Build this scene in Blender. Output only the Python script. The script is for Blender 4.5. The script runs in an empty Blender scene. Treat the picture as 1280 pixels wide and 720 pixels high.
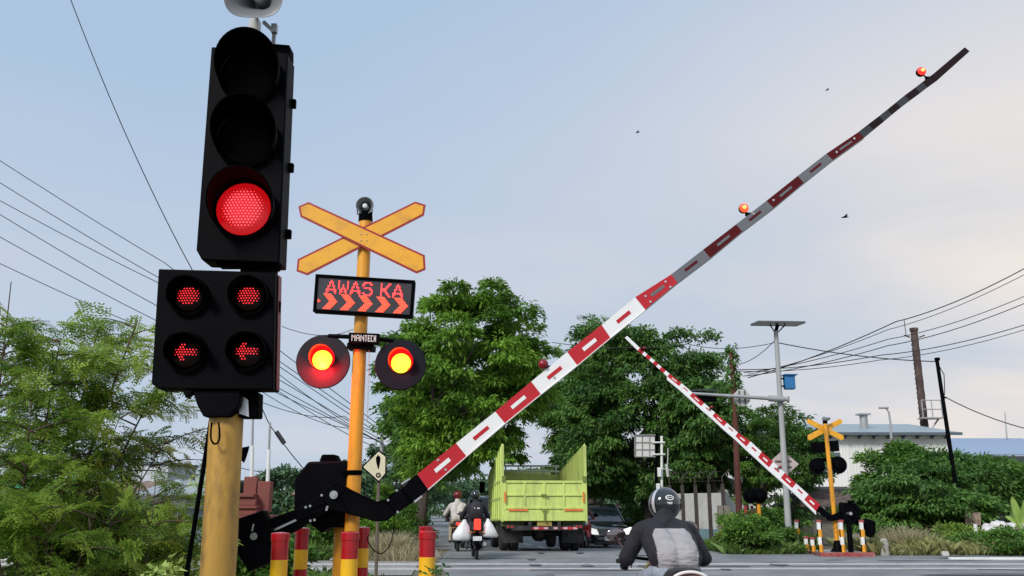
import bpy, math, random
import numpy as np
from mathutils import Vector, Matrix
PI = math.pi
rad = math.radians
sc = bpy.context.scene
COL = sc.collection
random.seed(7)
RNG = np.random.default_rng(11)

# ------------------------------------------------------------------ camera model (used to measure the place from the photograph)
F = 1150.0
PITCH = math.atan((636 - 360) / F)
CAMZ = 1.25
SP, CP = math.sin(PITCH), math.cos(PITCH)


def at(px, py, Y, slope=0.0, X0=0.0):
    """world point seen at photo pixel (px, py) in the upright plane through (X0, Y) that recedes by slope metres per metre of X"""
    u, v = (px - 640) / F, (360 - py) / F
    k = (Y - slope * X0) / (CP - v * SP - slope * u)
    return Vector((u * k, k * (CP - v * SP), CAMZ + k * (SP + v * CP)))


def mpp(py, Y):
    return Y / (CP - (360 - py) / F * SP) / F


def road_z(y):
    pts = [(-60, -.15), (10, -.15), (17, 0), (24, 0.0), (27, .065), (30, .02), (36, -.19), (44, -.26), (400, -.3), (2000, -.3)]
    for (a, za), (b, zb) in zip(pts, pts[1:]):
        if y <= b:
            t = min(1, max(0, (y - a) / (b - a)))
            t = t * t * (3 - 2 * t)
            return za + (zb - za) * t
    return -.3


# ------------------------------------------------------------------ mesh builder
ORG = {}


class MB:
    def __init__(s):
        s.v = []; s.f = []; s.m = []

    def add(s, vs, fs, mat=0):
        b = len(s.v)
        s.v += [Vector(p) for p in vs]
        for f in fs:
            s.f.append(tuple(b + i for i in f)); s.m.append(mat)
        return s

    def box(s, c, d, R=None, mat=0):
        c = Vector(c); h = Vector(d) / 2
        vs = []
        for i in (-1, 1):
            for j in (-1, 1):
                for k in (-1, 1):
                    p = Vector((i * h.x, j * h.y, k * h.z))
                    if R is not None: p = R @ p
                    vs.append(c + p)
        return s.add(vs, [(0, 1, 3, 2), (4, 6, 7, 5), (0, 4, 5, 1), (2, 3, 7, 6), (0, 2, 6, 4), (1, 5, 7, 3)], mat)

    def tube(s, pts, r, n=10, mat=0, cap=True, flat=1.0):
        pts = [Vector(p) for p in pts]
        if not isinstance(r, (list, tuple)): r = [r] * len(pts)
        vs, fs = [], []
        up = None
        for i, p in enumerate(pts):
            a = pts[max(0, i - 1)]; b = pts[min(len(pts) - 1, i + 1)]
            d = (b - a)
            if d.length < 1e-9: d = Vector((0, 0, 1))
            d.normalize()
            if up is None:
                up = Vector((0, 0, 1)) if abs(d.z) < .9 else Vector((1, 0, 0))
            x = d.cross(up)
            if x.length < 1e-6: x = d.orthogonal()
            x.normalize(); y = x.cross(d).normalized(); up = y
            for k in range(n):
                t = 2 * PI * k / n
                vs.append(p + x * math.cos(t) * r[i] + y * math.sin(t) * r[i] * flat)
        for i in range(len(pts) - 1):
            for k in range(n):
                a = i * n + k; b = i * n + (k + 1) % n
                fs.append((a, b, b + n, a + n))
        if cap:
            fs.append(tuple(range(n - 1, -1, -1))); fs.append(tuple(range((len(pts) - 1) * n, len(pts) * n)))
        return s.add(vs, fs, mat)

    def cyl(s, p0, p1, r0, r1=None, n=20, mat=0, cap=True):
        return s.tube([p0, p1], [r0, r0 if r1 is None else r1], n, mat, cap)

    def prism(s, pts, depth, mat=0):
        """pts: world outline; depth: Vector"""
        n = len(pts); pts = [Vector(p) for p in pts]; depth = Vector(depth)
        vs = pts + [p + depth for p in pts]
        fs = [tuple(range(n)), tuple(range(2 * n - 1, n - 1, -1))]
        for i in range(n):
            j = (i + 1) % n
            fs.append((i, i + n, j + n, j))
        return s.add(vs, fs, mat)

    def loft(s, rings, mat=0, cap=True, closed=True):
        n = len(rings[0]); vs = [p for r in rings for p in r]; fs = []
        for i in range(len(rings) - 1):
            for k in range(n if closed else n - 1):
                a = i * n + k; b = i * n + (k + 1) % n
                fs.append((a, b, b + n, a + n))
        if cap:
            fs.append(tuple(range(n - 1, -1, -1))); fs.append(tuple(range((len(rings) - 1) * n, len(rings) * n)))
        return s.add(vs, fs, mat)

    def lathe(s, c, axis, prof, n=28, mat=0, sx=1.0, power=2.0):
        """prof: (radius, distance along axis)"""
        axis = Vector(axis).normalized()
        x = axis.cross(Vector((0, 0, 1)))
        if x.length < 1e-4: x = Vector((1, 0, 0))
        x.normalize(); y = x.cross(axis).normalized()
        rings = []
        for r, z in prof:
            ring = []
            for k in range(n):
                t = 2 * PI * k / n
                ct, st = math.cos(t), math.sin(t)
                if power != 2.0:
                    q = (abs(ct) ** power + abs(st) ** power) ** (-1 / power); ct *= q; st *= q
                ring.append(Vector(c) + axis * z + x * ct * r * sx + y * st * r)
            rings.append(ring)
        return s.loft(rings, mat, cap=True)

    def ball(s, c, r, n=14, mat=0):
        if not isinstance(r, (list, tuple)): r = (r, r, r)
        rings = []
        for i in range(1, n // 2 + 1):
            ph = PI * i / (n // 2 + 1)
            rings.append([Vector((c[0] + r[0] * math.sin(ph) * math.cos(2 * PI * k / n), c[1] + r[1] * math.sin(ph) * math.sin(2 * PI * k / n), c[2] - r[2] * math.cos(ph))) for k in range(n)])
        return s.loft(rings, mat)

    def disc(s, c, nrm, r, n=24, mat=0, th=.004):
        nrm = Vector(nrm).normalized()
        return s.cyl(Vector(c), Vector(c) + nrm * th, r, r, n, mat)

    def build(s, name, mats, parent=None, bevel=0, smooth=35, org=None, seg=1, fixn=True):
        if not isinstance(mats, (list, tuple)): mats = [mats]
        o0 = Vector(org) if org is not None else (ORG.get(parent.name, Vector((0, 0, 0))) if parent else Vector((0, 0, 0)))
        me = bpy.data.meshes.new(name)
        me.from_pydata([tuple(p - o0) for p in s.v], [], s.f)
        for m in mats: me.materials.append(m)
        me.polygons.foreach_set('material_index', s.m)
        if fixn:
            import bmesh
            bm = bmesh.new(); bm.from_mesh(me); bmesh.ops.recalc_face_normals(bm, faces=bm.faces); bm.to_mesh(me); bm.free()
        if smooth:
            me.polygons.foreach_set('use_smooth', [True] * len(me.polygons))
            me.set_sharp_from_angle(angle=rad(smooth))
        me.update()
        o = bpy.data.objects.new(name, me); COL.objects.link(o)
        if parent:
            o.parent = parent; ORG[o.name] = o0
        else:
            o.location = o0; ORG[o.name] = o0
        if bevel:
            b = o.modifiers.new('bevel', 'BEVEL'); b.width = bevel; b.segments = seg; b.limit_method = 'ANGLE'; b.angle_limit = rad(40); b.harden_normals = False
        return o


def np_mesh(name, V, Fq, mats, rnd=None, parent=None, org=None, mi=None, smooth=False):
    me = bpy.data.meshes.new(name)
    o0 = np.array(org if org is not None else (tuple(ORG[parent.name]) if parent else (0, 0, 0)), dtype=np.float32)
    V = np.asarray(V, np.float32) - o0
    Fq = np.asarray(Fq, np.int32)
    k = Fq.shape[1]
    me.vertices.add(len(V)); me.vertices.foreach_set('co', V.ravel())
    me.loops.add(Fq.size); me.loops.foreach_set('vertex_index', Fq.ravel())
    me.polygons.add(len(Fq)); me.polygons.foreach_set('loop_start', np.arange(0, Fq.size, k, dtype=np.int32))
    if not isinstance(mats, (list, tuple)): mats = [mats]
    for m in mats: me.materials.append(m)
    if mi is not None: me.polygons.foreach_set('material_index', np.asarray(mi, np.int32))
    if rnd is not None:
        a = me.attributes.new('rnd', 'FLOAT', 'FACE'); a.data.foreach_set('value', np.asarray(rnd, np.float32))
    me.update(calc_edges=True)
    if smooth: me.polygons.foreach_set('use_smooth', np.ones(len(Fq), bool))
    o = bpy.data.objects.new(name, me); COL.objects.link(o)
    if parent:
        o.parent = parent; ORG[o.name] = Vector(o0.tolist())
    else:
        o.location = o0.tolist(); ORG[o.name] = Vector(o0.tolist())
    return o


def tag(o, label=None, cat=None, group=None, kind=None):
    if label: o['label'] = label
    if cat: o['category'] = cat
    if group: o['group'] = group
    if kind: o['kind'] = kind
    return o


def thing(name, label, cat, loc=(0, 0, 0), group=None):
    o = bpy.data.objects.new(name, None); COL.objects.link(o)
    o.location = loc; o.empty_display_size = .2
    ORG[o.name] = Vector(loc)
    return tag(o, label, cat, group)


def dup(o, parent=None):
    c = o.copy(); COL.objects.link(c); c.parent = parent
    for ch in list(o.children): dup(ch, c)
    return c


def place(o, loc, rotz=0, label=None, rx=0, s=1):
    o.location = loc; o.rotation_euler = (rx, 0, rotz); o.scale = (s, s, s)
    if label: o['label'] = label
    return o


# ------------------------------------------------------------------ materials
MATS = {}


def mat(name, col, rough=.6, metal=0, var=.12, scale=6, bump=0, bscale=40, spec=.5, dirt=None, dirt_amt=0, dirt_scale=3, coat=0, stretch=None, emit=None, estr=0):
    if name in MATS: return MATS[name]
    m = bpy.data.materials.new(name); m.use_nodes = True
    nt = m.node_tree; N = nt.nodes; L = nt.links
    b = N['Principled BSDF']
    b.inputs['Roughness'].default_value = rough; b.inputs['Metallic'].default_value = metal
    b.inputs['Specular IOR Level'].default_value = spec
    b.inputs['Coat Weight'].default_value = coat
    tc = N.new('ShaderNodeTexCoord'); mp = N.new('ShaderNodeMapping')
    L.new(tc.outputs['Object'], mp.inputs['Vector'])
    if stretch: mp.inputs['Scale'].default_value = stretch
    nz = N.new('ShaderNodeTexNoise'); nz.inputs['Scale'].default_value = scale; nz.inputs['Detail'].default_value = 6
    L.new(mp.outputs[0], nz.inputs['Vector'])
    cr = N.new('ShaderNodeValToRGB')
    cr.color_ramp.elements[0].position = .3; cr.color_ramp.elements[1].position = .7
    cr.color_ramp.elements[0].color = (*[max(0, c * (1 - var)) for c in col], 1)
    cr.color_ramp.elements[1].color = (*[min(1, c * (1 + var)) for c in col], 1)
    L.new(nz.outputs[0], cr.inputs[0])
    out = cr.outputs[0]
    if dirt is not None:
        n2 = N.new('ShaderNodeTexNoise'); n2.inputs['Scale'].default_value = dirt_scale; n2.inputs['Detail'].default_value = 9; n2.inputs['Roughness'].default_value = .65
        L.new(mp.outputs[0], n2.inputs['Vector'])
        r2 = N.new('ShaderNodeValToRGB'); r2.color_ramp.elements[0].position = .48; r2.color_ramp.elements[1].position = .72
        r2.color_ramp.elements[1].color = (dirt_amt,) * 3 + (1,)
        L.new(n2.outputs[0], r2.inputs[0])
        mx = N.new('ShaderNodeMix'); mx.data_type = 'RGBA'
        L.new(r2.outputs[0], mx.inputs[0]); L.new(out, mx.inputs[6]); mx.inputs[7].default_value = (*dirt, 1)
        out = mx.outputs[2]
    L.new(out, b.inputs['Base Color'])
    if bump:
        n3 = N.new('ShaderNodeTexNoise'); n3.inputs['Scale'].default_value = bscale; n3.inputs['Detail'].default_value = 5
        L.new(mp.outputs[0], n3.inputs['Vector'])
        bp = N.new('ShaderNodeBump'); bp.inputs['Strength'].default_value = bump; bp.inputs['Distance'].default_value = .02
        L.new(n3.outputs[0], bp.inputs['Height']); L.new(bp.outputs[0], b.inputs['Normal'])
    if emit:
        b.inputs['Emission Color'].default_value = (*emit, 1); b.inputs['Emission Strength'].default_value = estr
    MATS[name] = m
    return m


def leafmat(name, dark, light, trans=.3, rough=.5):
    if name in MATS: return MATS[name]
    m = bpy.data.materials.new(name); m.use_nodes = True
    nt = m.node_tree; N = nt.nodes; L = nt.links
    b = N['Principled BSDF']; b.inputs['Roughness'].default_value = rough; b.inputs['Specular IOR Level'].default_value = .3
    a = N.new('ShaderNodeAttribute'); a.attribute_name = 'rnd'
    cr = N.new('ShaderNodeValToRGB')
    cr.color_ramp.elements[0].color = (*dark, 1); cr.color_ramp.elements[1].color = (*light, 1)
    L.new(a.outputs['Fac'], cr.inputs[0]); L.new(cr.outputs[0], b.inputs['Base Color'])
    t = N.new('ShaderNodeBsdfTranslucent'); L.new(cr.outputs[0], t.inputs['Color'])
    mx = N.new('ShaderNodeMixShader'); mx.inputs[0].default_value = trans
    L.new(b.outputs[0], mx.inputs[1]); L.new(t.outputs[0], mx.inputs[2])
    L.new(mx.outputs[0], N['Material Output'].inputs['Surface'])
    MATS[name] = m
    return m


def emis(name, col, st, base=(.02, .02, .02)):
    return mat(name, base, rough=.35, var=0, emit=col, estr=st)


BLACK = mat('black_paint', (.0009, .0011, .0022), rough=.55, var=.35, scale=5, spec=.05, dirt=(.005, .005, .006), dirt_amt=.35, dirt_scale=4, bump=.05)
BLACK2 = mat('black_matt_paint', (.0007, .0008, .0014), rough=.75, var=.3, scale=8, spec=.03)
RUBBER = mat('black_rubber', (.015, .015, .016), rough=.85, var=.3, dirt=(.1, .09, .08), dirt_amt=.5, dirt_scale=9)
YPOLE = mat('old_yellow_paint', (.47, .265, .045), rough=.5, var=.14, scale=4, dirt=(.10, .06, .025), dirt_amt=.95, dirt_scale=8, stretch=(1, 1, .3), bump=.1, bscale=60)
YPOLE2 = mat('orange_yellow_paint', (.76, .33, .02), rough=.4, var=.12, scale=4, dirt=(.26, .11, .02), dirt_amt=.8, dirt_scale=9, stretch=(1, 1, .22), bump=.12, bscale=50)
YSIGN = mat('yellow_reflective_sheet', (.80, .38, .02), rough=.38, var=.05, scale=5, dirt=(.42, .2, .05), dirt_amt=.6, dirt_scale=8)
REDB = mat('dark_red_border', (.32, .008, .012), rough=.4)
YBOL = mat('bollard_yellow', (.85, .47, .015), rough=.35, var=.06, dirt=(.35, .22, .06), dirt_amt=.4, dirt_scale=14)
RBOL = mat('bollard_red', (.42, .006, .014), rough=.25, var=.1, coat=.3, dirt=(.2, .03, .02), dirt_amt=.4, dirt_scale=14)
BOOMR = mat('boom_red', (.50, .01, .02), rough=.32, var=.08, dirt=(.22, .02, .02), dirt_amt=.3, dirt_scale=6)
BOOMW = mat('boom_white', (.83, .83, .83), rough=.35, var=.03, dirt=(.5, .5, .5), dirt_amt=.35, dirt_scale=6)
BOOMG = mat('boom_white_shaded', (.15, .16, .175), rough=.5, spec=.2, var=.1, dirt=(.1, .1, .1), dirt_amt=.4, dirt_scale=6)  # white of the upper boom, backlit dimness put into the colour
BOOMDR = mat('boom_red_shaded', (.085, .004, .006), rough=.5, spec=.2, var=.15)  # red of the upper boom with the same dimness painted in
BOOMDG = mat('boom_tip_white_shaded', (.045, .05, .06), rough=.5, spec=.2, var=.15)  # white at the boom tip, backlit darkness painted in deeper
BOOMDD = mat('boom_tip_red_shaded', (.014, .005, .006), rough=.5, spec=.2, var=.2)  # red at the boom tip, backlit darkness painted in deeper
ALU = mat('bare_aluminium', (.55, .55, .56), rough=.35, metal=.7, var=.1)
STEEL = mat('bolt_steel', (.6, .6, .6), rough=.25, metal=.9)
GALV = mat('galvanised_steel', (.36, .37, .38), rough=.5, metal=.3, var=.12, dirt=(.2, .19, .17), dirt_amt=.5, stretch=(1, 1, .3))
WHITEP = mat('white_paint', (.72, .72, .70), rough=.5, var=.06, dirt=(.4, .38, .34), dirt_amt=.4)
LEDR = emis('led_red', (1, .035, .035), 1.9)
LEDO = emis('led_orange_red', (1, .075, .02), 1.25)
# ------------------------------------------------------------------ camera, light, sky
cam = bpy.data.objects.new('camera', bpy.data.cameras.new('camera')); COL.objects.link(cam)
cam.data.sensor_width = 36; cam.data.lens = 36 * F / 1280
cam.data.clip_start = .05; cam.data.clip_end = 6000
cam.location = (0, 0, CAMZ); cam.rotation_euler = (PI / 2 + PITCH, 0, 0)
sc.camera = cam
SUN_EL, SUN_AZ = rad(38), rad(215)      # azimuth clockwise from the view direction (+Y)
S = Vector((math.sin(SUN_AZ) * math.cos(SUN_EL), math.cos(SUN_AZ) * math.cos(SUN_EL), math.sin(SUN_EL)))
sl = bpy.data.lights.new('sun', 'SUN'); sl.energy = 2.3; sl.angle = rad(14); sl.color = (1, .95, .88)
so = bpy.data.objects.new('sun', sl); COL.objects.link(so); so.rotation_euler = (-S).to_track_quat('-Z', 'Y').to_euler(); so.location = (0, 0, 40)
w = bpy.data.worlds.new('World'); sc.world = w; w.use_nodes = True
nt = w.node_tree; N = nt.nodes; L = nt.links
bg = N['Background']; bg.inputs['Strength'].default_value = .1
sky = N.new('ShaderNodeTexSky'); sky.sky_type = 'NISHITA'; sky.sun_disc = False
sky.sun_elevation = SUN_EL; sky.sun_rotation = SUN_AZ; sky.dust_density = 1.5; sky.air_density = 1.0; sky.ozone_density = 2
tc = N.new('ShaderNodeTexCoord')


def mth(op, a, b=None, clamp=False):
    n = N.new('ShaderNodeMath'); n.operation = op; n.use_clamp = clamp
    for i, x in enumerate((a, b)):
        if x is None: continue
        if isinstance(x, (int, float)): n.inputs[i].default_value = x
        else: L.new(x, n.inputs[i])
    return n.outputs[0]


def mixc(f, a, b):
    n = N.new('ShaderNodeMix'); n.data_type = 'RGBA'
    for i, x in ((0, f), (6, a), (7, b)):
        if isinstance(x, (int, float)): n.inputs[i].default_value = x
        elif isinstance(x, tuple): n.inputs[i].default_value = (*x, 1)
        else: L.new(x, n.inputs[i])
    return n.outputs[2]


def ramp(x, a, b, smooth=True):
    n = N.new('ShaderNodeMapRange'); n.interpolation_type = 'SMOOTHSTEP' if smooth else 'LINEAR'
    L.new(x, n.inputs[0]); n.inputs[1].default_value = a; n.inputs[2].default_value = b
    return n.outputs[0]


sep = N.new('ShaderNodeSeparateXYZ'); L.new(tc.outputs['Generated'], sep.inputs[0])
dx, dy, dz = sep.outputs
# cloud sheet: noise on a plane far overhead, so streaks flatten towards the horizon
iz = mth('DIVIDE', 1.0, mth('ADD', mth('MAXIMUM', dz, 0.0), .12))
cmb = N.new('ShaderNodeCombineXYZ'); L.new(mth('MULTIPLY', dx, iz), cmb.inputs[0]); L.new(mth('MULTIPLY', dy, iz), cmb.inputs[1])
n1 = N.new('ShaderNodeTexNoise'); n1.inputs['Scale'].default_value = .55; n1.inputs['Detail'].default_value = 4; n1.inputs['Roughness'].default_value = .45; n1.inputs['Distortion'].default_value = .3
L.new(cmb.outputs[0], n1.inputs['Vector'])
mp2 = N.new('ShaderNodeMapping'); mp2.inputs['Scale'].default_value = (.34, .62, 1); mp2.inputs['Location'].default_value = (3.1, 1.7, 0); L.new(cmb.outputs[0], mp2.inputs[0])
n2 = N.new('ShaderNodeTexNoise'); n2.inputs['Scale'].default_value = 1.1; n2.inputs['Detail'].default_value = 5; n2.inputs['Roughness'].default_value = .5; n2.inputs['Distortion'].default_value = .5
L.new(mp2.outputs[0], n2.inputs['Vector'])
# thin veil: grows towards the horizon and to the right
veil = mth('ADD', mth('MULTIPLY', ramp(dx, -.35, .55), .45), mth('MULTIPLY', mth('SUBTRACT', 1.0, ramp(dz, .12, .68)), .68), True)
veil = mth('ADD', veil, mth('MULTIPLY', mth('SUBTRACT', n1.outputs[0], .5), .7), True)
veil = mth('MAXIMUM', veil, .25)
K = 10.0
warm = mixc(mth('MULTIPLY', ramp(dx, .0, .5), ramp(dz, .66, .30)), (.53 * K, .53 * K, .57 * K), (.71 * K, .64 * K, .585 * K))
warm = mixc(mth('MULTIPLY', mth('MULTIPLY', ramp(dz, .44, .22), ramp(n2.outputs[0], .32, .62)), .9), warm, (.42 * K, .475 * K, .555 * K))
blue = mixc(.80, sky.outputs[0], (.285 * K, .445 * K, .64 * K))
fin = mixc(veil, blue, warm)
# behind and above the camera the overcast is brighter, as an overcast zenith is
fin2 = N.new('ShaderNodeMix'); fin2.data_type = 'RGBA'; fin2.blend_type = 'MULTIPLY'; fin2.inputs[0].default_value = 1
L.new(fin, fin2.inputs[6]); zen = mth('ADD', 1.0, mth('MULTIPLY', ramp(dz, .62, .95), .5)); L.new(zen, fin2.inputs[7])
L.new(fin2.outputs[2], bg.inputs['Color'])
sc.view_settings.view_transform = 'Standard'; sc.view_settings.look = 'None'; sc.view_settings.gamma = 1
sc.view_settings.exposure = .38
sc.cycles.max_bounces = 6; sc.cycles.diffuse_bounces = 3; sc.cycles.transparent_max_bounces = 8
sc.cycles.use_denoising = True
sc.cycles.sample_clamp_indirect = 4

# ------------------------------------------------------------------ ground, road, rails
def road_c(y):      # road centre line beyond the crossing
    return 2.35 - .105 * (y - 25)


def sheet(name, xs_fn, ys, m, dz=0.0, nx=2, jitter=0):
    mb = MB(); n = nx
    vs = []; fs = []
    for y in ys:
        x0, x1 = xs_fn(y)
        for k in range(n):
            x = x0 + (x1 - x0) * k / (n - 1)
            vs.append((x, y, road_z(y) + dz))
    for i in range(len(ys) - 1):
        for k in range(n - 1):
            a = i * n + k; fs.append((a, a + 1, a + n + 1, a + n))
    mb.add(vs, fs)
    return tag(mb.build(name, m, smooth=60, fixn=False), kind='structure')


YS = [-40, -10, 0, 5] + [10 + .5 * i for i in range(75)] + [50, 60, 80, 120, 200, 400, 900, 3000]
GROUND = mat('earth_ground', (.13, .115, .075), rough=.95, var=.35, scale=.8, bump=.5, bscale=5, dirt=(.06, .085, .03), dirt_amt=.8, dirt_scale=.6)
ASPH = mat('worn_asphalt', (.175, .182, .19), rough=.85, var=.2, scale=.9, bump=.5, bscale=70, dirt=(.30, .30, .30), dirt_amt=.7, dirt_scale=.45)
CONC = mat('concrete', (.34, .335, .32), rough=.85, var=.15, scale=2, dirt=(.16, .15, .13), dirt_amt=.6, dirt_scale=2, bump=.2)
sheet('ground', lambda y: (-1500 if y > 60 else -300, 1500 if y > 60 else 300), YS, GROUND, -.02)
hw = lambda y: 4.3 if y > 30 else 4.3 + (30 - y) * .35
sheet('road', lambda y: (max(road_c(y) - 4.3, -1.85) if y < 30 else road_c(y) - 4.3, road_c(y) + (4.3 if y > 34 else 4.3 + min(30, (34 - y) ** 1.9 * .35))), [-5, 0, 5] + [10 + .5 * i for i in range(75)] + [50, 60, 80, 120, 200], ASPH, 0, 12)
# lighter concrete apron across the rails
ms = mat('road_marking', (.66, .66, .64), rough=.7, var=.1, dirt=(.2, .2, .2), dirt_amt=.75, dirt_scale=3)
mk = MB()
for y0 in (31, 35.5, 40, 46, 52):
    for a, b in ((y0, y0 + 2.2),):
        w_ = .07
        mk.add([(road_c(a) - w_, a, road_z(a) + .006), (road_c(a) + w_, a, road_z(a) + .006), (road_c(b) + w_, b, road_z(b) + .006), (road_c(b) - w_, b, road_z(b) + .006)], [(0, 1, 2, 3)])
tag(mk.build('road_markings', ms, fixn=False), kind='structure')
RAIL = mat('polished_rail', (.60, .61, .63), rough=.35, metal=.3, var=.08, dirt=(.3, .28, .25), dirt_amt=.4, dirt_scale=1)
RAILS = mat('groove_concrete', (.22, .215, .21), rough=.85)
GRAV = mat('track_ballast', (.25, .235, .21), rough=.95, var=.4, scale=14, bump=.9, bscale=16)
bl = MB(); bl.add([(-60, 18.6, .0), (-1.95, 18.6, .0), (-2.25, 23.6, .0), (-60, 23.6, .0)], [(0, 1, 2, 3)])
bl.add([(22, 18.6, .004), (90, 18.6, .004), (90, 23.8, .004), (22, 23.8, .004)], [(0, 1, 2, 3)])
tag(bl.build('ballast', GRAV, fixn=False), kind='structure')
for i, y in enumerate((20.35, 22.0)):
    r = MB()
    prof = [(-.036, .020), (.036, .020), (.036, .0), (.03, -.02), (.012, -.1), (-.012, -.1), (-.034, -.055), (-.036, .0)]
    z = .014
    a = [Vector((-60, y + p, z + q)) for p, q in prof]; b = [Vector((90, y + p, z + q)) for p, q in prof]
    r.loft([a, b]); 
    # flange groove strip beside the rail
    g = MB(); g.add([(-1.8, y - .12, .007), (30, y - .12, .007), (30, y - .05, .007), (-1.8, y - .05, .007)], [(0, 1, 2, 3)])
    ro = r.build('rail', RAIL, smooth=0); tag(ro, ['steel rail of the crossing nearer to the grey jacketed rider', 'steel rail of the crossing nearer to the green truck'][i], 'rail', 'rails across the road')
    go = g.build('flange_groove', RAILS, parent=ro, fixn=False)
# asphalt patches / cracks
pa = MB()
rr = random.Random(3)
for i in range(26):
    cx, cy = rr.uniform(-1.5, 15), rr.uniform(17.5, 27); n = 9; R = rr.uniform(.15, .7)
    pa.add([(cx + R * rr.uniform(.7, 1.3) * math.cos(2 * PI * k / n) * 2.2, cy + R * .5 * rr.uniform(.6, 1.3) * math.sin(2 * PI * k / n), road_z(cy) + .004 + .0004 * i) for k in range(n)], [tuple(range(n))], i % 2)
tag(pa.build('asphalt_patches', [mat('patch_dark', (.09, .09, .095), rough=.9, bump=.3), mat('patch_light', (.23, .23, .225), rough=.85, bump=.3)], fixn=False, smooth=0), kind='structure')
st = MB(); rr = random.Random(12)
for i in range(12):      # oil drips and rubber marks along the lanes
    cx, cy = rr.choice((.6, 1.6, 3.2, 4.4, 6)) + rr.uniform(-.3, .3), rr.uniform(17.5, 31); n = 10; R = rr.uniform(.06, .22)
    st.add([(cx + R * rr.uniform(.6, 1.3) * math.cos(2 * PI * k / n), cy + R * rr.uniform(2, 5) * math.sin(2 * PI * k / n), road_z(cy) + .016 + .0004 * i) for k in range(n)], [tuple(range(n))])
tag(st.build('oil_stains', mat('oil_stain', (.115, .117, .122), rough=.7), fixn=False, smooth=0), kind='structure')
# gravel shoulder on the left and sandy one on the right
SH = mat('sandy_shoulder', (.27, .25, .215), rough=.95, var=.25, scale=3, bump=.6, bscale=20, dirt=(.12, .12, .08), dirt_amt=.7, dirt_scale=1)
sheet('shoulder', lambda y: (road_c(y) - 5.6, road_c(y) - 4.2), [23.7, 25, 27, 30, 34, 40, 50, 70, 100, 150], SH, -.008, 3)
sheet('shoulder', lambda y: (road_c(y) + 4.1, road_c(y) + 5.2 + (40 - y) * .35), [24.5, 26, 27, 28, 30, 32, 36, 40], SH, -.008, 3)
# ------------------------------------------------------------------ near traffic signal
def quadpts(pts, Y, slope=0, X0=0): return [at(px, py, Y, slope, X0) for px, py in pts]


def hood(mb, c, r, L0, a0=-40, a1=220, th=.006, n=26, low=.35, mat=0, dirv=Vector((0, -1, 0)), taper=1.0):
    """open-bottomed signal visor: an arc shell around the lens axis, longer above than below"""
    x = Vector((1, 0, 0)); z = Vector((0, 0, 1))
    if abs(dirv.x) > 1e-3 or abs(dirv.z) > 1e-3:
        x = dirv.cross(z).normalized() * (-1 if dirv.y < 0 else 1)
        if x.x < 0: x = -x
        z = x.cross(dirv).normalized()
        if z.z < 0: z = -z
    vs = []
    for k in range(n + 1):
        t = rad(a0 + (a1 - a0) * k / n)
        rad_ = x * math.cos(t) + z * math.sin(t)
        s_ = (math.sin(t) + 1) / 2
        Lk = L0 * (low + (1 - low) * s_ ** .8)
        for rr_, dd in ((r, 0), (r * taper, Lk), (r * taper + th, Lk), (r + th, 0)):
            vs.append(Vector(c) + rad_ * rr_ + dirv * dd)
    fs = []
    for k in range(n):
        for j in range(4):
            a = k * 4 + j; b = k * 4 + (j + 1) % 4
            fs.append((a, b, b + 4, a + 4))
    fs.append((0, 1, 2, 3)); fs.append((n * 4, n * 4 + 3, n * 4 + 2, n * 4 + 1))
    return mb.add(vs, fs, mat)


YT = 4.6
base = at(266, 900, YT)
tl = thing('traffic_light', 'tall black traffic signal with one large round red light above four small red lamps', 'traffic light', (at(262, 900, YT).x, YT + .12, road_z(4.6)))
p = MB()
ptop = at(284.5, 500, YT + .12); pbot = at(262, 900, YT + .12)
d = (ptop - pbot); tt = (-.15 - pbot.z) / d.z
pbot = pbot + d * tt
p.cyl(pbot, ptop, .087, .084, 36)
p.build('pole', YPOLE, tl)
p = MB(); p.cyl(pbot + Vector((0, 0, 0)), pbot + Vector((0, 0, .02)), .2, .2, 8)
for k in range(4): p.cyl(pbot + Vector((.15 * math.cos(k * PI / 2 + .78), .15 * math.sin(k * PI / 2 + .78), .02)), pbot + Vector((.15 * math.cos(k * PI / 2 + .78), .15 * math.sin(k * PI / 2 + .78), .06)), .015, .015, 6)
p.build('base_plate', GALV, tl)
# upper three-aspect head
p = MB()
out = quadpts([(264, 58), (360, 66), (349, 329), (252, 325), (245, 312)], YT)
p.prism(out, (0, .16, 0))
p.build('signal_housing', BLACK, tl, bevel=.008, seg=2)
p = MB()
p.prism(quadpts([(300, 320), (343, 322), (341, 345), (300, 343)], YT + .05), (0, .1, 0))
MB().prism(quadpts([(338, 54), (362, 56), (362, 70), (338, 70)], YT + .04), (0, .1, 0)).build('top_flange', BLACK2, tl, bevel=.004)
for (a, b) in (((270, 318), (296, 331)), ((322, 323), (345, 334))):
    MB().prism(quadpts([a, (b[0], a[1]), b, (a[0], b[1])], YT + .03), (0, .1, 0)).build('mounting_bracket', BLACK2, tl, bevel=.004)
p.build('mounting_neck', BLACK2, tl, bevel=.004)
for (px, py) in ((369, 130), (366, 210), (363, 293)):
    c = at(px - 3, py, YT + .13); p = MB(); p.box(c, (.035, .03, .05)); p.build('latch', BLACK2, tl, bevel=.003)
LENSOFF = mat('dark_lens', (.003, .003, .003), rough=.5, spec=.05, var=.1)
GREYR = mat('dark_grey_rim', (.03, .035, .04), rough=.5)


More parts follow.
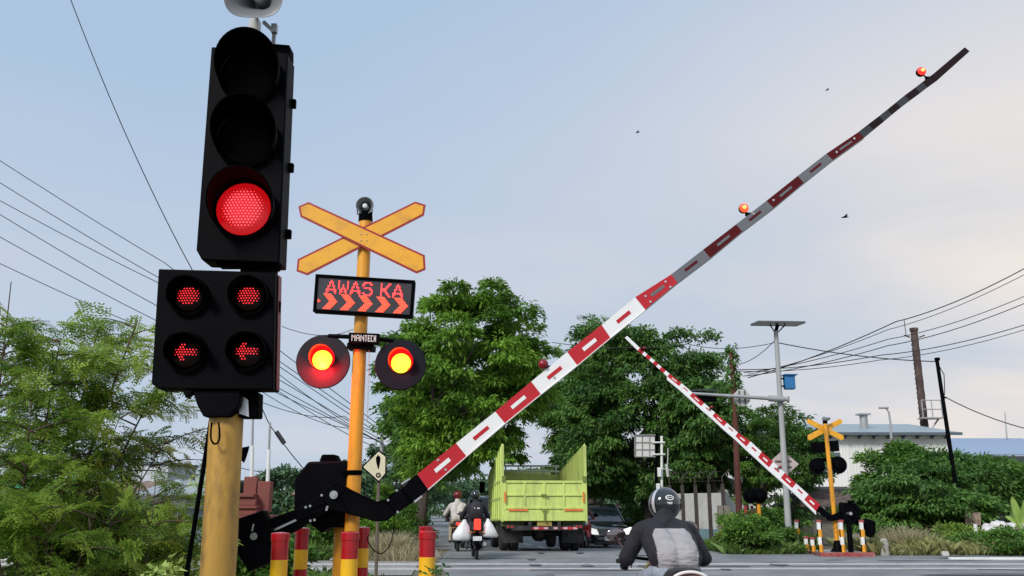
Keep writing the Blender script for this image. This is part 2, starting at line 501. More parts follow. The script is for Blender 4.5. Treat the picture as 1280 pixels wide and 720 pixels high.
def led_lens(c, r, lit, parent, pitch=.0135, arrow=None, dot=None, glow=None):
    p = MB()
    p.lathe(c, (0, -1, 0), [(r, 0), (r, .006), (r * .85, .014), (r * .5, .02), (.001, .022)], 32)
    lens = p.build('lens', glow or LENSOFF, parent)
    if lit:
        q = MB(); i = 0
        nn = int(r / pitch) + 2
        dr = dot or pitch * .33
        for a in range(-nn, nn + 1):
            for b in range(-nn, nn + 1):
                x = (a + (b % 2) * .5) * pitch; z = b * pitch * .87
                if x * x + z * z > (r * .92) ** 2: continue
                if arrow and not arrow(x / r, z / r): continue
                dd = .022 * (1 - (x * x + z * z) / (r * r)) + .004
                cc = Vector(c) + Vector((x, -dd, z))
                n = 6
                q.add([cc + Vector((dr * math.cos(2 * PI * k / n), 0, dr * math.sin(2 * PI * k / n))) for k in range(n)] + [cc + Vector((0, -.003, 0))], [(k, (k + 1) % n, n) for k in range(n)])
        q.build('led_array', lit, lens, fixn=False, smooth=0)
    return lens


REDGLOW = emis('red_lens_glow', (1, .006, .012), .36, (.2, .006, .006))
REDDIM = mat('red_lens_dim', (.012, .003, .004), rough=.4, spec=.2)
SMALLLED = emis('small_led', (1, .03, .04), 1.15)
BIGLED = emis('big_led', (1, .07, .09), 1.7)
for (px, py), lit in (((305, 262), BIGLED), ((309, 175), None), ((313, 96), None)):
    c = at(px, py, YT) + Vector((0, -.004, 0))
    p = MB(); hood(p, c, .158, .27, a0=-28, a1=208, low=.30, th=.007, dirv=Vector((.17, -.98, -.08)).normalized())
    p.lathe(c, (0, -1, 0), [(.150, 0), (.165, 0), (.165, .022), (.150, .022), (.150, 0)], 36)
    h = p.build('visor', BLACK2, tl)
    led_lens(c + Vector((0, -.001, 0)), .142, lit, tl, pitch=.0175, dot=.0064, glow=REDGLOW if lit else None)
# lower four-lamp box
p = MB()
p.prism(quadpts([(198, 336), (344, 340), (341, 487), (197, 486), (189, 479)], YT - .02), (0, .13, 0))
p.build('lamp_box', BLACK, tl, bevel=.006, seg=2)
p = MB()
REDSIDE = mat('red_side_glow', (.16, .008, .012), rough=.45)  # red lamp light on the box side, put into a strip's colour
a = quadpts([(344.6, 342), (341.6, 486)], YT + .0)
p.prism([a[0] + Vector((.006, .03, 0)), a[0] + Vector((.009, .03, 0)), a[1] + Vector((.009, .03, 0)), a[1] + Vector((.006, .03, 0))], (0, .06, 0))
p.build('side_glow_strip', REDSIDE, tl)
for (px, py) in ((351, 384), (348, 455)):
    c = at(px - 4, py, YT + .06); p = MB(); p.box(c, (.03, .03, .06)); p.build('latch', BLACK2, tl, bevel=.003)
left_arrow = lambda x, z: (abs(z) < .30 and x > -.3 and x < .9) or (x < -.02 and abs(z) < (x + .95) * .78)
flat_el = lambda x, z: abs(z) < .5 and x * x * .9 + z * z * 2.4 < .68
for (px, py), ar in (((237, 371), flat_el), ((312, 371), flat_el), ((234, 441), left_arrow), ((310, 440), left_arrow)):
    c = at(px, py, YT - .02) + Vector((0, -.003, 0))
    p = MB(); hood(p, c, .092, .14, a0=-20, a1=200, low=.25, th=.004, dirv=Vector((.14, -.98, -.12)).normalized())
    p.lathe(c, (0, -1, 0), [(.088, 0), (.104, 0), (.102, .02), (.088, .02), (.088, 0)], 32)
    p.build('visor', BLACK2, tl)
    led_lens(c, .076, SMALLLED, tl, pitch=.0145, arrow=ar, dot=.0044, glow=REDDIM)
# clamp between box and post
p = MB()
p.prism(quadpts([(240, 487), (302, 487), (298, 508), (286, 521), (254, 521), (246, 506)], YT + .0), (0, .14, 0))
p.prism(quadpts([(228, 489), (240, 484), (240, 492), (232, 498)], YT - .01), (0, .05, 0))
p.build('clamp', BLACK, tl, bevel=.006)
p = MB(); p.prism(quadpts([(300, 490), (323, 490), (322, 522), (298, 522)], YT + .06), (0, .1, 0)); p.build('junction_box', BLACK2, tl, bevel=.006)
p = MB(); p.prism(quadpts([(298, 491), (310, 500), (311, 521), (299, 517)], YT + .05), (0, .006, 0)); p.build('plate', ALU, tl)
p = MB(); p.tube([at(269 + 5.5 * math.cos(a), 545 - 0 + (10 * math.sin(a) if math.sin(a) > 0 else 26 * math.sin(a)), YT - .005) for a in [rad(-40 + 13 * k) for k in range(21)]][::1], .005, 8); p.build('cable_loop', BLACK2, tl)
# horn loudspeaker on top (rounded rectangular mouth)
sp = thing('horn_speaker', 'grey rectangular horn loudspeaker on top of the black traffic signal', 'loudspeaker', at(317, 10, YT))
hc = at(317, -14, YT - .12); ax = Vector((.03, -1, -.18)).normalized()
p = MB()
prof = [(.04, -.30), (.05, -.22), (.075, -.12), (.12, -.03), (.155, 0), (.160, .0), (.160, .006), (.152, .004), (.118, -.026), (.07, -.115), (.045, -.215), (.001, -.215)]
p.lathe(hc, ax, prof, 40, sx=1.0, power=3.2)
HORN = mat('horn_grey', (.15, .16, .17), rough=.45, var=.1)
p.build('horn', HORN, sp, smooth=50)
p = MB(); p.lathe(hc, ax, [(.001, -.20), (.03, -.20), (.036, -.09), (.036, -.06), (.03, -.052), (.001, -.05)], 24)
p.build('centre_cap', mat('pale_plastic', (.6, .6, .6), rough=.4), sp)
p = MB(); p.tube([at(330, 28, YT + .05), at(343, 40, YT + .02), at(341, 60, YT + .06)], .012, 8); p.box(at(343, 36, YT), (.03, .03, .05)); p.box(at(318, 42, YT + .09), (.05, .06, .16))
p.build('bracket', GALV, sp)

# ------------------------------------------------------------------ crossing signal on its own post
SLP = .10


def crossing_signal(T, label, near, parts_front=True):
    """T(px, py, dY) -> world point, for the pixel coordinates of the near signal"""
    fd = -1 if near else 1
    b = T(424, 725, 0); b = Vector((b.x, b.y, road_z(b.y) if near else .12))
    t = thing('crossing_signal', label, 'crossing signal', b, 'railway crossing signals')
    top = T(457, 272, 0); low = T(439.5, 665, 0)
    dr = top - low; foot = low + dr * ((b.z - low.z) / dr.z)
    p = MB(); p.cyl(foot, top, .064, .058, 32); p.build('pole', YPOLE2, t)
    p = MB(); p.lathe(foot, (0, 0, 1), [(.2, 0), (.2, .02), (.13, .1), (.085, .28), (.07, .3)], 10); p.build('pole_base', BLACK, t)
    # crossbuck
    cb = MB()
    def blade(pts, dy, k):
        c = sum((T(a, b_, dy) for a, b_ in pts), Vector()) / 6
        W_ = [T(a, b_, dy) for a, b_ in pts]
        cb.prism(W_, (0, .010, 0), 0)
        e = (W_[3] - W_[0]).normalized()
        nrm = Vector((-e.z, 0, e.x))
        ins = []
        n = len(W_)
        for i in range(n):          # inset outline
            a, b_, c_ = W_[i - 1], W_[i], W_[(i + 1) % n]
            d1 = (a - b_).normalized(); d2 = (c_ - b_).normalized()
            bis = (d1 + d2).normalized(); sn = max(.3, math.sqrt((1 - d1.dot(d2)) / 2))
            ins.append(b_ + bis * (.018 / sn) + Vector((0, -.003, 0)))
        cb.prism(ins, (0, .004, 0), 1)
    A = [(373, 258), (385.6, 252.5), (531, 319), (532, 337), (520.6, 341.7), (375.5, 271)]
    B = [(372, 324), (519, 252), (532, 256), (530, 269), (384, 344), (370.6, 339)]
    blade(B, -.085, 1); blade(A, -.10, 0)
    for q in ((451, 292), (458, 292), (451, 300), (458, 300)): cb.disc(T(*q, -.113), (0, 1, 0), .005, 8, 2, th=.01)
    cb.build('crossbuck', [REDB if near else YSIGN, YSIGN, STEEL], t)
    # loudspeaker
    p = MB(); c = T(456, 257, -.05); ax = Vector((0 if near else -.5, fd, -.05))
    p.lathe(c, ax, [(.03, -.2), (.045, -.13), (.06, -.05), (.078, 0), (.082, 0), (.082, .006), (.076, .004), (.055, -.045), (.035, -.1), (.001, -.1)], 28)
    sk = p.build('loudspeaker', HORN, t, smooth=50)
    p = MB(); p.lathe(c, ax, [(.001, -.09), (.022, -.09), (.026, -.02), (.02, 0), (.001, .004)], 18); p.build('centre_cap', mat('pale_plastic', (.6,) * 3), sk)
    p = MB(); p.tube([T(446, 256, -.02), T(447, 268, -.02), T(455, 271, -.01), T(465, 268, -.02), T(466, 256, -.02)], .005, 8); p.cyl(T(457, 266, 0), T(457, 277, 0), .062, .066, 20)
    p.build('bracket', BLACK2, t)
    # LED display
    tl_, tr_, br_, bl_ = T(395, 343, -.10), T(519, 351, -.10), T(515.5, 397.5, -.10), T(391.5, 390, -.10)
    p = MB(); p.prism([tl_, tr_, br_, bl_], (0, .075, 0)); disp = p.build('led_display', BLACK, t, bevel=.006)
    def uv(u, v, dy=0):
        a = tl_.lerp(tr_, u); b_ = bl_.lerp(br_, u)
        return a.lerp(b_, v) + Vector((0, dy, 0))
    fr = MB()
    for (u0, u1, v0, v1) in ((0, 1, 0, .07), (0, 1, .93, 1), (0, .025, .07, .93), (.975, 1, .07, .93)):
        fr.prism([uv(u0, v0, -.018), uv(u1, v0, -.018), uv(u1, v1, -.018), uv(u0, v1, -.018)], (0, .0175, 0))
    if near: fr.build('display_frame', BLACK2, disp)
    p = MB(); p.prism([uv(.03, .08, -.004), uv(.97, .08, -.004), uv(.97, .92, -.004), uv(.03, .92, -.004)], (0, .0035, 0))
    if near: p.build('screen', mat('dark_screen', (.05, .045, .05), rough=.2), disp)
    if near:
        FONT = {'A': ['0001000', '0011100', '0010100', '0110110', '0100010', '1111111', '1100011', '1000001'], 'W': ['1000001', '1000001', '1001001', '1001001', '1011101', '0110110', '0110110', '0100010'],
                'S': ['0111110', '1100011', '1000000', '0111110', '0000011', '0000001', '1100011', '0111110'], 'K': ['1000011', '1000110', '1001100', '1111000', '1111000', '1001100', '1000110', '1000011'], ' ': ['000'] * 8}
        txt = MB(); arr = MB()
        def dot(mb, u, v, r):
            c = uv(u, v, -.0075); n = 6
            mb.add([c + Vector((r * math.cos(2 * PI * k / n), 0, r * math.sin(2 * PI * k / n))) for k in range(n)] + [c + Vector((0, -.002, 0))], [(k, (k + 1) % n, n) for k in range(n)])
        u0 = .12; du = .0150; dv = .0475
        adv = {' ': 4.2}
        x = u0
        for ch in 'AWAS KA':
            if ch == ' ': txt.build('led_word', LEDR, disp, fixn=False, smooth=0); txt = MB()
            rows = FONT[ch]
            for j, rw in enumerate(rows):
                for i, b_ in enumerate(rw):
                    if b_ == '1':
                        dot(txt, x + i * du, .145 + j * dv, .0072)
                        if i + 1 < len(rw) and rw[i + 1] == '1': dot(txt, x + (i + .5) * du, .145 + j * dv, .0060)
                        if j + 1 < 8 and rows[j + 1][i] == '1': dot(txt, x + i * du, .145 + (j + .5) * dv, .0060)
            x += (adv.get(ch, 8.1)) * du
        txt.build('led_word', LEDR, disp, fixn=False, smooth=0)
        for k in range(5):
            ub = .09 + k * .178; arr = MB()
            for j in range(-5, 6):
                off = (5 - abs(j)) * .0125
                for i in range(5):
                    dot(arr, ub + .01 + off + i * .0165, .70 + j * .038, .0078)
            arr.build('led_arrow', LEDO, disp, fixn=False, smooth=0)
        arr = MB()
        for (a_, b_) in ((-.045, -.03), (-.045, 0), (-.045, .03), (-.03, 0)): dot(arr, .09 + a_, .70 + b_, .007)
        arr.build('led_arrow', LEDO, disp, fixn=False, smooth=0)
    # flashers
    p = MB()
    p.tube([T(404, 425, -.02), T(412, 420, -.06), T(437, 421, -.07), T(474, 424, -.07), T(490, 426, -.06), T(498, 432, -.02)], .02, 12)
    p.prism([T(434, 428, -.09), T(467, 430, -.09), T(466, 437, -.09), T(433, 435, -.09)], (0, .17, 0))
    p.build('cross_arm', BLACK, t, bevel=.004)
    p = MB(); q = [T(436, 415.5, -.13), T(474, 417, -.13), T(473.6, 430, -.13), T(435.4, 428.5, -.13)]
    p.prism(q, (0, .08, 0)); mb_ = p.build('maker_box', BLACK, t, bevel=.003)
    if near:
        g5 = {'M': ['10001', '11011', '10101', '10001', '10001', '10001', '10001'], 'A': ['01110', '10001', '10001', '11111', '10001', '10001', '10001'], 'N': ['10001', '11001', '10101', '10101', '10011', '10001', '10001'],
              'T': ['111', '010', '010', '010', '010', '010', '010'], 'E': ['111', '100', '100', '111', '100', '100', '111'], 'C': ['111', '100', '100', '100', '100', '100', '111'], 'H': ['101', '101', '101', '111', '101', '101', '101']}
        p = MB(); x = 0; tot = sum(len(g5[c][0]) + 1 for c in 'MANTECH') - 1
        for ch in 'MANTECH':
            for j, rw in enumerate(g5[ch]):
                for i, b_ in enumerate(rw):
                    if b_ == '1':
                        uu = .10 + .80 * (x + i) / tot; vv = .2 + .6 * j / 7; du_ = .80 / tot * .98; dv_ = .6 / 7
                        def qv(u, v): return q[0].lerp(q[1], u).lerp(q[3].lerp(q[2], u), v) + Vector((0, -.002, 0))
                        p.add([qv(uu, vv), qv(uu + du_, vv), qv(uu + du_, vv + dv_), qv(uu, vv + dv_)], [(0, 1, 2, 3)])
            x += len(g5[ch][0]) + 1
        p.build('lettering', WHITEP, mb_, fixn=False, smooth=0)
    for i, (px, py, r) in enumerate(((404, 452, 33.5), (500.5, 456, 31.5))):
        c = T(px, py, -.06); R = r * .00715
        p = MB(); p.lathe(c, (0, fd, 0), [(R * .25, -.1), (R * .5, -.085), (R * .55, -.012), (R * .98, -.008), (R, -.004), (R, .004), (R * .97, .01), (.001, .012)], 48)
        fl = p.build('flasher', (mat('flasher_paint', (.022, .018, .024), rough=.6, spec=.2) if i == 0 else mat('flasher_navy', (.006, .008, .016), rough=.6, spec=.15)) if near else BLACK, t, smooth=30)
        cx = c + Vector(((-.003 if i == 0 else .008), .012 * fd, .028))
        p = MB(); hood(p, cx, .102, .13, a0=-55 if i else -50, a1=235 if i else 230, low=.28, th=.004, dirv=Vector((0, fd, 0)))
        p.build('visor', emis('visor_red_glow', (1, .004, .008), .65, (.25, .004, .006)) if near else BLACK2, fl)  # visor emits the red light that the lamp would throw on it
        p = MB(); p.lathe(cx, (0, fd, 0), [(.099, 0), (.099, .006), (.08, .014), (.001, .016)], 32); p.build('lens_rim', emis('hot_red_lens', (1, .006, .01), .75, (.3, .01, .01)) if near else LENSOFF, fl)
        if near:
            p = MB(); p.lathe(cx + Vector((0, -.012, -.018)), (0, -1, 0), [(.086, 0), (.084, .012), (.05, .024), (.001, .028)], 32)
            m = emis('hot_yellow_lamp', (1, .72, .03), 2.2)
            p.build('lamp', m, fl)
            lp = bpy.data.lights.new('flasher_light', 'POINT'); lp.energy = (20.0, .6)[i]; lp.color = (1, .01, .02); lp.shadow_soft_size = .05
            lo = bpy.data.objects.new('flasher_light', lp); COL.objects.link(lo); lo.location = cx + Vector((0, -.11 if i == 0 else -.12, -.09))
    return t


def Tn(px, py, dy=0): return at(px, py, 8.1 + dy)


sig = crossing_signal(Tn, 'yellow crossing post with lit red flashers and AWAS KA display under a red edged crossbuck', True)
# hanging chain beside the post
p = MB()
for i in range(22):
    a = Tn(461.5 - i * .1, 436 + i * 3.9, -.06); b = Tn(461.5 - i * .1, 436 + i * 3.9 + 4.3, -.06)
    m_ = a.lerp(b, .5); s_ = (a - b).length / 2
    ring = [m_ + Vector(((.006 if i % 2 else .001) * math.cos(t), (.001 if i % 2 else .006) * math.cos(t), s_ * math.sin(t))) for t in [2 * PI * k / 8 for k in range(9)]]
    p.tube(ring, .0016, 5, cap=False)
e = Tn(459, 521, -.06)
p.tube([e, e + Vector((.004, 0, -.02)), e + Vector((-.006, 0, -.035)), e + Vector((-.018, 0, -.022))], .003, 6)
p.build('hanging_chain', GALV, sig)
p = MB(); p.cyl(Tn(443.2, 588, 0), Tn(443, 594, 0), .067, .067, 24); c = Tn(441, 590.5, -.07); p.disc(c, (0, -1, 0), .009, 8); p.box(Tn(432, 591, -.03), (.05, .05, .035))
p.build('band', BLACK2, sig)


# ------------------------------------------------------------------ boom barrier
def boom_barrier(T, label, near, unit=1.0):
    """T(px, py, dY): near barrier pixel layout -> world"""
    b = T(427, 725, .34); b = Vector((b.x, b.y, road_z(b.y)))
    t = thing('boom_barrier', label, 'barrier', b, 'railway barriers')
    o = [(368, 598), (385, 577), (437, 575.5), (437, 660), (411, 659), (402, 667), (387, 655), (367, 640)]
    p = MB(); p.prism([T(*q, .15) for q in o], (0, .34, 0)); gb = p.build('gearbox_housing', BLACK, t, bevel=.02, seg=2)
    p = MB(); p.prism([T(399, 577, .3), (T(402, 568, .3)), T(419, 568, .3), T(422, 577, .3)], (0, .2, 0)); p.build('lid_cap', BLACK2, gb, bevel=.01)
    # stand carrying the gearbox down to the ground
    s0 = T(428, 655, .34); p = MB(); p.cyl(Vector((s0.x, s0.y, b.z)), s0, .07, .07, 20); p.build('stand', YPOLE2 if near else BLACK, t)
    # swinging arm bracket
    arm = [(414, 604), (424, 603.5), (438, 612), (471, 627), (481, 624), (502, 610), (520, 593), (534.5, 612), (517, 627), (493, 643), (483, 651), (471, 652), (433, 642), (413, 638), (393, 649), (373, 662), (345, 676), (341, 664), (338, 648), (384, 631), (405, 613)]
    p = MB(); p.prism([T(*q, .02) for q in arm], (0, .07, 0))
    ab = p.build('arm_bracket', BLACK, t, bevel=.006, seg=2)
    p = MB()
    def rib(pts, r=.004): p.tube([T(x, y, .018) for x, y in pts], r, 6)
    rib([(414, 605), (424, 604.5), (438, 613), (471, 628), (481, 625), (520, 594)]); rib([(345, 665), (384, 646), (413, 636), (433, 641), (471, 651), (483, 650), (534, 612)])
    rib([(424, 618), (434, 638)]); rib([(433, 612), (424, 619)]); rib([(388, 640), (393, 648)], .006); rib([(402, 618), (409, 634)], .006); rib([(481, 626), (495, 641)], .006); rib([(501, 611), (515, 629)], .006)
    rib([(384, 640), (402, 630), (409, 635), (392, 644)])
    p.build('rib', BLACK2, ab)
    p = MB()
    for q in ((382, 634), (387.5, 632.5), (402, 619), (393, 650), (409, 634), (388, 651), (408, 637), (497, 640), (485, 625), (496, 613), (518, 600), (527, 612)):
        MB().disc(T(*q, .012), (0, 1, 0), .011, 8, th=.012).build('bolt', STEEL, ab)
    p.disc(T(417, 618.5, .0), (0, 1, 0), .034, 24, th=.03); p.disc(T(417, 618.5, -.015), (0, 1, 0), .018, 6, th=.03)
    p.build('pivot_bolt', STEEL, ab)
    p = MB(); p.prism([T(341, 662, .014), T(369, 649, .014), T(371, 651, .014), T(342, 664.5, .014)], (0, .01, 0)); p.build('slot_light_strip', ALU, ab)  # pale strip stands in for the light seen through the slot
    p = MB(); p.cyl(T(417, 618.5, .08), T(417, 618.5, .3), .045, .045, 20); p.build('shaft', STEEL, t)
    # counterweight
    cw = [(298, 648), (329, 637.5), (342, 671), (339, 702), (310, 714), (296.5, 692.5)]
    p = MB(); p.prism([T(*q, -.10) for q in cw], (0, .14, 0)); p.prism([T(x + 1, y + 1, .05) for x, y in cw], (0, .12, 0))
    c_ = p.build('counterweight', BLACK, t, bevel=.01, seg=2)
    p = MB(); p.disc(T(317, 670.5, -.125), (0, 1, 0), .03, 20, th=.03); p.tube([T(315, 664, -.104), T(317, 655, -.104)], .008, 6); p.build('bolt', STEEL, c_)
    # boom
    bd = [((521.5, 592.5), (535, 611.5)), ((570, 554), (583, 570)), ((619, 514.5), (631, 529)), ((664, 477), (676, 492.5)), ((709, 440), (721.5, 456.5)), ((752, 406), (763, 422)), ((794, 371.5), (806.5, 387)),
          ((839, 343), (847, 353.5)), ((879, 312), (888, 322.5)), ((920, 280.5), (928, 289.5)), ((958, 251), (967, 260)), ((997, 220), (1005, 228.5)), ((1033, 192), (1041, 200)), ((1073, 165), (1080, 172)),
          ((1085, 155.5), (1092, 162)), ((1099, 145), (1105, 151.5)), ((1109, 137), (1115, 143)), ((1120, 128), (1126, 134)), ((1131, 119), (1137, 125.5)), ((1144, 109.5), (1150, 116)), ((1153, 102.5), (1159, 109)), ((1167, 92), (1173, 99)), ((1206, 59), (1212, 64))]
    if not near: bd = [((a[0] - .18 * (b_[0] - a[0]), a[1] - .18 * (b_[1] - a[1])), (b_[0] + .18 * (b_[0] - a[0]), b_[1] + .18 * (b_[1] - a[1]))) for a, b_ in bd]
    p = MB()
    for i in range(len(bd) - 1):
        (a, d_), (b_, c2) = bd[i], bd[i + 1]
        g = i >= 3
        red = i % 2 == 0
        if near: m = (0 if red else 1) if i < 6 else (3 if red else 2)  # upper segments take the colours with painted-in shade
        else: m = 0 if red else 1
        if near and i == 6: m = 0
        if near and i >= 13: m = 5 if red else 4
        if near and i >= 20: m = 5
        th = .075 if i < 6 else (.06 if i < 12 else .045)
        pts = [T(*a, 0), T(*b_, 0), T(*c2, 0), T(*d_, 0)]
        p.prism(pts, (0, th, 0), m)
        if i < 13:          # reflective patch of the other colour
            def q(u, v): return pts[0].lerp(pts[1], u).lerp(pts[3].lerp(pts[2], u), v) + Vector((0, -.0025, 0))
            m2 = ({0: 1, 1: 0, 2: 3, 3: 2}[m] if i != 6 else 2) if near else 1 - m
            p.prism([q(.32, .38), q(.70, .38), q(.70, .62), q(.32, .62)], (0, .002, 0), m2)
    # ledge under the boom
    ledge = .008 if near else .10
    edge = [T(*b_, .0) for a, b_ in bd[:14]]
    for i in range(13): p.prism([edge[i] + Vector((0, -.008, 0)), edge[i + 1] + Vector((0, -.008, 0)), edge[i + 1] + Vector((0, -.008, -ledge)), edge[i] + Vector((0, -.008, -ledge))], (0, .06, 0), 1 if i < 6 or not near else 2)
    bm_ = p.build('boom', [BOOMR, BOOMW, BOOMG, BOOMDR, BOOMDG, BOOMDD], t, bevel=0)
    p = MB()
    for q in ((547.5, 575), (557, 587), (807, 370), (813, 377), (832, 352), (838, 358.5), (693, 472), (1046, 190), (1068, 173), (942, 267), (967, 250)):
        MB().disc(T(*q, -.006), (0, 1, 0), .011, 10, th=.006).build('rivet', ALU, bm_)
    # lamps on the boom
    for i, (px, py, r, bx, by) in enumerate(((679, 455, 6.3, 687, 459), (930, 260, 6.2, 934, 268), (1152, 89, 6.0, 1159, 98))):
        c = T(px, py, -.01)
        R = r * mpp(py, 8.1) if near else .046
        p = MB()
        p.lathe(c, (0, -1, 0), [(R * .5, -.05), (R * .95, -.04), (R, -.015), (R * .99, -.0)], 20)
        wl = p.build('warning_lamp', BLACK2 if i or not near else mat('dark_red_plastic', (.14, .006, .008), rough=.35), t)
        m = [mat('unlit_red_lens', (.22, .008, .012), rough=.25), emis('amber_red_lamp', (1, .10, .03), 1.15, (.3, .03, .01)), emis('red_lamp', (1, .035, .02), .95, (.3, .01, .01))][i if near else 0]
        p = MB(); p.lathe(c, (0, -1, 0), [(R * .93, -.002), (R * .93, .006), (R * .7, .02), (R * .35, .028), (.001, .03)], 20); ln = p.build('lens', m, wl)
        if i and near:
            p = MB(); p.ball(tuple(c + Vector((0, -.03, 0))), R * .38, 10); p.build('bulb', emis('lamp_core', (1, .35, .08), 2.5), ln)
        p = MB(); p.tube([T(px + 2, py + r * .8, .02), T(bx, by, .02), T(bx + 4, by + 5, .02)], .008, 8); p.box(T(bx + 1, by, .02), (.05, .03, .03)); p.build('lamp_bracket', BLACK2, wl)
    p = MB(); p.prism([T(502, 610, .0), T(520.5, 593, .0), T(534.5, 612, .0), T(517, 627, .0)], (0, .1, 0)); p.build('boom_clamp', BLACK, t, bevel=.004)
    p = MB(); p.prism([T(517, 626.5, -.004), T(527, 619, -.004), T(528, 621, -.004), T(519, 628.5, -.004)], (0, .02, 0)); p.prism([T(502, 606, .06), T(513, 599, .06), T(511.5, 597.5, .06), T(501, 604, .06)], (0, .02, 0))
    p.build('clamp_plate', ALU, t)
    p = MB()
    pts = [T(493, 644, .05), T(492, 660, .0), T(488, 680, -.02), T(477, 692, -.02), T(466, 686, 0), T(459, 674, .1), T(462, 668, .2)]
    sm = []
    for i in range(len(pts) - 1):
        a, b_, c2, d_ = pts[max(0, i - 1)], pts[i], pts[i + 1], pts[min(len(pts) - 1, i + 2)]
        for k in range(6):
            f = k / 6; sm.append(.5 * ((2 * b_) + (c2 - a) * f + (2 * a - 5 * b_ + 4 * c2 - d_) * f * f + (3 * b_ - a - 3 * c2 + d_) * f ** 3))
    p.tube(sm + [pts[-1]], .0045, 6); p.build('cable', BLACK2, t)
    return t


X0n = at(417, 618, 8.1).x
# the boom turns with the road: it recedes a little to the right
def Tb(px, py, dy=0): return at(px, py, 7.93 + dy, SLP if px > 440 else 0, at(440, 600, 7.93 + dy).x)


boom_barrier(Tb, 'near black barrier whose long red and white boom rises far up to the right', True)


# ------------------------------------------------------------------ bollards round the near signal
def bollard(px, py, Y, label, width=.062, first=[None]):
    top = at(px, py, Y); g = -.15
    H = top.z - g
    t = thing('bollard', label, 'bollard', (top.x, Y, g), 'red and yellow bollards')
    p = MB(); p.lathe((top.x, Y, top.z), (0, 0, 1), [(width + .006, -.055), (width + .006, -.006), (width, .0), (.001, .006)], 28); p.build('cap', RBOL, t)
    p = MB()
    zs = [top.z - .05, top.z - .19, top.z - .36, top.z - .53, top.z - .70, g]
    for i in range(5):
        if zs[i] <= g: break
        p.lathe((top.x, Y, 0), (0, 0, 1), [(width, max(g, zs[i + 1])), (width, zs[i])], 28, mat=0 if i % 2 == 0 else 1)
    p.build('post', [RBOL, YBOL], t)
    return t


bollard(351, 666, 7.0, 'red capped bollard standing left of the yellow crossing post, the nearer of that pair')
bollard(378, 660, 8.7, 'red capped yellow banded bollard partly hidden behind the leftmost one')
bollard(438, 665, 7.0, 'red capped bollard in front of the foot of the yellow crossing post')
bollard(453.5, 659, 8.9, 'red and yellow bollard close behind the yellow crossing post')
bollard(534.5, 664, 7.3, 'red capped bollard at the road edge under the boom, the nearer of the two')
bollard(532.5, 658, 9.1, 'red bollard at the road edge almost hidden behind the nearer one')
is_ = thing('traffic_island', 'raised red edged concrete island carrying the near crossing post', 'traffic island', (at(437, 665, 7.9).x, 7.9, -.15))
p = MB(); p.box((at(440, 665, 7.9).x, 8.0, -.10), (1.7, 2.6, .10)); p.build('top', CONC, is_, bevel=.02); p = MB()
x = at(440, 665, 7.9).x
for (c, s_) in (((x, 6.65, -.10), (1.8, .1, .13)), ((x, 9.35, -.10), (1.8, .1, .13)), ((x - .9, 8, -.10), (.1, 2.598, .13)), ((x + .9, 8, -.10), (.1, 2.598, .13))): p.box(c, s_)
p.build('kerb', mat('kerb_red', (.35, .03, .03), rough=.7, dirt=(.3, .28, .26), dirt_amt=.6), is_)
# ------------------------------------------------------------------ far crossing signal and barrier: the same equipment turned round
def turned(pn, pf, scale=1.0, tilt=0.0, src=Tn, roll=None):
    Rm = Matrix.Rotation(PI, 3, 'Z')
    Rt = Matrix.Rotation(rad(tilt), 3, 'Y')
    def T2(px, py, dy=0):
        q = src(px, py, dy) - pn
        if roll and px > 417: q = Matrix.Rotation(-rad(roll), 3, 'Y') @ q
        return pf + Rm @ (Rt @ (q * scale))
    return T2


Tf = turned(Tn(439.5, 665, 0), at(1042.5, 640, 25.8), .865, .9)
crossing_signal(Tf, 'yellow crossing post with plain crossbuck and unlit lamp backs on the red edged platform', False)
Tfb = turned(Tb(417, 618, 0), at(1056, 642, 25.7), 1.0, 0, src=Tb, roll=3.2)
boom_barrier(Tfb, 'distant barrier with its boom raised towards the left in front of the dark tree', False)
pl = thing('platform', 'low concrete platform with red painted kerb under the far barrier', 'platform', (8.85, 26.4, 0))
PLX0, PLX1, PLY0, PLY1 = 8.18, 9.52, 25.25, 27.6
p = MB(); p.box(((PLX0 + PLX1) / 2, (PLY0 + PLY1) / 2, .06), (PLX1 - PLX0 - .1, PLY1 - PLY0 - .1, .12)); p.build('top', CONC, pl)
p = MB()
KR = mat('kerb_dull_red', (.30, .045, .04), rough=.8, dirt=(.35, .3, .28), dirt_amt=.6, dirt_scale=5)
KB = mat('kerb_brown', (.16, .07, .05), rough=.85, dirt=(.28, .25, .22), dirt_amt=.5)
p.box(((PLX0 + PLX1) / 2, PLY0, .06), (PLX1 - PLX0 + .1, .1, .14), mat=0); p.box((PLX0, (PLY0 + PLY1) / 2, .058), (.1, PLY1 - PLY0 - .11, .136), mat=1); p.box((PLX1, (PLY0 + PLY1) / 2, .058), (.1, PLY1 - PLY0 - .11, .136), mat=0)
p.box(((PLX0 + PLX1) / 2, PLY1, .06), (PLX1 - PLX0 + .1, .1, .14), mat=1)
p.build('kerb', [KR, KB], pl)


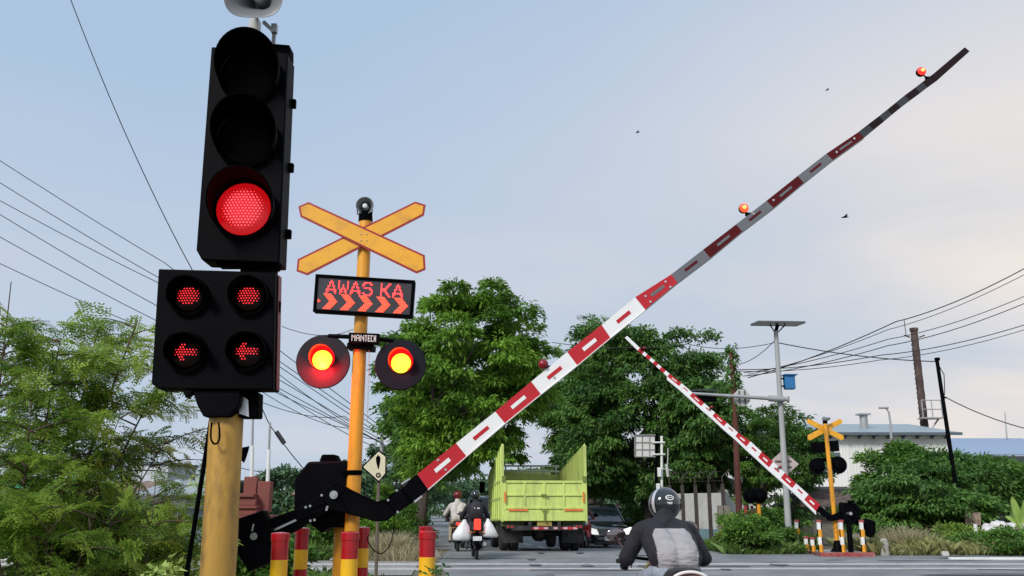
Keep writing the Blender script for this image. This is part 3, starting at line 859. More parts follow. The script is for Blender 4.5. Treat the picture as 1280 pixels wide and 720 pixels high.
def far_bollard(x, y, H, label, z0=.12, name='bollard', grp='white and yellow bollards on the platform', cols=None):
    t = thing('bollard', label, 'bollard', (x, y, z0), grp)
    r = .068
    p = MB(); p.lathe((x, y, z0 + H), (0, 0, 1), [(r + .004, -.06), (r + .004, -.005), (r * .9, 0), (.001, .004)], 20); p.build('cap', cols[0] if cols else KR, t)
    p = MB(); n = max(2, round(H / .19)); h = (H - .05) / n; N_ = 20
    for i in range(n):
        z1 = z0 + H - .05 - i * h; z2 = z1 - h
        b = len(p.v)
        p.v += [Vector((x + r * math.cos(2 * PI * k / N_), y + r * math.sin(2 * PI * k / N_), z)) for z in (z2, z1) for k in range(N_)]
        for k in range(N_):
            t_ = 360 * (k + .5) / N_
            dark = (t_ < 225 and t_ > 100) if i % 2 else (t_ > 290 or t_ < 80)
            p.f.append((b + k, b + (k + 1) % N_, b + N_ + (k + 1) % N_, b + N_ + k)); p.m.append(2 if dark and not cols else i % 2)
    p.build('post', [cols[1], cols[2]] if cols else [WHITEP, YPOLE2, BLACK2], t, smooth=60)
    return t


for px, Y, H, lb in ((998.5, 27.3, .82, 'tall white and yellow bollard at the far left corner of the platform'), (1026.5, 25.5, .84, 'tall white and yellow bollard at the near left corner of the platform'),
                     (1054.5, 25.5, .84, 'tall white and yellow bollard just right of the far yellow post'), (1050.5, 27.2, .80, 'white and yellow bollard partly hidden behind the far yellow post'),
                     (1080, 25.5, .84, 'tall white and yellow bollard at the right end of the platform'), (1009, 26.6, .38, 'short white and yellow bollard, left one of the two low ones on the platform'),
                     (1017, 25.9, .38, 'short white and yellow bollard, right one of the two low ones on the platform')):
    far_bollard(at(px, 690, Y).x, Y, H, lb)
YG = mat('dull_yellow', (.55, .42, .10), rough=.6)
for px, lb in ((966, 'leftmost of three small black and yellow posts in the weeds'), (973.5, 'middle one of three small black and yellow posts in the weeds'), (981, 'rightmost of three small black and yellow posts in the weeds')):
    Y = 30.5; far_bollard(at(px, 680, Y).x, Y, .72, lb, z0=0, grp='small posts in the weeds', cols=(BLACK2, BLACK2, YG))


# ------------------------------------------------------------------ bodies
def capsule(p0, p1, r0, r1, n=14, flat=(1, 1, 1)):
    mb = MB(); p0 = Vector(p0); p1 = Vector(p1); d = p1 - p0; L_ = d.length
    if L_ < 1e-6: d = Vector((0, 0, 1))
    d = d.normalized(); prof = []
    for i in range(6):
        a = PI / 2 * i / 5; prof.append((max(.0005, r0 * math.sin(a)), -r0 * math.cos(a)))
    for i in range(6):
        a = PI / 2 * i / 5; prof.append((max(.0005, r1 * math.cos(a)), L_ + r1 * math.sin(a)))
    mb.lathe(p0, d, prof, n)
    if flat != (1, 1, 1):
        c = (p0 + p1) / 2
        mb.v = [Vector((c.x + (v.x - c.x) * flat[0], c.y + (v.y - c.y) * flat[1], c.z + (v.z - c.z) * flat[2])) for v in mb.v]
    return mb


def body_mesh(name, prims, mats, voxel, smooth_it=6, wrinkle=0):
    """prims: (p0, p1, r0, r1, material index[, flat]); all fused into one continuous surface"""
    mb = MB()
    for q in prims:
        c = capsule(q[0], q[1], q[2], q[3], flat=q[5] if len(q) > 5 else (1, 1, 1)); mb.add(c.v, c.f)
    o = mb.build(name + '_tmp', mats, smooth=0)
    m = o.modifiers.new('r', 'REMESH'); m.mode = 'VOXEL'; m.voxel_size = voxel; m.adaptivity = 0
    s_ = o.modifiers.new('s', 'SMOOTH'); s_.factor = .5; s_.iterations = smooth_it
    if wrinkle:
        tx = bpy.data.textures.new('fold', 'CLOUDS'); tx.noise_scale = .09; tx.noise_depth = 3
        dm = o.modifiers.new('d', 'DISPLACE'); dm.texture = tx; dm.strength = wrinkle; dm.mid_level = .5; dm.texture_coords = 'LOCAL'
    dg = bpy.context.evaluated_depsgraph_get(); dg.update()
    me = bpy.data.meshes.new_from_object(o.evaluated_get(dg)); me.name = name
    bpy.data.objects.remove(o)
    me.materials.clear()
    for m in mats: me.materials.append(m)
    n = len(me.polygons); C_ = np.empty(n * 3); me.polygons.foreach_get('center', C_); C_ = C_.reshape(-1, 3)
    best = np.full(n, 1e9); idx = np.zeros(n, int)
    for q in prims:
        a = np.array(q[0], float); b = np.array(q[1], float); d = b - a; l2 = max(1e-9, d @ d)
        t = np.clip(((C_ - a) @ d) / l2, 0, 1); ds = np.linalg.norm(C_ - a - t[:, None] * d, axis=1) - (q[2] + (q[3] - q[2]) * t)
        k = ds < best; best[k] = ds[k]; idx[k] = q[4]
    me.polygons.foreach_set('material_index', idx.astype(np.int32)); me.polygons.foreach_set('use_smooth', np.ones(n, bool)); me.update()
    return me, C_, idx


def hand(prims, w, d, up, side, mi, curl=1.0, s=1.0):
    """wrist point w, palm direction d, up normal, side = thumb direction; fingers bend down over the grip"""
    d = Vector(d).normalized(); up = Vector(up).normalized(); side = Vector(side).normalized(); w = Vector(w)
    pe = w + d * .085 * s
    prims.append((w, pe, .026 * s, .034 * s, mi, (1, 1, 1)))
    for k, ln in enumerate((.075, .085, .08, .062)):
        o = side * (.030 - .020 * k) * s
        k0 = pe + o; k1 = k0 + (d * .8 - up * .5 * curl).normalized() * ln * .5 * s; k2 = k1 + (-up * 1.0 - d * .15 * curl).normalized() * ln * .35 * s; k3 = k2 + (-d * .9 - up * .3).normalized() * ln * .25 * s
        prims += [(k0, k1, .0105 * s, .010 * s, mi), (k1, k2, .010 * s, .009 * s, mi), (k2, k3, .009 * s, .008 * s, mi)]
    t0 = w + d * .03 * s + side * .03 * s; t1 = t0 + (side * .6 + d * .7 - up * .3).normalized() * .045 * s; t2 = t1 + (d * .5 - up * .9).normalized() * .03 * s
    prims += [(t0, t1, .014 * s, .011 * s, mi), (t1, t2, .011 * s, .0095 * s, mi)]


def rider(name, label, P, jacket, back, trousers, shoe, glove, skin, helmet_m, voxel=.014, wrinkle=0, headturn=0, seat_z=.80, bar=(.0, .52, .98), bar_w=.33, foot_y=.18, foot_z=.22, lean=.14, elbow_out=.10, helmet_kw={}, lift=0, elbow_z=None, backpanel=None, headshift=(0, 0, 0), torso=.60, bulk=1.0):
    """seated rider, local coordinates, facing +Y; P = (x, y, z, rotz)"""
    M_ = [jacket, back, trousers, shoe, glove, skin]
    pr = []
    hip = Vector((0, -.22, seat_z + .12)); ch = Vector((0, -.22 + lean * .8, seat_z + torso * .72)); sh = Vector((0, -.22 + lean * 1.25, seat_z + torso))
    neck = sh + Vector((0, .02, .07)); head = sh + Vector((headshift[0], .06 + headshift[1], .215 + headshift[2]))
    # pelvis and torso: pairs of capsules make it wide and shallow
    for sx in (-1, 1):
        pr.append((hip + Vector((sx * .075, 0, 0)), hip + Vector((sx * .06, .01, .12)), .125, .115, 2))
        pr.append((hip + Vector((sx * .065, .0, .10)), ch + Vector((sx * .085, 0, 0)), .130 * bulk, .125 * bulk, 0))
        pr.append((ch + Vector((sx * .085, 0, 0)), sh + Vector((sx * .10, 0, -.04)), .125 * bulk, .09, 0))
        pr.append((sh + Vector((sx * .06, 0, .0)), sh + Vector((sx * .195, 0, -.055)), .065, .075, 0))
    pr.append((sh, sh.lerp(head, .70) + Vector((0, -.02, -.02)), .088, .080, 0)); pr.append((neck, head, .055, .053, 5))
    pr.append((head + Vector((0, .0, -.03)), head + Vector((0, .01, .03)), .078, .092, 5, (.92, 1.08, 1.05)))
    hd = Matrix.Rotation(rad(headturn), 3, 'Z')
    fwd = hd @ Vector((0, 1, 0)); rt = hd @ Vector((1, 0, 0))
    pr.append((head + fwd * .085 + Vector((0, 0, -.0)), head + fwd * .112 + Vector((0, 0, -.03)), .010, .016, 5))   # nose
    pr.append((head + fwd * .07 + Vector((0, 0, -.085)), head + fwd * .088 + Vector((0, 0, -.095)), .035, .022, 5))   # chin
    pr.append((head + fwd * .092 + rt * -.018 + Vector((0, 0, -.062)), head + fwd * .092 + rt * .018 + Vector((0, 0, -.062)), .009, .009, 5))   # lips
    for sx in (-1, 1): pr.append((head + rt * .085 * sx + Vector((0, 0, -.02)), head + rt * .088 * sx + Vector((0, 0, .015)), .014, .016, 5))
    by, bz = bar[1], bar[2]
    for sx in (-1, 1):
        s0 = sh + Vector((sx * .205, 0, -.06)); wr = Vector((sx * bar_w, by - .10, bz + .03))
        mid = (s0 + wr) / 2; el = Vector((sx * (abs(mid.x) + elbow_out), mid.y - .10, (elbow_z if elbow_z else mid.z - .12)))
        pr.append((s0, el, .070 * bulk, .062 * bulk, 0)); pr.append((el, wr, .060 * bulk, .040, 0))
        hand(pr, wr, (0, 1, -.15), (0, .1, 1), (-sx, 0, 0), 4)
        th0 = hip + Vector((sx * .09, .03, -.02)); kn = Vector((sx * .17, .30, seat_z + .02)); an = Vector((sx * .19, foot_y, foot_z + .08))
        pr.append((th0, kn, .105, .072, 2)); pr.append((kn, an, .068, .045, 2))
        pr.append((an + Vector((0, -.03, -.04)), an + Vector((sx * .01, .14, -.055)), .040, .036, 3, (1, 1, 1)))
    me, C_, idx = body_mesh(name, pr, M_, voxel, wrinkle=wrinkle)
    idx[(idx == 5) & (C_[:, 1] < head.y + .03)] = 4 if name == 'person' and bulk > 1 else 5
    idx[(idx == 2) & (C_[:, 2] > hip.z + .06) & (C_[:, 1] < .1)] = 0
    me.polygons.foreach_set('material_index', idx.astype(np.int32))
    if backpanel:
        sel = backpanel(C_, idx, hip, sh)
        idx[sel] = 1; me.polygons.foreach_set('material_index', idx.astype(np.int32))
    o = bpy.data.objects.new(name, me); COL.objects.link(o); tag(o, label, 'person')
    ORG[o.name] = Vector((0, 0, 0))
    # eyes
    p = MB()
    for sx in (-1, 1): p.ball(tuple(head + fwd * .088 + rt * .032 * sx + Vector((0, 0, .004))), .012, 8)
    p.build('eyes', mat('eye_white', (.5, .5, .5), rough=.2, var=0), o)
    # helmet
    hm, trim = helmet_m
    p = MB(); R = .137; n = 28; rings = []
    hc_ = head + Vector((0, -.005, .035))
    for i in range(0, 15):
        ph = PI * .03 + (PI * .79) * i / 14
        ring = []
        for k in range(n):
            a = 2 * PI * k / n
            front = max(0, math.sin(a))
            rr_ = R * math.sin(ph); zz = R * 1.03 * math.cos(ph)
            v = Vector((rr_ * math.cos(a) * .93, rr_ * math.sin(a) * 1.1, zz))
            ring.append(hc_ + hd @ v)
        rings.append(ring)
    # open the face: drop faces at the front low rows
    b0 = len(p.v); p.v += [q for r_ in rings for q in r_]
    for i in range(14):
        for k in range(n):
            a = 360 * (k + .5) / n
            if i >= 6 and 40 < a < 140 and i < 12: continue
            p.f.append((b0 + i * n + k, b0 + i * n + (k + 1) % n, b0 + (i + 1) * n + (k + 1) % n, b0 + (i + 1) * n + k)); p.m.append(0)
    p.f.append(tuple(b0 + k for k in range(n))); p.m.append(0)
    h_ = p.build('helmet', hm, o, smooth=60)
    so_ = h_.modifiers.new('shell', 'SOLIDIFY'); so_.thickness = .018; so_.offset = -1
    p = MB()
    vis = []
    for zz in (.045, -.01, -.06):
        ring = []
        for k in range(11):
            a = rad(35 + 110 * k / 10); q = math.sqrt(max(0, 1 - (zz / (R * 1.03)) ** 2)) * R * 1.03
            ring.append(hc_ + hd @ Vector((q * math.cos(a) * .95, q * math.sin(a) * 1.12, zz)))
        vis.append(ring)
    p.loft(vis, cap=False, closed=False); v_ = p.build('visor', mat('smoked_visor', (.02, .02, .025), rough=.08, coat=.5), h_, smooth=60)
    v_.modifiers.new('shell', 'SOLIDIFY').thickness = .003
    if trim:
        p = MB()
        trim(p, hc_, hd, R)
        p.build('decal', [WHITEP, mat('silver_decal', (.55, .57, .58), rough=.3, metal=.3), BLACK2], h_, fixn=False, smooth=0)
    o.location = (P[0], P[1], P[2]); o.rotation_euler = (0, 0, P[3])
    return o


# ------------------------------------------------------------------ motorcycles
def motorcycle(label, cat_, name, paint, P, tail_z=.86, sport=False, tail_trim=None, lampm=None, fender_white=False, mirror_m=None, grp=None, mirrors=((-.36, .42, 1.12), (.36, .42, 1.12))):
    """local coordinates facing +Y, origin on the ground between the wheels"""
    t = thing(name, label, cat_, (0, 0, 0), grp)
    wr = .29; ay, by = -.62, .66
    CHR = mat('rim_metal', (.35, .35, .36), rough=.35, metal=.6)
    for y in (ay, by):
        p = MB(); ring = []
        for i in range(33):
            a = 2 * PI * i / 32; ring.append(Vector((0, y + (wr - .045) * math.cos(a), wr + (wr - .045) * math.sin(a))))
        p.tube(ring, .045 if y < 0 else .04, 10, cap=False); wh = p.build('wheel', RUBBER, t, smooth=60)
        p = MB(); ring = [Vector((0, y + (wr - .085) * math.cos(2 * PI * i / 32), wr + (wr - .085) * math.sin(2 * PI * i / 32))) for i in range(33)]
        p.tube(ring, .016, 6, cap=False); p.cyl((-.05, y, wr), (.05, y, wr), .04, .04, 14)
        for k in range(5): a = 2 * PI * k / 5; p.cyl((0, y, wr), (0, y + (wr - .09) * math.cos(a), wr + (wr - .09) * math.sin(a)), .016, .010, 6)
        p.build('rim', CHR, wh)
    p = MB()
    for sx in (-1, 1): p.tube([(sx * .075, by, wr), (sx * .075, by - .16, wr + .36), (sx * .07, by - .25, .86)], .022, 10)
    p.build('fork', CHR, t)
    p = MB()
    for sx in (-1, 1): p.tube([(sx * .10, ay, wr), (sx * .11, -.2, .34), (sx * .1, .05, .36)], .026, 8)
    p.tube([(.13, ay - .05, wr + .10), (.13, -.2, .52), ], .022, 8); p.tube([(-.13, ay - .05, wr + .10), (-.13, -.2, .52)], .022, 8)
    p.build('swingarm', BLACK2, t)
    p = MB(); p.box((0, -.02, .36), (.26, .42, .26)); p.tube([(0, .05, .30), (0, .3, .34), (0, .42, .6)], .09, 12); p.build('engine', mat('engine_grey', (.10, .10, .11), rough=.5, metal=.5), t, bevel=.03)
    # tail and seat
    zt = tail_z
    p = MB(); rings = []
    for y, wd, z0, z1 in ((-.86, .05, zt - .06, zt + .0), (-.80, .10, zt - .11, zt + .03), (-.6, .135, zt - .2, zt + .0), (-.3, .14, zt - .26, zt - .06), (-.0, .12, .5, zt - .08), (.2, .08, .5, zt - .02)):
        rings.append([Vector((wd * math.copysign(abs(math.cos(a)) ** .7, math.cos(a)), y, (z0 + z1) / 2 + (z1 - z0) / 2 * math.copysign(abs(math.sin(a)) ** .7, math.sin(a)))) for a in [2 * PI * k / 20 for k in range(20)]])
    p.loft(rings); p.build('tail_cowl', paint, t, smooth=50)
    p = MB(); rings = []
    for y, wd, z0, z1 in ((-.62, .11, zt - .03, zt + .06), (-.5, .14, zt - .05, zt + .07), (-.3, .14, zt - .09, zt + .0), (-.05, .11, zt - .1, zt - .01)):
        rings.append([Vector((wd * math.copysign(abs(math.cos(a)) ** .6, math.cos(a)), y, (z0 + z1) / 2 + (z1 - z0) / 2 * math.copysign(abs(math.sin(a)) ** .6, math.sin(a)))) for a in [2 * PI * k / 16 for k in range(16)]])
    p.loft(rings); p.build('seat', RUBBER, t, smooth=50)
    # front: leg shield / tank
    p = MB(); rings = []
    prof = ((.10, .10, .52, zt + .03), (.25, .15, .48, zt + .10), (.42, .17, .50, .98), (.55, .14, .62, .98), (.64, .07, .74, .92)) if sport else ((.22, .07, .3, .5), (.32, .17, .28, .7), (.42, .20, .3, .95), (.5, .17, .5, 1.0), (.58, .08, .7, .98))
    for y, wd, z0, z1 in prof:
        rings.append([Vector((wd * math.copysign(abs(math.cos(a)) ** .8, math.cos(a)), y, (z0 + z1) / 2 + (z1 - z0) / 2 * math.sin(a))) for a in [2 * PI * k / 20 for k in range(20)]])
    p.loft(rings); p.build('front_fairing', paint, t, smooth=50)
    p = MB(); p.lathe((0, prof[-1][0] - .03, .86), (0, 1, 0), [(.001, 0), (.07, .01), (.075, .05), (.05, .07), (.001, .075)], 18); p.build('headlight', mat('lamp_glass', (.6, .6, .6), rough=.1), t)
    for y, zf in ((by, wr),):
        p = MB(); pts = [Vector((0, y + (wr + .04) * math.cos(a), wr + (wr + .04) * math.sin(a))) for a in [rad(20 + 15 * k) for k in range(9)]]
        p.tube(pts, .055, 8, flat=.35); p.build('front_fender', paint, t)
    p = MB(); pts = [Vector((0, ay + (wr + .06) * math.cos(a), wr + (wr + .06) * math.sin(a))) for a in [rad(75 + 14 * k) for k in range(9)]]
    p.tube(pts, .06, 8, flat=.3); rf = p.build('rear_fender', BLACK2, t)
    # lamp, plate
    p = MB(); p.box((0, -.86, zt - .02), (.15, .05, .085)); p.build('tail_lamp', lampm or emis('tail_lamp', (1, .02, .01), .5, (.3, .01, .01)), t, bevel=.015, seg=2)
    p = MB(); p.box((0, -.93, .52), (.22, .008, .11), R=Matrix.Rotation(rad(-18), 3, 'X')); p.build('number_plate', mat('plate_white', (.55, .55, .55) if not fender_white else (.03, .03, .03), rough=.5, var=.1, dirt=(.05, .05, .05), dirt_amt=.8, dirt_scale=30), t)
    for sx in (-1, 1): 
        p = MB(); p.ball((sx * .15, -.82, zt - .13), (.03, .04, .022), 10); p.cyl((sx * .04, -.8, zt - .13), (sx * .14, -.8, zt - .13), .008, .008, 6); p.build('indicator', mat('amber_lens', (.55, .17, .02), rough=.25), t)
    p = MB(); p.tube([(.12, -.1, .24), (.16, -.45, .28), (.18, -.72, .36), (.185, -.86, .39)], [.025, .04, .055, .05], 14); p.build('exhaust', CHR, t)
    # bars and mirrors
    hb = MB(); hb.tube([(-.37, .36, .97), (-.26, .42, 1.0), (-.1, .44, .98), (.1, .44, .98), (.26, .42, 1.0), (.37, .36, .97)], .013, 8); 
    bar = hb.build('handlebar', BLACK2, t)
    gp = MB()
    for sx in (-1, 1): gp.tube([(sx * .28, .405, .995), (sx * .38, .355, .968)], .02, 10)
    gp.build('grips', RUBBER, bar)
    for mx_, my, mz in mirrors:
        sx = 1 if mx_ > 0 else -1
        p = MB(); p.tube([(sx * .25, .43, 1.0), (mx_ * .92, my, (1.0 + mz) / 2 + .02), (mx_, my, mz)], .008, 6)
        rings = []
        q = MB(); q.lathe((mx_, my, mz), (0, -1, 0), [(.001, -.035), (.035, -.03), (.055, -.008), (.058, .0)], 20, sx=1.5)
        p.add(q.v, q.f); mi = p.build('mirror', mirror_m or BLACK2, t)
        p = MB(); p.lathe((mx_, my, mz), (0, -1, 0), [(.054, .0), (.05, .003), (.001, .0035)], 20, sx=1.5); p.build('mirror_glass', mat('mirror_glass', (.25, .22, .22), rough=.08, metal=.9), mi)
    for sx in (-1, 1): 
        p = MB(); p.cyl((sx * .1, .16, .26), (sx * .24, .16, .26), .015, .015, 8); p.build('footrest', BLACK2, t)
    t.location = P[:3]; t.rotation_euler = (0, 0, P[3])
    return t


SKIN = mat('brown_skin', (.30, .16, .10), rough=.55)
DARKCLOTH = mat('black_jacket_cloth', (.009, .0085, .014), rough=.8, var=.25, scale=14, bump=.25, bscale=25)
GREYCLOTH = mat('grey_jacket_cloth', (.33, .315, .32), rough=.8, var=.08, scale=9, bump=1.0, bscale=11, stretch=(.7, 1, 3.2))
JEANS = mat('pale_blue_trousers', (.33, .38, .45), rough=.85, var=.15)
DJEANS = mat('dark_trousers', (.03, .03, .045), rough=.85)
HELB = mat('black_gloss_helmet', (.012, .016, .018), rough=.12, coat=.6, var=.1)

# main rider
def panel(C_, idx, hip, sh):
    z, x, y = C_[:, 2], C_[:, 0], C_[:, 1]
    zt = sh.z - .03 - 1.2 * np.maximum(0, np.abs(x) - .12)
    wlim = .150 + .012 * np.sin(np.clip((z - hip.z) / (zt - hip.z), 0, 1) * 3)
    axis_y = hip.y + (sh.y - hip.y) * np.clip((z - hip.z) / (sh.z - hip.z), 0, 1)
    return (idx == 0) & (z < zt) & (z > hip.z + .02) & (np.abs(x) < wlim + .0) & (y < axis_y + .01)


def arai(p, c, hd, R):
    def on(a, e, rr_=1.012):
        ca, sa = math.cos(rad(a)), math.sin(rad(a)); ce, se = math.cos(rad(e)), math.sin(rad(e))
        return c + hd @ Vector((R * rr_ * ce * ca * .93, R * rr_ * ce * sa * 1.1, R * rr_ * 1.03 * se))
    # oval badge: a white ring with a small bar
    a0, e0 = 333, 22
    n = 24; vs = []; fs = []
    for k in range(n):
        t = 2 * PI * k / n
        vs += [on(a0 + 17 * math.cos(t), e0 + 9.5 * math.sin(t), 1.016), on(a0 + 12 * math.cos(t), e0 + 6 * math.sin(t), 1.016)]
    for k in range(n): fs.append((2 * k, 2 * k + 1, (2 * k + 3) % (2 * n), (2 * k + 2) % (2 * n)))
    p.add(vs, fs, 0)
    for (da, de, w_, h_) in ((-5, 0, 3.2, 1.6), (4, 0.3, 3.2, 1.6), (-2, -17, 10, 1.5), (-1, -21, 8, 1.2)):
        p.add([on(a0 + da - w_, e0 + de - h_, 1.018), on(a0 + da + w_, e0 + de - h_, 1.018), on(a0 + da + w_, e0 + de + h_, 1.018), on(a0 + da - w_, e0 + de + h_, 1.018)], [(0, 1, 2, 3)], 0)
    # silver stripe down the left side
    vs = []
    for e in range(70, -31, -10): vs += [on(252 + (70 - e) * .12, e, 1.014), on(270 + (70 - e) * .06, e, 1.014)]
    p.add(vs, [(2 * i, 2 * i + 1, 2 * i + 3, 2 * i + 2) for i in range(10)], 1)
    vs = []
    for e in range(60, -41, -10): vs += [on(232, e, 1.014), on(240, e, 1.014)]
    p.add(vs, [(2 * i, 2 * i + 1, 2 * i + 3, 2 * i + 2) for i in range(10)], 1)


REDBIKE = mat('red_bike_paint', (.30, .012, .02), rough=.18, coat=.6, var=.05)
mp_ = (at(835, 660, 7.8).x, 7.75, -.15, rad(2))
mb1 = motorcycle('red motorcycle under the rider in the grey backed jacket', 'motorcycle', 'motorcycle', REDBIKE, mp_, tail_z=.90, sport=True, mirrors=((-.36, .52, 1.18), (.27, .50, 1.24)), mirror_m=mat('mirror_maroon', (.06, .02, .022), rough=.25, coat=.4))
p = MB(); pts = [Vector((.145 * math.cos(a), -.70 - .02 * math.sin(a), .865 + .085 * math.sin(a))) for a in [rad(10 + 160 * k / 16) for k in range(17)]]
p.tube(pts, .012, 8); p.build('grab_rail', WHITEP, mb1)
r1 = rider('person', 'motorcyclist from behind in black jacket with grey back panel and black helmet with oval badge', mp_, DARKCLOTH, GREYCLOTH, JEANS, RUBBER, DARKCLOTH, SKIN, (HELB, arai), voxel=.0095, wrinkle=.020, headturn=-50, seat_z=.80, bar=(0, .50, .93), bar_w=.30, lean=.34, elbow_out=.07, backpanel=panel, elbow_z=1.0, headshift=(.045, .10, -.085), torso=.475, bulk=1.08)
# ------------------------------------------------------------------ scooter riders beyond the crossing
OFFW = mat('offwhite_shirt', (.50, .46, .42), rough=.85, var=.12)
SILV = mat('silver_helmet', (.45, .47, .5), rough=.2, coat=.4)
WHBAG = mat('white_plastic_bag', (.66, .66, .66), rough=.4, var=.06, bump=.5, bscale=14)
hot = emis('brake_lamp', (1, .045, .02), 1.15, (.4, .02, .01))
x = at(593.5, 690, 24.7).x; P2 = (x, 24.7, road_z(24.7), rad(6))
sc2 = motorcycle('dark scooter with lit red tail lamp and white bags hung on both sides', 'scooter', 'scooter', mat('dark_scooter', (.03, .03, .035), rough=.3), P2, tail_z=.80, lampm=hot, fender_white=True)
p = MB(); p.box((0, -.90, .86), (.17, .06, .27)); p.build('tail_panel', hot, sc2, bevel=.02)
p2_ = rider('person', 'scooter rider with a black backpack and black helmet beside the green truck', P2, DARKCLOTH, DARKCLOTH, DJEANS, RUBBER, SKIN, SKIN, (HELB, None), voxel=.018, seat_z=.74, lean=.1, elbow_out=.08)
bp = thing('backpack', 'black backpack worn by the rider with the white bags', 'backpack', (0, 0, 0))
p = MB(); rings = []
for z, wd, dp in ((.98, .13, .07), (1.02, .165, .10), (1.2, .17, .12), (1.36, .15, .10), (1.43, .08, .05)):
    rings.append([Vector((wd * math.copysign(abs(math.cos(a)) ** .6, math.cos(a)), -.40 + dp * math.copysign(abs(math.sin(a)) ** .6, math.sin(a)), z)) for a in [2 * PI * k / 20 for k in range(20)]])
p.loft(rings); p.build('bag_body', mat('backpack_black', (.012, .012, .016), rough=.7), bp, smooth=60)
p = MB(); p.box((-.05, -.515, 1.26), (.035, .012, .018)); p.box((.05, -.515, 1.255), (.07, .012, .025)); p.build('reflector', WHITEP, bp)
p = MB()
for sx in (-1, 1): p.tube([(sx * .10, -.33, 1.42), (sx * .12, -.18, 1.46), (sx * .12, -.02, 1.36), (sx * .12, -.08, 1.1)], .018, 6)
p.build('strap', BLACK2, bp)
bp.location = P2[:3]; bp.rotation_euler = (0, 0, P2[3])
for i, (sx, zt, wd, h_, lb) in enumerate(((-1, .98, .24, .52, 'bulging white plastic bag hung on the left of the scooter by the truck'), (1, 1.0, .19, .46, 'slim white plastic bag hung on the right of the scooter by the truck'))):
    b = MB(); rings = []; rr = random.Random(i + 5)
    for j, (f, w_, d_) in enumerate(((0, .12, .15), (.14, .30, .35), (.35, .62, .7), (.7, .92, 1), (.9, 1.0, .9), (1, .85, .6))):
        rings.append([Vector((sx * (.13 + wd * .75) + wd * w_ * math.cos(a) * (1 + .12 * rr.uniform(-1, 1)) + sx * f * .08, -.72 + .13 * d_ * math.sin(a) * (1 + .15 * rr.uniform(-1, 1)), zt - f * h_)) for a in [2 * PI * k / 18 for k in range(18)]])
    b.loft(rings); o = b.build('plastic_bag', WHBAG, smooth=70); tag(o, lb, 'bag', 'white bags on the scooter'); o.location = P2[:3]; o.rotation_euler = (0, 0, P2[3])
x = at(571, 685, 28).x; P3 = (x, 28, road_z(28), rad(6))
motorcycle('dark scooter with a small red lamp at the left road edge', 'scooter', 'scooter', mat('dark_scooter', (.03,) * 3), P3, tail_z=.80, lampm=emis('tail_lamp2', (1, .04, .02), 1.0))
rider('person', 'scooter rider in a pale shirt and dark red helmet at the left road edge', P3, OFFW, OFFW, mat('khaki_trousers', (.33, .28, .2), rough=.9), RUBBER, SKIN, SKIN, (mat('dark_red_helmet', (.12, .01, .015), rough=.2), None), voxel=.018, seat_z=.74, lean=.06)
x = at(578, 680, 34).x; P4 = (x, 34, road_z(34), rad(6))
motorcycle('pale scooter farthest ahead in the left lane', 'scooter', 'scooter', mat('pale_scooter', (.4, .42, .42), rough=.3), P4, tail_z=.80)
rider('person', 'distant scooter rider with a silver helmet and pale jacket ahead of the others', P4, mat('pale_jacket', (.42, .45, .44), rough=.8, var=.2), OFFW, DJEANS, RUBBER, SKIN, SKIN, (SILV, None), voxel=.022, seat_z=.74, lean=.05)
x = at(585, 680, 37).x; P5 = (x + .25, 38, road_z(38), rad(6))
motorcycle('dark blue scooter half hidden ahead of the rider with the backpack', 'scooter', 'scooter', mat('blue_scooter', (.03, .05, .12), rough=.3), P5, tail_z=.80)
rider('person', 'distant scooter rider in green grey clothes nearly hidden behind the backpack rider', P5, mat('sage_jacket', (.20, .27, .25), rough=.8), OFFW, DJEANS, RUBBER, SKIN, SKIN, (mat('white_helmet', (.6, .6, .6), rough=.25), None), voxel=.022, seat_z=.74, lean=.05)


# ------------------------------------------------------------------ vehicles
def wheel(t, x, y, r, w_, parent_name='wheel', dual=False, side=1, rimm=None):
    p = MB(); p.lathe((x, y, r), (side, 0, 0), [(.001, -w_), (r * .62, -w_), (r * .9, -w_ * .98), (r, -w_ * .8), (r, -w_ * .2), (r * .9, -.0), (r * .66, .0), (r * .62, -.02), (.001, -.02)], 32)
    wh = p.build('wheel', RUBBER, t, smooth=40)
    p = MB(); p.lathe((x, y, r), (side, 0, 0), [(.001, -.05), (r * .15, -.05), (r * .2, -.015), (r * .35, -.055), (r * .58, -.035), (r * .62, -.004), (r * .64, -.004), (r * .64, -.02)], 24); p.build('rim', rimm or ALU, wh)
    return wh


LIME = mat('lime_green_paint', (.54, .65, .17), rough=.5, var=.08, dirt=(.27, .28, .11), dirt_amt=.75, dirt_scale=2.2, stretch=(1.6, 1.6, .35), bump=.15, bscale=3)
LIMED = mat('dusty_lime_inside', (.42, .50, .12), rough=.7, var=.12, dirt=(.25, .24, .14), dirt_amt=.7, dirt_scale=3)
CHAS = mat('chassis_black', (.02, .02, .022), rough=.75, var=.3, dirt=(.12, .10, .08), dirt_amt=.6)
t = thing('dump_truck', 'lime green dump truck seen from behind with tall sloping side walls', 'truck')
Wd = 2.40; hw_ = Wd / 2; Z0, Z1 = .86, 1.98; Ln = 5.3; ZR, ZF = 2.98, 2.45
p = MB()
p.box((0, -.02, (Z0 + Z1) / 2), (Wd - .06, .05, Z1 - Z0), mat=0)
tg = p.build('tailgate', [LIME], t, bevel=.006)
p = MB()
for k in range(5):
    xx = -hw_ + .07 + (Wd - .14) * k / 4; ww = .10 if k in (0, 2, 4) else .07
    p.box((xx, -.06, (Z0 + Z1) / 2 + .14), (ww * .8, .032, Z1 - Z0 - .29))
for z, h_ in ((Z1 - .03, .085), ((Z0 + Z1) / 2 + .16, .07), (Z0 + .36, .08)): p.box((0, -.063, z), (Wd - .05, .038, h_ * .8))
p.box((0, -.06, Z0 + .14), (Wd - .02, .06, .28))
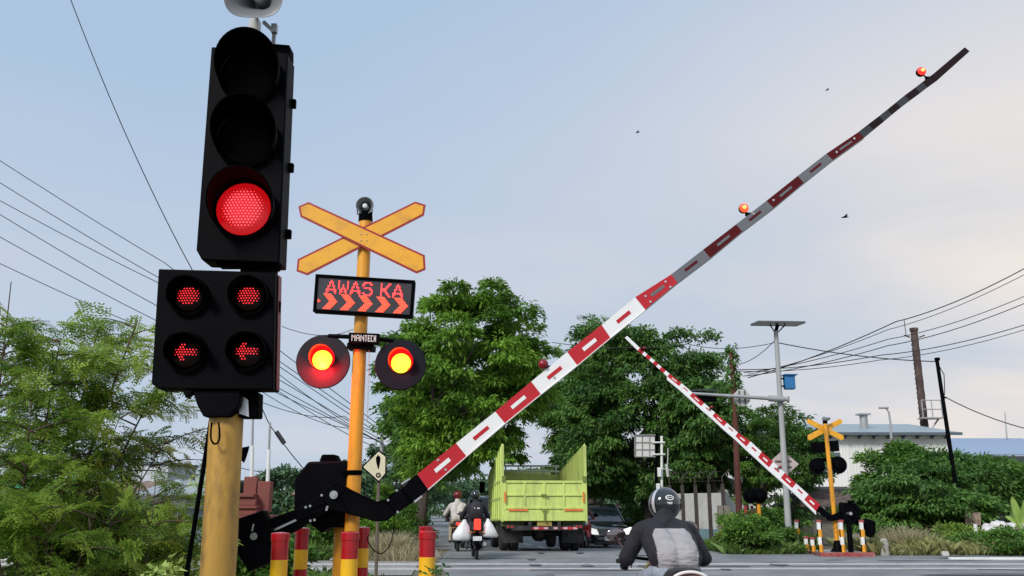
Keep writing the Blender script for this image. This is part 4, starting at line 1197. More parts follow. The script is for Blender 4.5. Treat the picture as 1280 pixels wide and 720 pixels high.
p.build('tailgate_ribs', LIME, tg, bevel=.008)
p = MB(); p.box((-.02, -.13, (Z0 + Z1) / 2 + .16), (.16, .04, .05)); p.box((0, -.13, Z0 + .16), (.05, .03, .34)); p.box((.07, -.13, Z0 + .3), (.03, .02, .12), R=Matrix.Rotation(.5, 3, 'Y')); p.box((-.07, -.13, Z0 + .3), (.03, .02, .12), R=Matrix.Rotation(-.5, 3, 'Y')); p.build('latch', mat('dark_lime', (.16, .2, .04), rough=.6), tg)
ORNG = mat('orange_reflector', (.75, .16, .03), rough=.4)
for (cx, w_) in ((-.76, .55), (.83, .52)):
    p = MB(); p.box((cx, -.119, Z0 + .30), (w_, .012, .05)); p.build('reflective_strip', ORNG, tg)
for sx in (-1, 1):
    p = MB(); p.box((sx * (hw_ - .07), -.119, Z0 + .66), (.045, .012, .30)); p.build('reflective_strip', ORNG, tg)
for sx in (-1, 1):
    p = MB(); X = sx * hw_
    rb = .05
    p.loft([[Vector((X - .02, -.03, Z0)), Vector((X + .02, -.03, Z0)), Vector((X + .02, -.03, ZR)), Vector((X - .02, -.03, ZR))], [Vector((X - .02, Ln, Z0)), Vector((X + .02, Ln, Z0)), Vector((X + .02, Ln, ZF)), Vector((X - .02, Ln, ZF))]])
    sd = p.build('side_wall', LIMED if False else LIME, t)
    p = MB()
    for z in (Z0 + .05, 1.52, Z1 + .02): p.box((X + sx * .03, Ln / 2, z), (.05, Ln - .1, .07))
    for y in [.1 + (Ln - .3) * k / 6 for k in range(7)]:
        zt = ZR + (ZF - ZR) * y / Ln; p.box((X + sx * .035, y, (Z0 + zt) / 2), (.055, .08, zt - Z0 - .06))
    rp = [Vector((X, 0, ZR + .02)), Vector((X, Ln, ZF + .02))]; p.tube(rp, .035, 8)
    p.box((X, -.035, (Z0 + ZR) / 2), (.075, .085, ZR - Z0 + .04))
    p.build('side_ribs', LIME, sd, bevel=.006)
    p = MB(); p.box((X - sx * .03, -.085, Z1 + .05), (.1, .06, .16)); p.build('hinge', mat('dark_lime', (.16, .2, .04)), sd)
p = MB(); p.box((0, Ln / 2, Z0 + .03), (Wd - .05, Ln - .02, .06)); p.build('box_floor', LIMED, t)
p = MB(); p.box((0, Ln, (Z0 + 2.4) / 2 + .02), (Wd, .06, 2.4 - Z0)); p.build('front_wall', LIMED, t)
p = MB()
for z in (2.54, 2.72): p.box((0, Ln, z), (Wd, .06, .06))
for k in range(6): p.box((-hw_ + .1 + (Wd - .2) * k / 5, Ln + .001, 2.56), (.05, .05, .30))
p.build('head_rail', mat('grey_green_steel', (.42, .43, .34), rough=.7), t)
p = MB(); rr = random.Random(8)
n = 14; vs = []; fs = []
for i in range(n):
    for j in range(8):
        vs.append((-hw_ + .05 + (Wd - .1) * i / (n - 1), 1.2 + (Ln - 1.3) * j / 7, 1.55 + .28 * math.sin(PI * i / (n - 1)) * math.sin(PI * (j + .5) / 8) + rr.uniform(-.04, .04)))
for i in range(n - 1):
    for j in range(7): a = i * 8 + j; fs.append((a, a + 1, a + 9, a + 8))
p.add(vs, fs); p.build('sand_load', mat('brown_sand', (.12, .10, .08), rough=.95, bump=.6), t)
p = MB()
for sx in (-1, 1): p.box((sx * .42, 3.3, .72), (.09, 6.8, .24))
for y in (.15, 1.2, 2.4, 4.6, 6): p.box((0, y, .72), (.8, .1, .16))
p.cyl((-.85, 1.3, .5), (.85, 1.3, .5), .085, .085, 14); p.ball((0, 1.3, .5), (.24, .26, .24)); p.cyl((0, 1.3, .5), (0, 4.8, .62), .05, .05, 10); p.box((.3, 2.8, .45), (.5, .7, .3)); p.box((-.95, 3.2, .62), (.35, 1.0, .4)); p.box((.95, 3.4, .62), (.35, .8, .42))
p.build('chassis', CHAS, t, bevel=.006)
p = MB(); p.box((0, .0, .66), (1.9, .09, .13)); bp_ = p.build('underrun_bar', CHAS, t, bevel=.01)
RW = mat('red_reflector', (.62, .02, .03), rough=.3); 
p = MB()
for k in range(10):
    xx = -.5 + 1.26 * k / 9
    if k in (4,): continue
    p.box((xx + .12, -.05, .66), (.125, .012, .055), mat=k % 2)
p.build('reflective_tape', [RW, mat('pink_reflector', (.7, .35, .36), rough=.3)], bp_)
for sx in (-1, 1):
    for xx in (sx * hw_ * .98,): wheel(t, xx, 1.3, .49, .26, side=sx, rimm=CHAS)
    wheel(t, sx * (hw_ - .30), 1.3, .49, .26, side=sx, rimm=CHAS)
    wheel(t, sx * (hw_ - .1), 5.9, .49, .28, side=sx)
    p = MB(); p.box((sx * (hw_ - .32), .42, .56), (.62, .018, .62), R=Matrix.Rotation(rad(-3), 3, 'X')); p.build('mudflap', RUBBER, t)
    p = MB(); p.box((sx * (hw_ - .32), .36, .80), (.66, .34, .18)); p.build('mudguard', mat('dark_olive', (.06, .075, .02), rough=.7), t)
    p = MB(); p.box((sx * .98, -.02, .70), (.26, .06, .11)); tlm = p.build('tail_light_box', CHAS, t, bevel=.01)
    for q in (-.06, .05): p = MB(); p.disc((sx * .98 + q, -.052, .70), (0, -1, 0), .035, 14); p.build('tail_light', mat('red_tail_lens', (.45, .02, .02), rough=.2), tlm)
p = MB(); p.box((0, -.03, .79), (.42, .012, .13)); p.build('number_plate', mat('plate_ochre', (.40, .30, .06), rough=.6, dirt=(.05, .04, .03), dirt_amt=.8, dirt_scale=20), t)
# cab
p = MB(); rings = []
for z, y0, y1, w_ in ((.62, 5.55, 7.45, 1.02), (1.3, 5.5, 7.5, 1.05), (1.95, 5.52, 7.46, 1.03), (2.5, 5.6, 7.2, .95), (2.62, 5.75, 7.0, .88)):
    rings.append([Vector((-w_, y0, z)), Vector((w_, y0, z)), Vector((w_, y1, z)), Vector((-w_, y1, z))])
p.loft(rings); cb = p.build('cab', LIME, t, bevel=.04, seg=2)
GLASS = mat('dark_car_glass', (.02, .028, .032), rough=.06, coat=.3, var=.05)
p = MB(); p.prism([(-.85, 7.48, 1.5), (.85, 7.48, 1.5), (.80, 7.30, 2.35), (-.80, 7.30, 2.35)], (0, .03, 0)); p.build('windscreen', GLASS, cb)
for sx in (-1, 1): 
    p = MB(); p.prism([(sx * 1.045, 6.2, 1.5), (sx * 1.045, 7.25, 1.5), (sx * .99, 7.05, 2.3), (sx * .99, 6.25, 2.3)], (sx * .012, 0, 0)); p.build('side_window', GLASS, cb)
    p = MB(); p.tube([(sx * 1.0, 7.3, 1.7), (sx * 1.32, 7.5, 1.8), (sx * 1.34, 7.5, 2.35), (sx * 1.0, 7.3, 2.35)], .015, 6); p.box((sx * 1.34, 7.48, 2.08), (.2, .06, .40)); p.build('mirror', BLACK2, cb, bevel=.01)
p = MB(); p.box((0, 7.56, .62), (2.1, .16, .3)); p.build('front_bumper', LIME, t, bevel=.03)
tx = at(680.5, 660, 27.05)
t.location = (tx.x, 27.05, road_z(28.0) - .0); t.rotation_euler = (rad(-.9), 0, rad(5.2))


def car(label, name, catg, paint, P, L_=4.4, Wc=1.74, Hc=1.58, boxy=0.0, lights=True, lamp=None):
    """local: facing +Y"""
    t = thing(name, label, catg); h = L_ / 2
    w = Wc / 2; belt = Hc * .60
    def ring(y, ww, z0, z1, rnd=.12):
        return [Vector((-ww * .93, y, z0)), Vector((ww * .93, y, z0)), Vector((ww, y, z0 + .16)), Vector((ww * 1.0, y, (z0 + z1) / 2)), Vector((ww * .96, y, z1 - rnd * .5)), Vector((ww * .86, y, z1)), Vector((0, y, z1 + .035)), Vector((-ww * .86, y, z1)), Vector((-ww * .96, y, z1 - rnd * .5)), Vector((-ww, y, (z0 + z1) / 2)), Vector((-ww, y, z0 + .16))]
    nose = belt - .14 + boxy * .12
    st = [(-h, w * .82, .38, belt - .12), (-h + .08, w * .94, .28, belt - .02), (-h + .5, w, .22, belt), (-.3, w, .2, belt), (.75, w, .2, belt), (1.15 + boxy * .3, w * .99, .2, belt - .02), (h - .38, w * .95, .22, nose), (h - .12, w * .86, .26, nose - .12), (h, w * .70, .34, nose - .26)]
    p = MB(); p.loft([ring(*s_) for s_ in st]); bd = p.build('body', paint, t, bevel=.02, smooth=50)
    def gring(y, ww, wt, z0, z1):
        return [Vector((-ww, y, z0)), Vector((ww, y, z0)), Vector((wt, y, z1)), Vector((0, y, z1 + .02)), Vector((-wt, y, z1))]
    gl = [(-h + .12, w * .84, w * .72, belt - .04, belt + .06), (-h + .35, w * .9, w * .74, belt - .04, Hc - .12), (-h + .8, w * .91, w * .76, belt - .04, Hc - .05), (.35, w * .91, w * .76, belt - .04, Hc - .05), (.62 + boxy * .2, w * .9, w * .74, belt - .04, Hc - .13), (1.32 + boxy * .3, w * .86, w * .80, belt - .05, belt + .0)]
    p = MB(); p.loft([gring(*g) for g in gl]); p.build('glasshouse', GLASS, t, smooth=40)
    p = MB()
    rf = [(-h + .34, w * .75, Hc - .13), (-h + .8, w * .775, Hc - .055), (.35, w * .775, Hc - .055), (.64 + boxy * .2, w * .75, Hc - .135)]
    p.loft([[Vector((-a, y, z)), Vector((a, y, z)), Vector((a * .96, y, z + .05)), Vector((0, y, z + .075)), Vector((-a * .96, y, z + .05))] for y, a, z in rf]); p.build('roof', paint, t, smooth=50)
    p = MB()
    for sx in (-1, 1):
        p.tube([(sx * w * .86, 1.34 + boxy * .3, belt), (sx * w * .765, .62 + boxy * .2, Hc - .12)], .035, 6); p.tube([(sx * w * .91, .1, belt), (sx * w * .775, .05, Hc - .06)], .035, 6); p.tube([(sx * w * .90, -h + .3, belt), (sx * w * .765, -h + .45, Hc - .1)], .05, 6)
        p.tube([(sx * w * .72, -h + .7, Hc + .0), (sx * w * .72, .3, Hc + .0)], .018, 6)
    p.build('pillars', paint, t)
    yf = h
    p = MB(); p.prism([Vector((-.42, yf - .03, .50)), Vector((.42, yf - .03, .50)), Vector((.50, yf - .10, .74)), Vector((-.50, yf - .10, .74))], (0, .04, 0)); gr = p.build('grille', mat('grille_dark', (.02, .02, .02), rough=.4), t)
    CH = mat('chrome_trim', (.65, .66, .68), rough=.15, metal=.9)
    p = MB()
    for z, a in ((.52, .43), (.59, .45), (.66, .47), (.735, .50)): p.box((0, yf - .03 - (z - .5) * .28 + .03, z), (a * 2, .02, .022))
    p.ball((0, yf + .01, .64), (.07, .02, .05), 10)
    p.build('grille_bars', CH, gr)
    for sx in (-1, 1):
        p = MB(); p.prism([(sx * .44, yf - .05, .54), (sx * .66, yf - .09, .55), (sx * .84, yf - .22, .74), (sx * .80, yf - .22, .80), (sx * .50, yf - .10, .72)], (0, .10, 0)); p.build('headlight', lamp or emis('headlight_glass', (1, .97, .9), .55, (.8, .8, .8)), t)
        p = MB(); p.lathe((sx * .62, yf - .16, .38), (0, 1, 0), [(.001, .07), (.05, .07), (.06, .02)], 14); p.build('fog_light', CH, t)
        p = MB(); p.tube([(sx * w * .9, .95, belt - .02), (sx * (w + .1), .93, belt + .02)], .02, 6); p.box((sx * (w + .14), .92, belt + .07), (.2, .10, .14)); p.build('mirror', paint, t, bevel=.03)
        for y in (-h + .85, h - .85): wheel(t, sx * w * .97, y, .31, .2, side=sx)
    p = MB(); p.box((0, yf + .0, .40), (.44, .02, .15)); p.build('number_plate', mat('plate_light', (.62, .62, .62), rough=.5, var=.05, dirt=(.05, .05, .05), dirt_amt=.7, dirt_scale=22), t)
    p = MB(); p.box((0, yf - .08, .26), (1.2, .12, .14)); p.build('lower_bumper', mat('bumper_black', (.02, .02, .02), rough=.5), t, bevel=.03)
    for sx in (-1, 1): p = MB(); p.box((sx * .62, -h + .02, belt - .17), (.3, .06, .16)); p.build('tail_light', mat('red_tail_lens', (.45, .02, .02)), t, bevel=.02)
    t.location = P[:3]; t.rotation_euler = (0, 0, P[3])
    return t


cx_ = at(751, 670, 34.0).x
car('black people carrier with chrome grille coming towards the crossing', 'car', 'car', mat('black_car_paint', (.012, .014, .018), rough=.12, coat=.8, var=.1), (cx_, 36.2, road_z(35.5), rad(186 + 3)), L_=4.5, Wc=1.76, Hc=1.62)
cx_ = at(729, 670, 47).x
car('pale car following behind the black one, mostly hidden by the truck', 'car', 'car', mat('silver_car_paint', (.5, .5, .52), rough=.2, coat=.5, metal=.2), (cx_, 48, road_z(48), rad(186)), Hc=1.5)
cx_ = at(604, 650, 50).x
car('grey van with pale cab far ahead between the riders and the truck', 'van', 'van', mat('grey_van_paint', (.32, .38, .40), rough=.3), (cx_, 50, road_z(50), rad(6)), L_=4.8, Wc=1.9, Hc=2.15, boxy=1)
# small red motorcycle between truck and car
P6 = (at(729.5, 680, 33).x, 33, road_z(33), rad(186))
motorcycle('red motorcycle squeezed between the truck and the black car', 'motorcycle', 'motorcycle', mat('bright_red_paint', (.3, .02, .02), rough=.25), P6, tail_z=.8)
rider('person', 'rider in dark red clothes between the truck and the black car', P6, mat('maroon_jacket', (.06, .02, .02), rough=.8), OFFW, DJEANS, RUBBER, SKIN, SKIN, (HELB, None), voxel=.022, seat_z=.74, lean=.05)
# ------------------------------------------------------------------ vegetation
def unit(v): return v / np.maximum(1e-9, np.linalg.norm(v, axis=1, keepdims=True))


def sprigs(P, D, k, ln, wd, droop, rng, spread=.9):
    """each point carries a fan of k pointed leaflets; returns quad vertices and a random value per leaf"""
    n = len(P)
    P = np.repeat(P, k, 0); D = unit(np.repeat(D, k, 0) + rng.normal(0, spread * .55, (n * k, 3)) + np.array([0, 0, -droop]))
    up = unit(rng.normal(0, 1, (n * k, 3)) * .55 + np.array([0, 0, 1.0]))
    S_ = unit(np.cross(D, up)); L = ln * rng.uniform(.6, 1.25, (n * k, 1)); Wd_ = wd * rng.uniform(.7, 1.25, (n * k, 1))
    base = P + rng.normal(0, ln * .25, (n * k, 3)); tip = base + D * L + np.array([0, 0, -1]) * L * .12
    mid = base + D * L * .45 + unit(np.cross(S_, D)) * L * .05
    V = np.stack([base, mid + S_ * Wd_ * .5, tip, mid - S_ * Wd_ * .5], 1).reshape(-1, 3)
    Fq = np.arange(n * k * 4).reshape(-1, 4)
    return V, Fq


def crown_clumps(c, R, n, rng, bottom=-.75, shell=.55, lump=.22, pw=2.0):
    d = unit(rng.normal(0, 1, (n * 3, 3))); d = d[d[:, 2] > bottom][:n]; d0 = d
    d = d / (np.sum(np.abs(d) ** pw, 1, keepdims=True) ** (1 / pw))
    ph = rng.uniform(0, 6.28, 4)
    lumpf = 1 + lump * np.sin(d[:, 0] * 4 + ph[0]) * np.sin(d[:, 1] * 3.5 + ph[1]) + lump * .8 * np.sin(d[:, 2] * 5 + d[:, 0] * 3 + ph[2])
    r = rng.uniform(shell, 1.0, len(d)) ** .6 * lumpf
    return np.array(c) + d * r[:, None] * np.array(R), d0


def clump_leaves(C, Dn, cr, flat, per, rng):
    n = len(C); u = unit(rng.normal(0, 1, (n * per, 3)))
    u[:, 2] = np.where(u[:, 2] < -.25, -u[:, 2] * .6, u[:, 2])
    rr_ = rng.uniform(.45, 1.05, (n * per, 1)) * np.repeat(cr * rng.uniform(.65, 1.3, n), per)[:, None]
    Pp = np.repeat(C, per, 0) + u * rr_ * np.array([1, 1, flat])
    Dd = unit(u * np.array([1, 1, .35]) + .45 * np.repeat(Dn, per, 0))
    return Pp, Dd


def tree(label, x, y, h, c, R, leafm, nclump=70, cr=.75, per=80, leaf=.17, wdr=.4, k=4, droop=.45, trunk_r=.17, seed=1, bottom=-.75, group='roadside trees', barkm=None, name='tree', flat=.6, lump=.22, limbs=14, extra=(), shell=.55, pw=2.0, lean=0, cat='tree', haze=0):
    rng = np.random.default_rng(seed); z0 = road_z(y) - .05
    t = thing(name, label, cat, (x, y, z0), group)
    C, Dn = crown_clumps(c, R, nclump, rng, bottom, lump=lump, shell=shell, pw=pw)
    for (ec, eR, en) in extra:
        C2, D2 = crown_clumps(ec, eR, en, rng, -.9, lump=lump, shell=.4); C = np.vstack([C, C2]); Dn = np.vstack([Dn, D2])
    Pp, Dd = clump_leaves(C, Dn, cr, flat, per, rng)
    V, Fq = sprigs(Pp, Dd, k, leaf, leaf * wdr, droop, rng)
    cl = np.repeat(rng.uniform(0, 1, len(C)), per * k)
    hgt = np.clip((Pp[:, 2] - (c[2] - R[2])) / (2 * R[2]), 0, 1)
    rnd = np.clip(.62 * cl + .38 * rng.uniform(0, 1, len(Fq)), 0, 1)
    np_mesh('crown', V, Fq, leafm, rnd, t)
    p = MB(); rr = random.Random(seed)
    tips = Vector((c[0] + lean, c[1], c[2] + R[2] * .1)); n = 7; tr = []
    for i in range(n + 1):
        f = i / n; tr.append(Vector((x, y, z0)).lerp(tips, f) + Vector((rr.uniform(-1, 1), rr.uniform(-1, 1), 0)) * .10 * h / 8 * (1 if 0 < i < n else 0))
    p.tube(tr, [trunk_r * (1.25 if i == 0 else 1 - .72 * i / n) for i in range(n + 1)], 12)
    idx = rng.permutation(len(C))[:limbs]
    for j in idx:
        e = Vector(C[j]); f = rr.uniform(.45, .85); s_ = tr[0].lerp(tr[-1], f); 
        kk = min(n - 1, int(f * n)); s_ = tr[kk].lerp(tr[kk + 1], f * n - kk)
        m_ = s_.lerp(e, .5) + Vector((0, 0, -.12 * (e - s_).length))
        r0 = trunk_r * .42 * (1 - f * .5)
        p.tube([s_, s_.lerp(m_, .6), m_.lerp(e, .3), e], [r0, r0 * .75, r0 * .5, r0 * .18], 7)
    p.build('trunk', barkm or mat('grey_brown_bark', (.055, .043, .033), rough=.95, var=.3, scale=6, bump=.8, bscale=18, stretch=(1, 1, .25)), t, smooth=60)
    return t


LF1 = leafmat('leaf_bright_green', (.035, .11, .012), (.24, .43, .05), .34)
LF2 = leafmat('leaf_deep_green', (.024, .075, .018), (.145, .29, .055), .28)
LF3 = leafmat('leaf_mid_green', (.03, .095, .02), (.18, .34, .055), .3)
LFF = leafmat('leaf_far_hazed', (.06, .13, .07), (.14, .24, .11), .2)  # distance haze put into the leaf colour as a paler green
LFY = leafmat('leaf_yellow_green', (.09, .18, .03), (.32, .45, .08), .35)

# left row of avenue trees
tree('broad bright green tree overhanging the left lane and the green truck', -2.95, 30.5, 9.3, (-1.6, 31.5, 5.5), (2.35, 3.0, 2.95), LF1, nclump=160, pw=2.7, cr=.62, per=80, leaf=.20, k=5, seed=3, bottom=-.8, trunk_r=.19, droop=.55, limbs=18, lean=-1.15, extra=(((-2.3, 31, 3.1), (1.2, 1.6, .9), 26), ((.1, 31.3, 5.2), (1.2, 1.5, .9), 20)), lump=.17)
tree('second tree of the left row with its thin trunk just right of the first', -3.75, 36.5, 8, (-2.7, 37, 5.2), (1.9, 2.6, 2.5), LF3, nclump=80, cr=.7, per=60, leaf=.22, k=4, seed=5, trunk_r=.14)
for i, (yy, lb) in enumerate(((43, 'third tree of the left row seen past the crossing post'), (51, 'fourth tree of the left row far down the road'), (62, 'fifth tree of the left row near the vanishing road'), (78, 'most distant tree of the left row'))):
    tree(lb, road_c(yy) - 5.2, yy, 8, (road_c(yy) - 3.9, yy, 5.0), (2.2, 3.4, 2.8), LF3, nclump=80, cr=.8, per=45, leaf=.28, k=4, seed=20 + i, trunk_r=.16)
# right row
tree('large dark rounded tree behind the far boom tip', 6.0, 42, 10, (6.2, 42.5, 5.4), (3.25, 3.6, 4.2), LF2, pw=2.6, nclump=250, cr=.8, per=80, leaf=.22, k=5, seed=7, bottom=-.95, trunk_r=.26, droop=.7, lump=.12, extra=(((3.6, 41.5, 3.2), (1.6, 1.6, 1.6), 36), ((8.0, 41, 3.0), (1.1, 1.5, 1.5), 26)))
tree('lighter tree left of the dark one, over the opposite lane', 4.6, 52, 9, (4.1, 52, 6.0), (2.0, 3, 2.9), LF3, nclump=130, cr=.75, per=60, leaf=.24, k=4, seed=9, bottom=-.6, trunk_r=.2)
tree('thin topped tree rising between the two big crowns', 4.9, 56, 14, (4.9, 56, 10.6), (2.0, 1.8, 1.9), LF3, nclump=22, cr=.5, per=40, leaf=.2, k=3, seed=12, bottom=-.8, trunk_r=.14, lump=.3)
for i, (yy, lb) in enumerate(((66, 'right row tree behind the lighter one'), (82, 'most distant tree of the right row'))):
    tree(lb, road_c(yy) + 8.2, yy, 4, (road_c(yy) + 8.2, yy, 3.4), (2.1, 3.2, 1.8), LF3, nclump=70, cr=.85, per=45, leaf=.28, k=4, seed=40 + i, trunk_r=.18)
tree('tree with drooping branches in front of the white building', 8.4, 38, 7, (7.9, 38, 4.7), (1.2, 1.4, 1.5), LF2, nclump=60, cr=.6, per=60, leaf=.2, k=4, seed=14, trunk_r=.12, droop=.8, lump=.3, extra=(((7.5, 38, 3.1), (1.1, 1.0, 1.0), 26),))
tree('loose tree between the dark tree and the solar pole', 9.9, 40, 5, (9.9, 40, 3.2), (1.0, 1.2, 1.7), LF2, nclump=44, cr=.55, per=55, leaf=.2, k=4, seed=15, trunk_r=.12, droop=.6, lump=.3)
tree('airy dark tree behind the far yellow crossbuck', 12.9, 44, 6, (12.9, 44, 3.7), (1.7, 1.6, 1.9), LF2, nclump=60, cr=.65, per=60, leaf=.22, k=4, seed=16, trunk_r=.15, lump=.28)
# right hand thicket
tree('light topped tree against the warehouse wall', 15.0, 38, 4, (15.5, 38, 2.2), (1.1, 1.3, 1.3), LF3, nclump=60, cr=.5, per=70, leaf=.22, k=4, seed=17, trunk_r=.12, group='trees by the warehouse', extra=(((16.0, 38, 3.35), (.35, .4, .4), 7),))
tree('wide spreading tree with layered dark branches right of the barrier', 13.0, 31, 3, (13.7, 31.5, 1.35), (2.2, 2.0, 1.1), LF2, nclump=170, cr=.68, per=90, leaf=.18, k=4, seed=18, trunk_r=.16, bottom=-.95, flat=.28, droop=.5, group='trees by the warehouse', shell=.35)
tree('upper crown tree behind the leaning black pole', 16.4, 35, 4, (16.4, 35.5, 1.95), (1.9, 1.6, 1.2), LF2, nclump=80, cr=.65, per=70, leaf=.2, k=4, seed=19, trunk_r=.14, bottom=-.9, group='trees by the warehouse')
tree('dark rounded tree at the far right behind the rubbish pile', 19.6, 37, 4, (19.6, 37.5, 1.75), (2.0, 1.8, 1.3), LF3, nclump=100, cr=.68, per=70, leaf=.22, k=4, seed=23, trunk_r=.16, bottom=-.9, group='trees by the warehouse')


def shrub(label, x, y, R, leafm, n=14, per=90, leaf=.10, k=3, seed=1, cr=.3, z=None, name='shrub', grp='roadside shrubs', wdr=.45, flat=.8):
    rng = np.random.default_rng(seed); z0 = road_z(y) if z is None else z
    t = thing(name, label, 'shrub', (x, y, z0), grp)
    C, Dn = crown_clumps((x, y, z0 + R[2] * .35), (R[0], R[1], R[2] * .8), n, rng, -.35, shell=.3)
    Pp, Dd = clump_leaves(C, Dn, cr, flat, per, rng); V, Fq = sprigs(Pp, Dd, k, leaf, leaf * wdr, .1, rng)
    V[:, 2] = np.maximum(V[:, 2], z0)
    rnd = np.clip(.5 * np.repeat(rng.uniform(0, 1, len(C)), per * k) + .4 * rng.uniform(0, 1, len(Fq)) + .08, 0, 1)
    np_mesh('leaves', V, Fq, leafm, rnd, t)
    p = MB()
    for j in range(min(len(C), 9)): e = Vector(C[j]); s_ = Vector((x + random.uniform(-.1, .1), y, z0)); p.tube([s_, s_.lerp(e, .5) + Vector((0, 0, .1)), e], [.018, .012, .005], 5)
    p.build('stems', mat('twig_brown', (.10, .07, .04), rough=.9), t)
    return t


for i, (px, Y, R, m, lb) in enumerate((
        (937, 26.6, (.75, .6, .85), LF3, 'bushy green shrub left of the solar pole foot'), (975, 27.6, (.9, .6, .62), LF3, 'low green shrub in front of the small black and yellow posts'),
        (917, 28.0, (.4, .4, .6), LFY, 'yellowish shrub against the concrete fence end'), (957, 31.5, (.7, .6, 1.2), LF3, 'tall weedy shrub around the second yellow post'),
        (1235, 26.8, (1.2, .8, .38), LF3, 'leafy low shrub right of the white stub post'), (1268, 25.9, (.8, .6, .36), LF3, 'leafy low shrub at the right edge below the rubbish'), (1195, 28.2, (.8, .6, .6), LFY, 'pale low shrub at the foot of the leaning black pole'),
        (402, 30, (1.3, 1.0, 1.5), LFY, 'leafy green bush behind the left bollards'), (380, 26, (.9, .8, 1.0), LF3, 'low bush between the monument and the bollards'), (322, 14.5, (.75, .5, .75), LF3, 'leafy bush in front of the base of the red monument'), (455, 27, (1.1, .9, 1.0), LF1, 'bush behind the hanging cable'), (505, 31, (.8, .9, 1.2), LF3, 'bush at the foot of the left row trees'), (484, 36, (1.3, 1.2, 2.1), LF1, 'tall hedge bush behind the exclamation sign'), (425, 37, (1.5, 1.2, 1.7), LFY, 'broad light green bush far behind the gearbox'), (352, 34, (1.2, 1.0, .9), LFY, 'green bush right of the red monument'))):
    shrub(lb, at(px, 680, Y).x, Y, R, m, n=int(16 + 14 * R[0] * R[2]), seed=60 + i, leaf=.12)
for i, (yy, lb) in enumerate(((41, 'wild bush on the left verge by the third row tree'), (49, 'wild bush on the left verge farther down the road'), (58, 'farthest bush on the left verge'))):
    shrub(lb, road_c(yy) - 5.9, yy, (1.5, 2.5, 1.6), LF3, n=40, seed=80 + i, leaf=.2, per=50)
for i, (yy, lb) in enumerate(((47, 'bush on the right verge behind the car'), (55, 'bush on the right verge farther away'))):
    shrub(lb, road_c(yy) + 5.9, yy, (1.2, 2.5, 1.3), LF2, n=40, seed=90 + i, leaf=.2, per=50)


# feathery foreground trees on the left
def frond_template(rng, npin=7, nleaf=9, L=.24):
    V = []; 
    def quad(a, d, ln, w_, up):
        d = d / np.linalg.norm(d); s_ = np.cross(d, up); s_ /= np.linalg.norm(s_)
        V.append([a, a + d * ln * .5 + s_ * w_ * .5, a + d * ln, a + d * ln * .5 - s_ * w_ * .5])
    up = np.array([0, 0, 1.0])
    for i in range(npin + 1):
        f = i / npin; a = np.array([0, L * f, -L * .30 * f * f])
        if i: quad(pa, a - pa, np.linalg.norm(a - pa), .004, up)
        pa = a
        if i == 0: continue
        for sx in (-1, 1):
            pd = np.array([sx * .85, .62 + rng.normal(0, .25), -.12 + rng.normal(-.15, .35)]); pd /= np.linalg.norm(pd)
            pl = .085 * (1 - .45 * abs(f - .45)) 
            for j in range(nleaf):
                g = (j + .6) / nleaf; b = a + pd * pl * g + np.array([0, 0, -.018 * g * g])
                for s2 in (-1, 1):
                    side = np.cross(pd, up); side /= np.linalg.norm(side)
                    quad(b, side * s2 * .8 + pd * .55 + np.array([0, 0, -.15]), .029, .0125, up + rng.normal(0, .2, 3))
    return np.array(V)       # (quads, 4, 3)


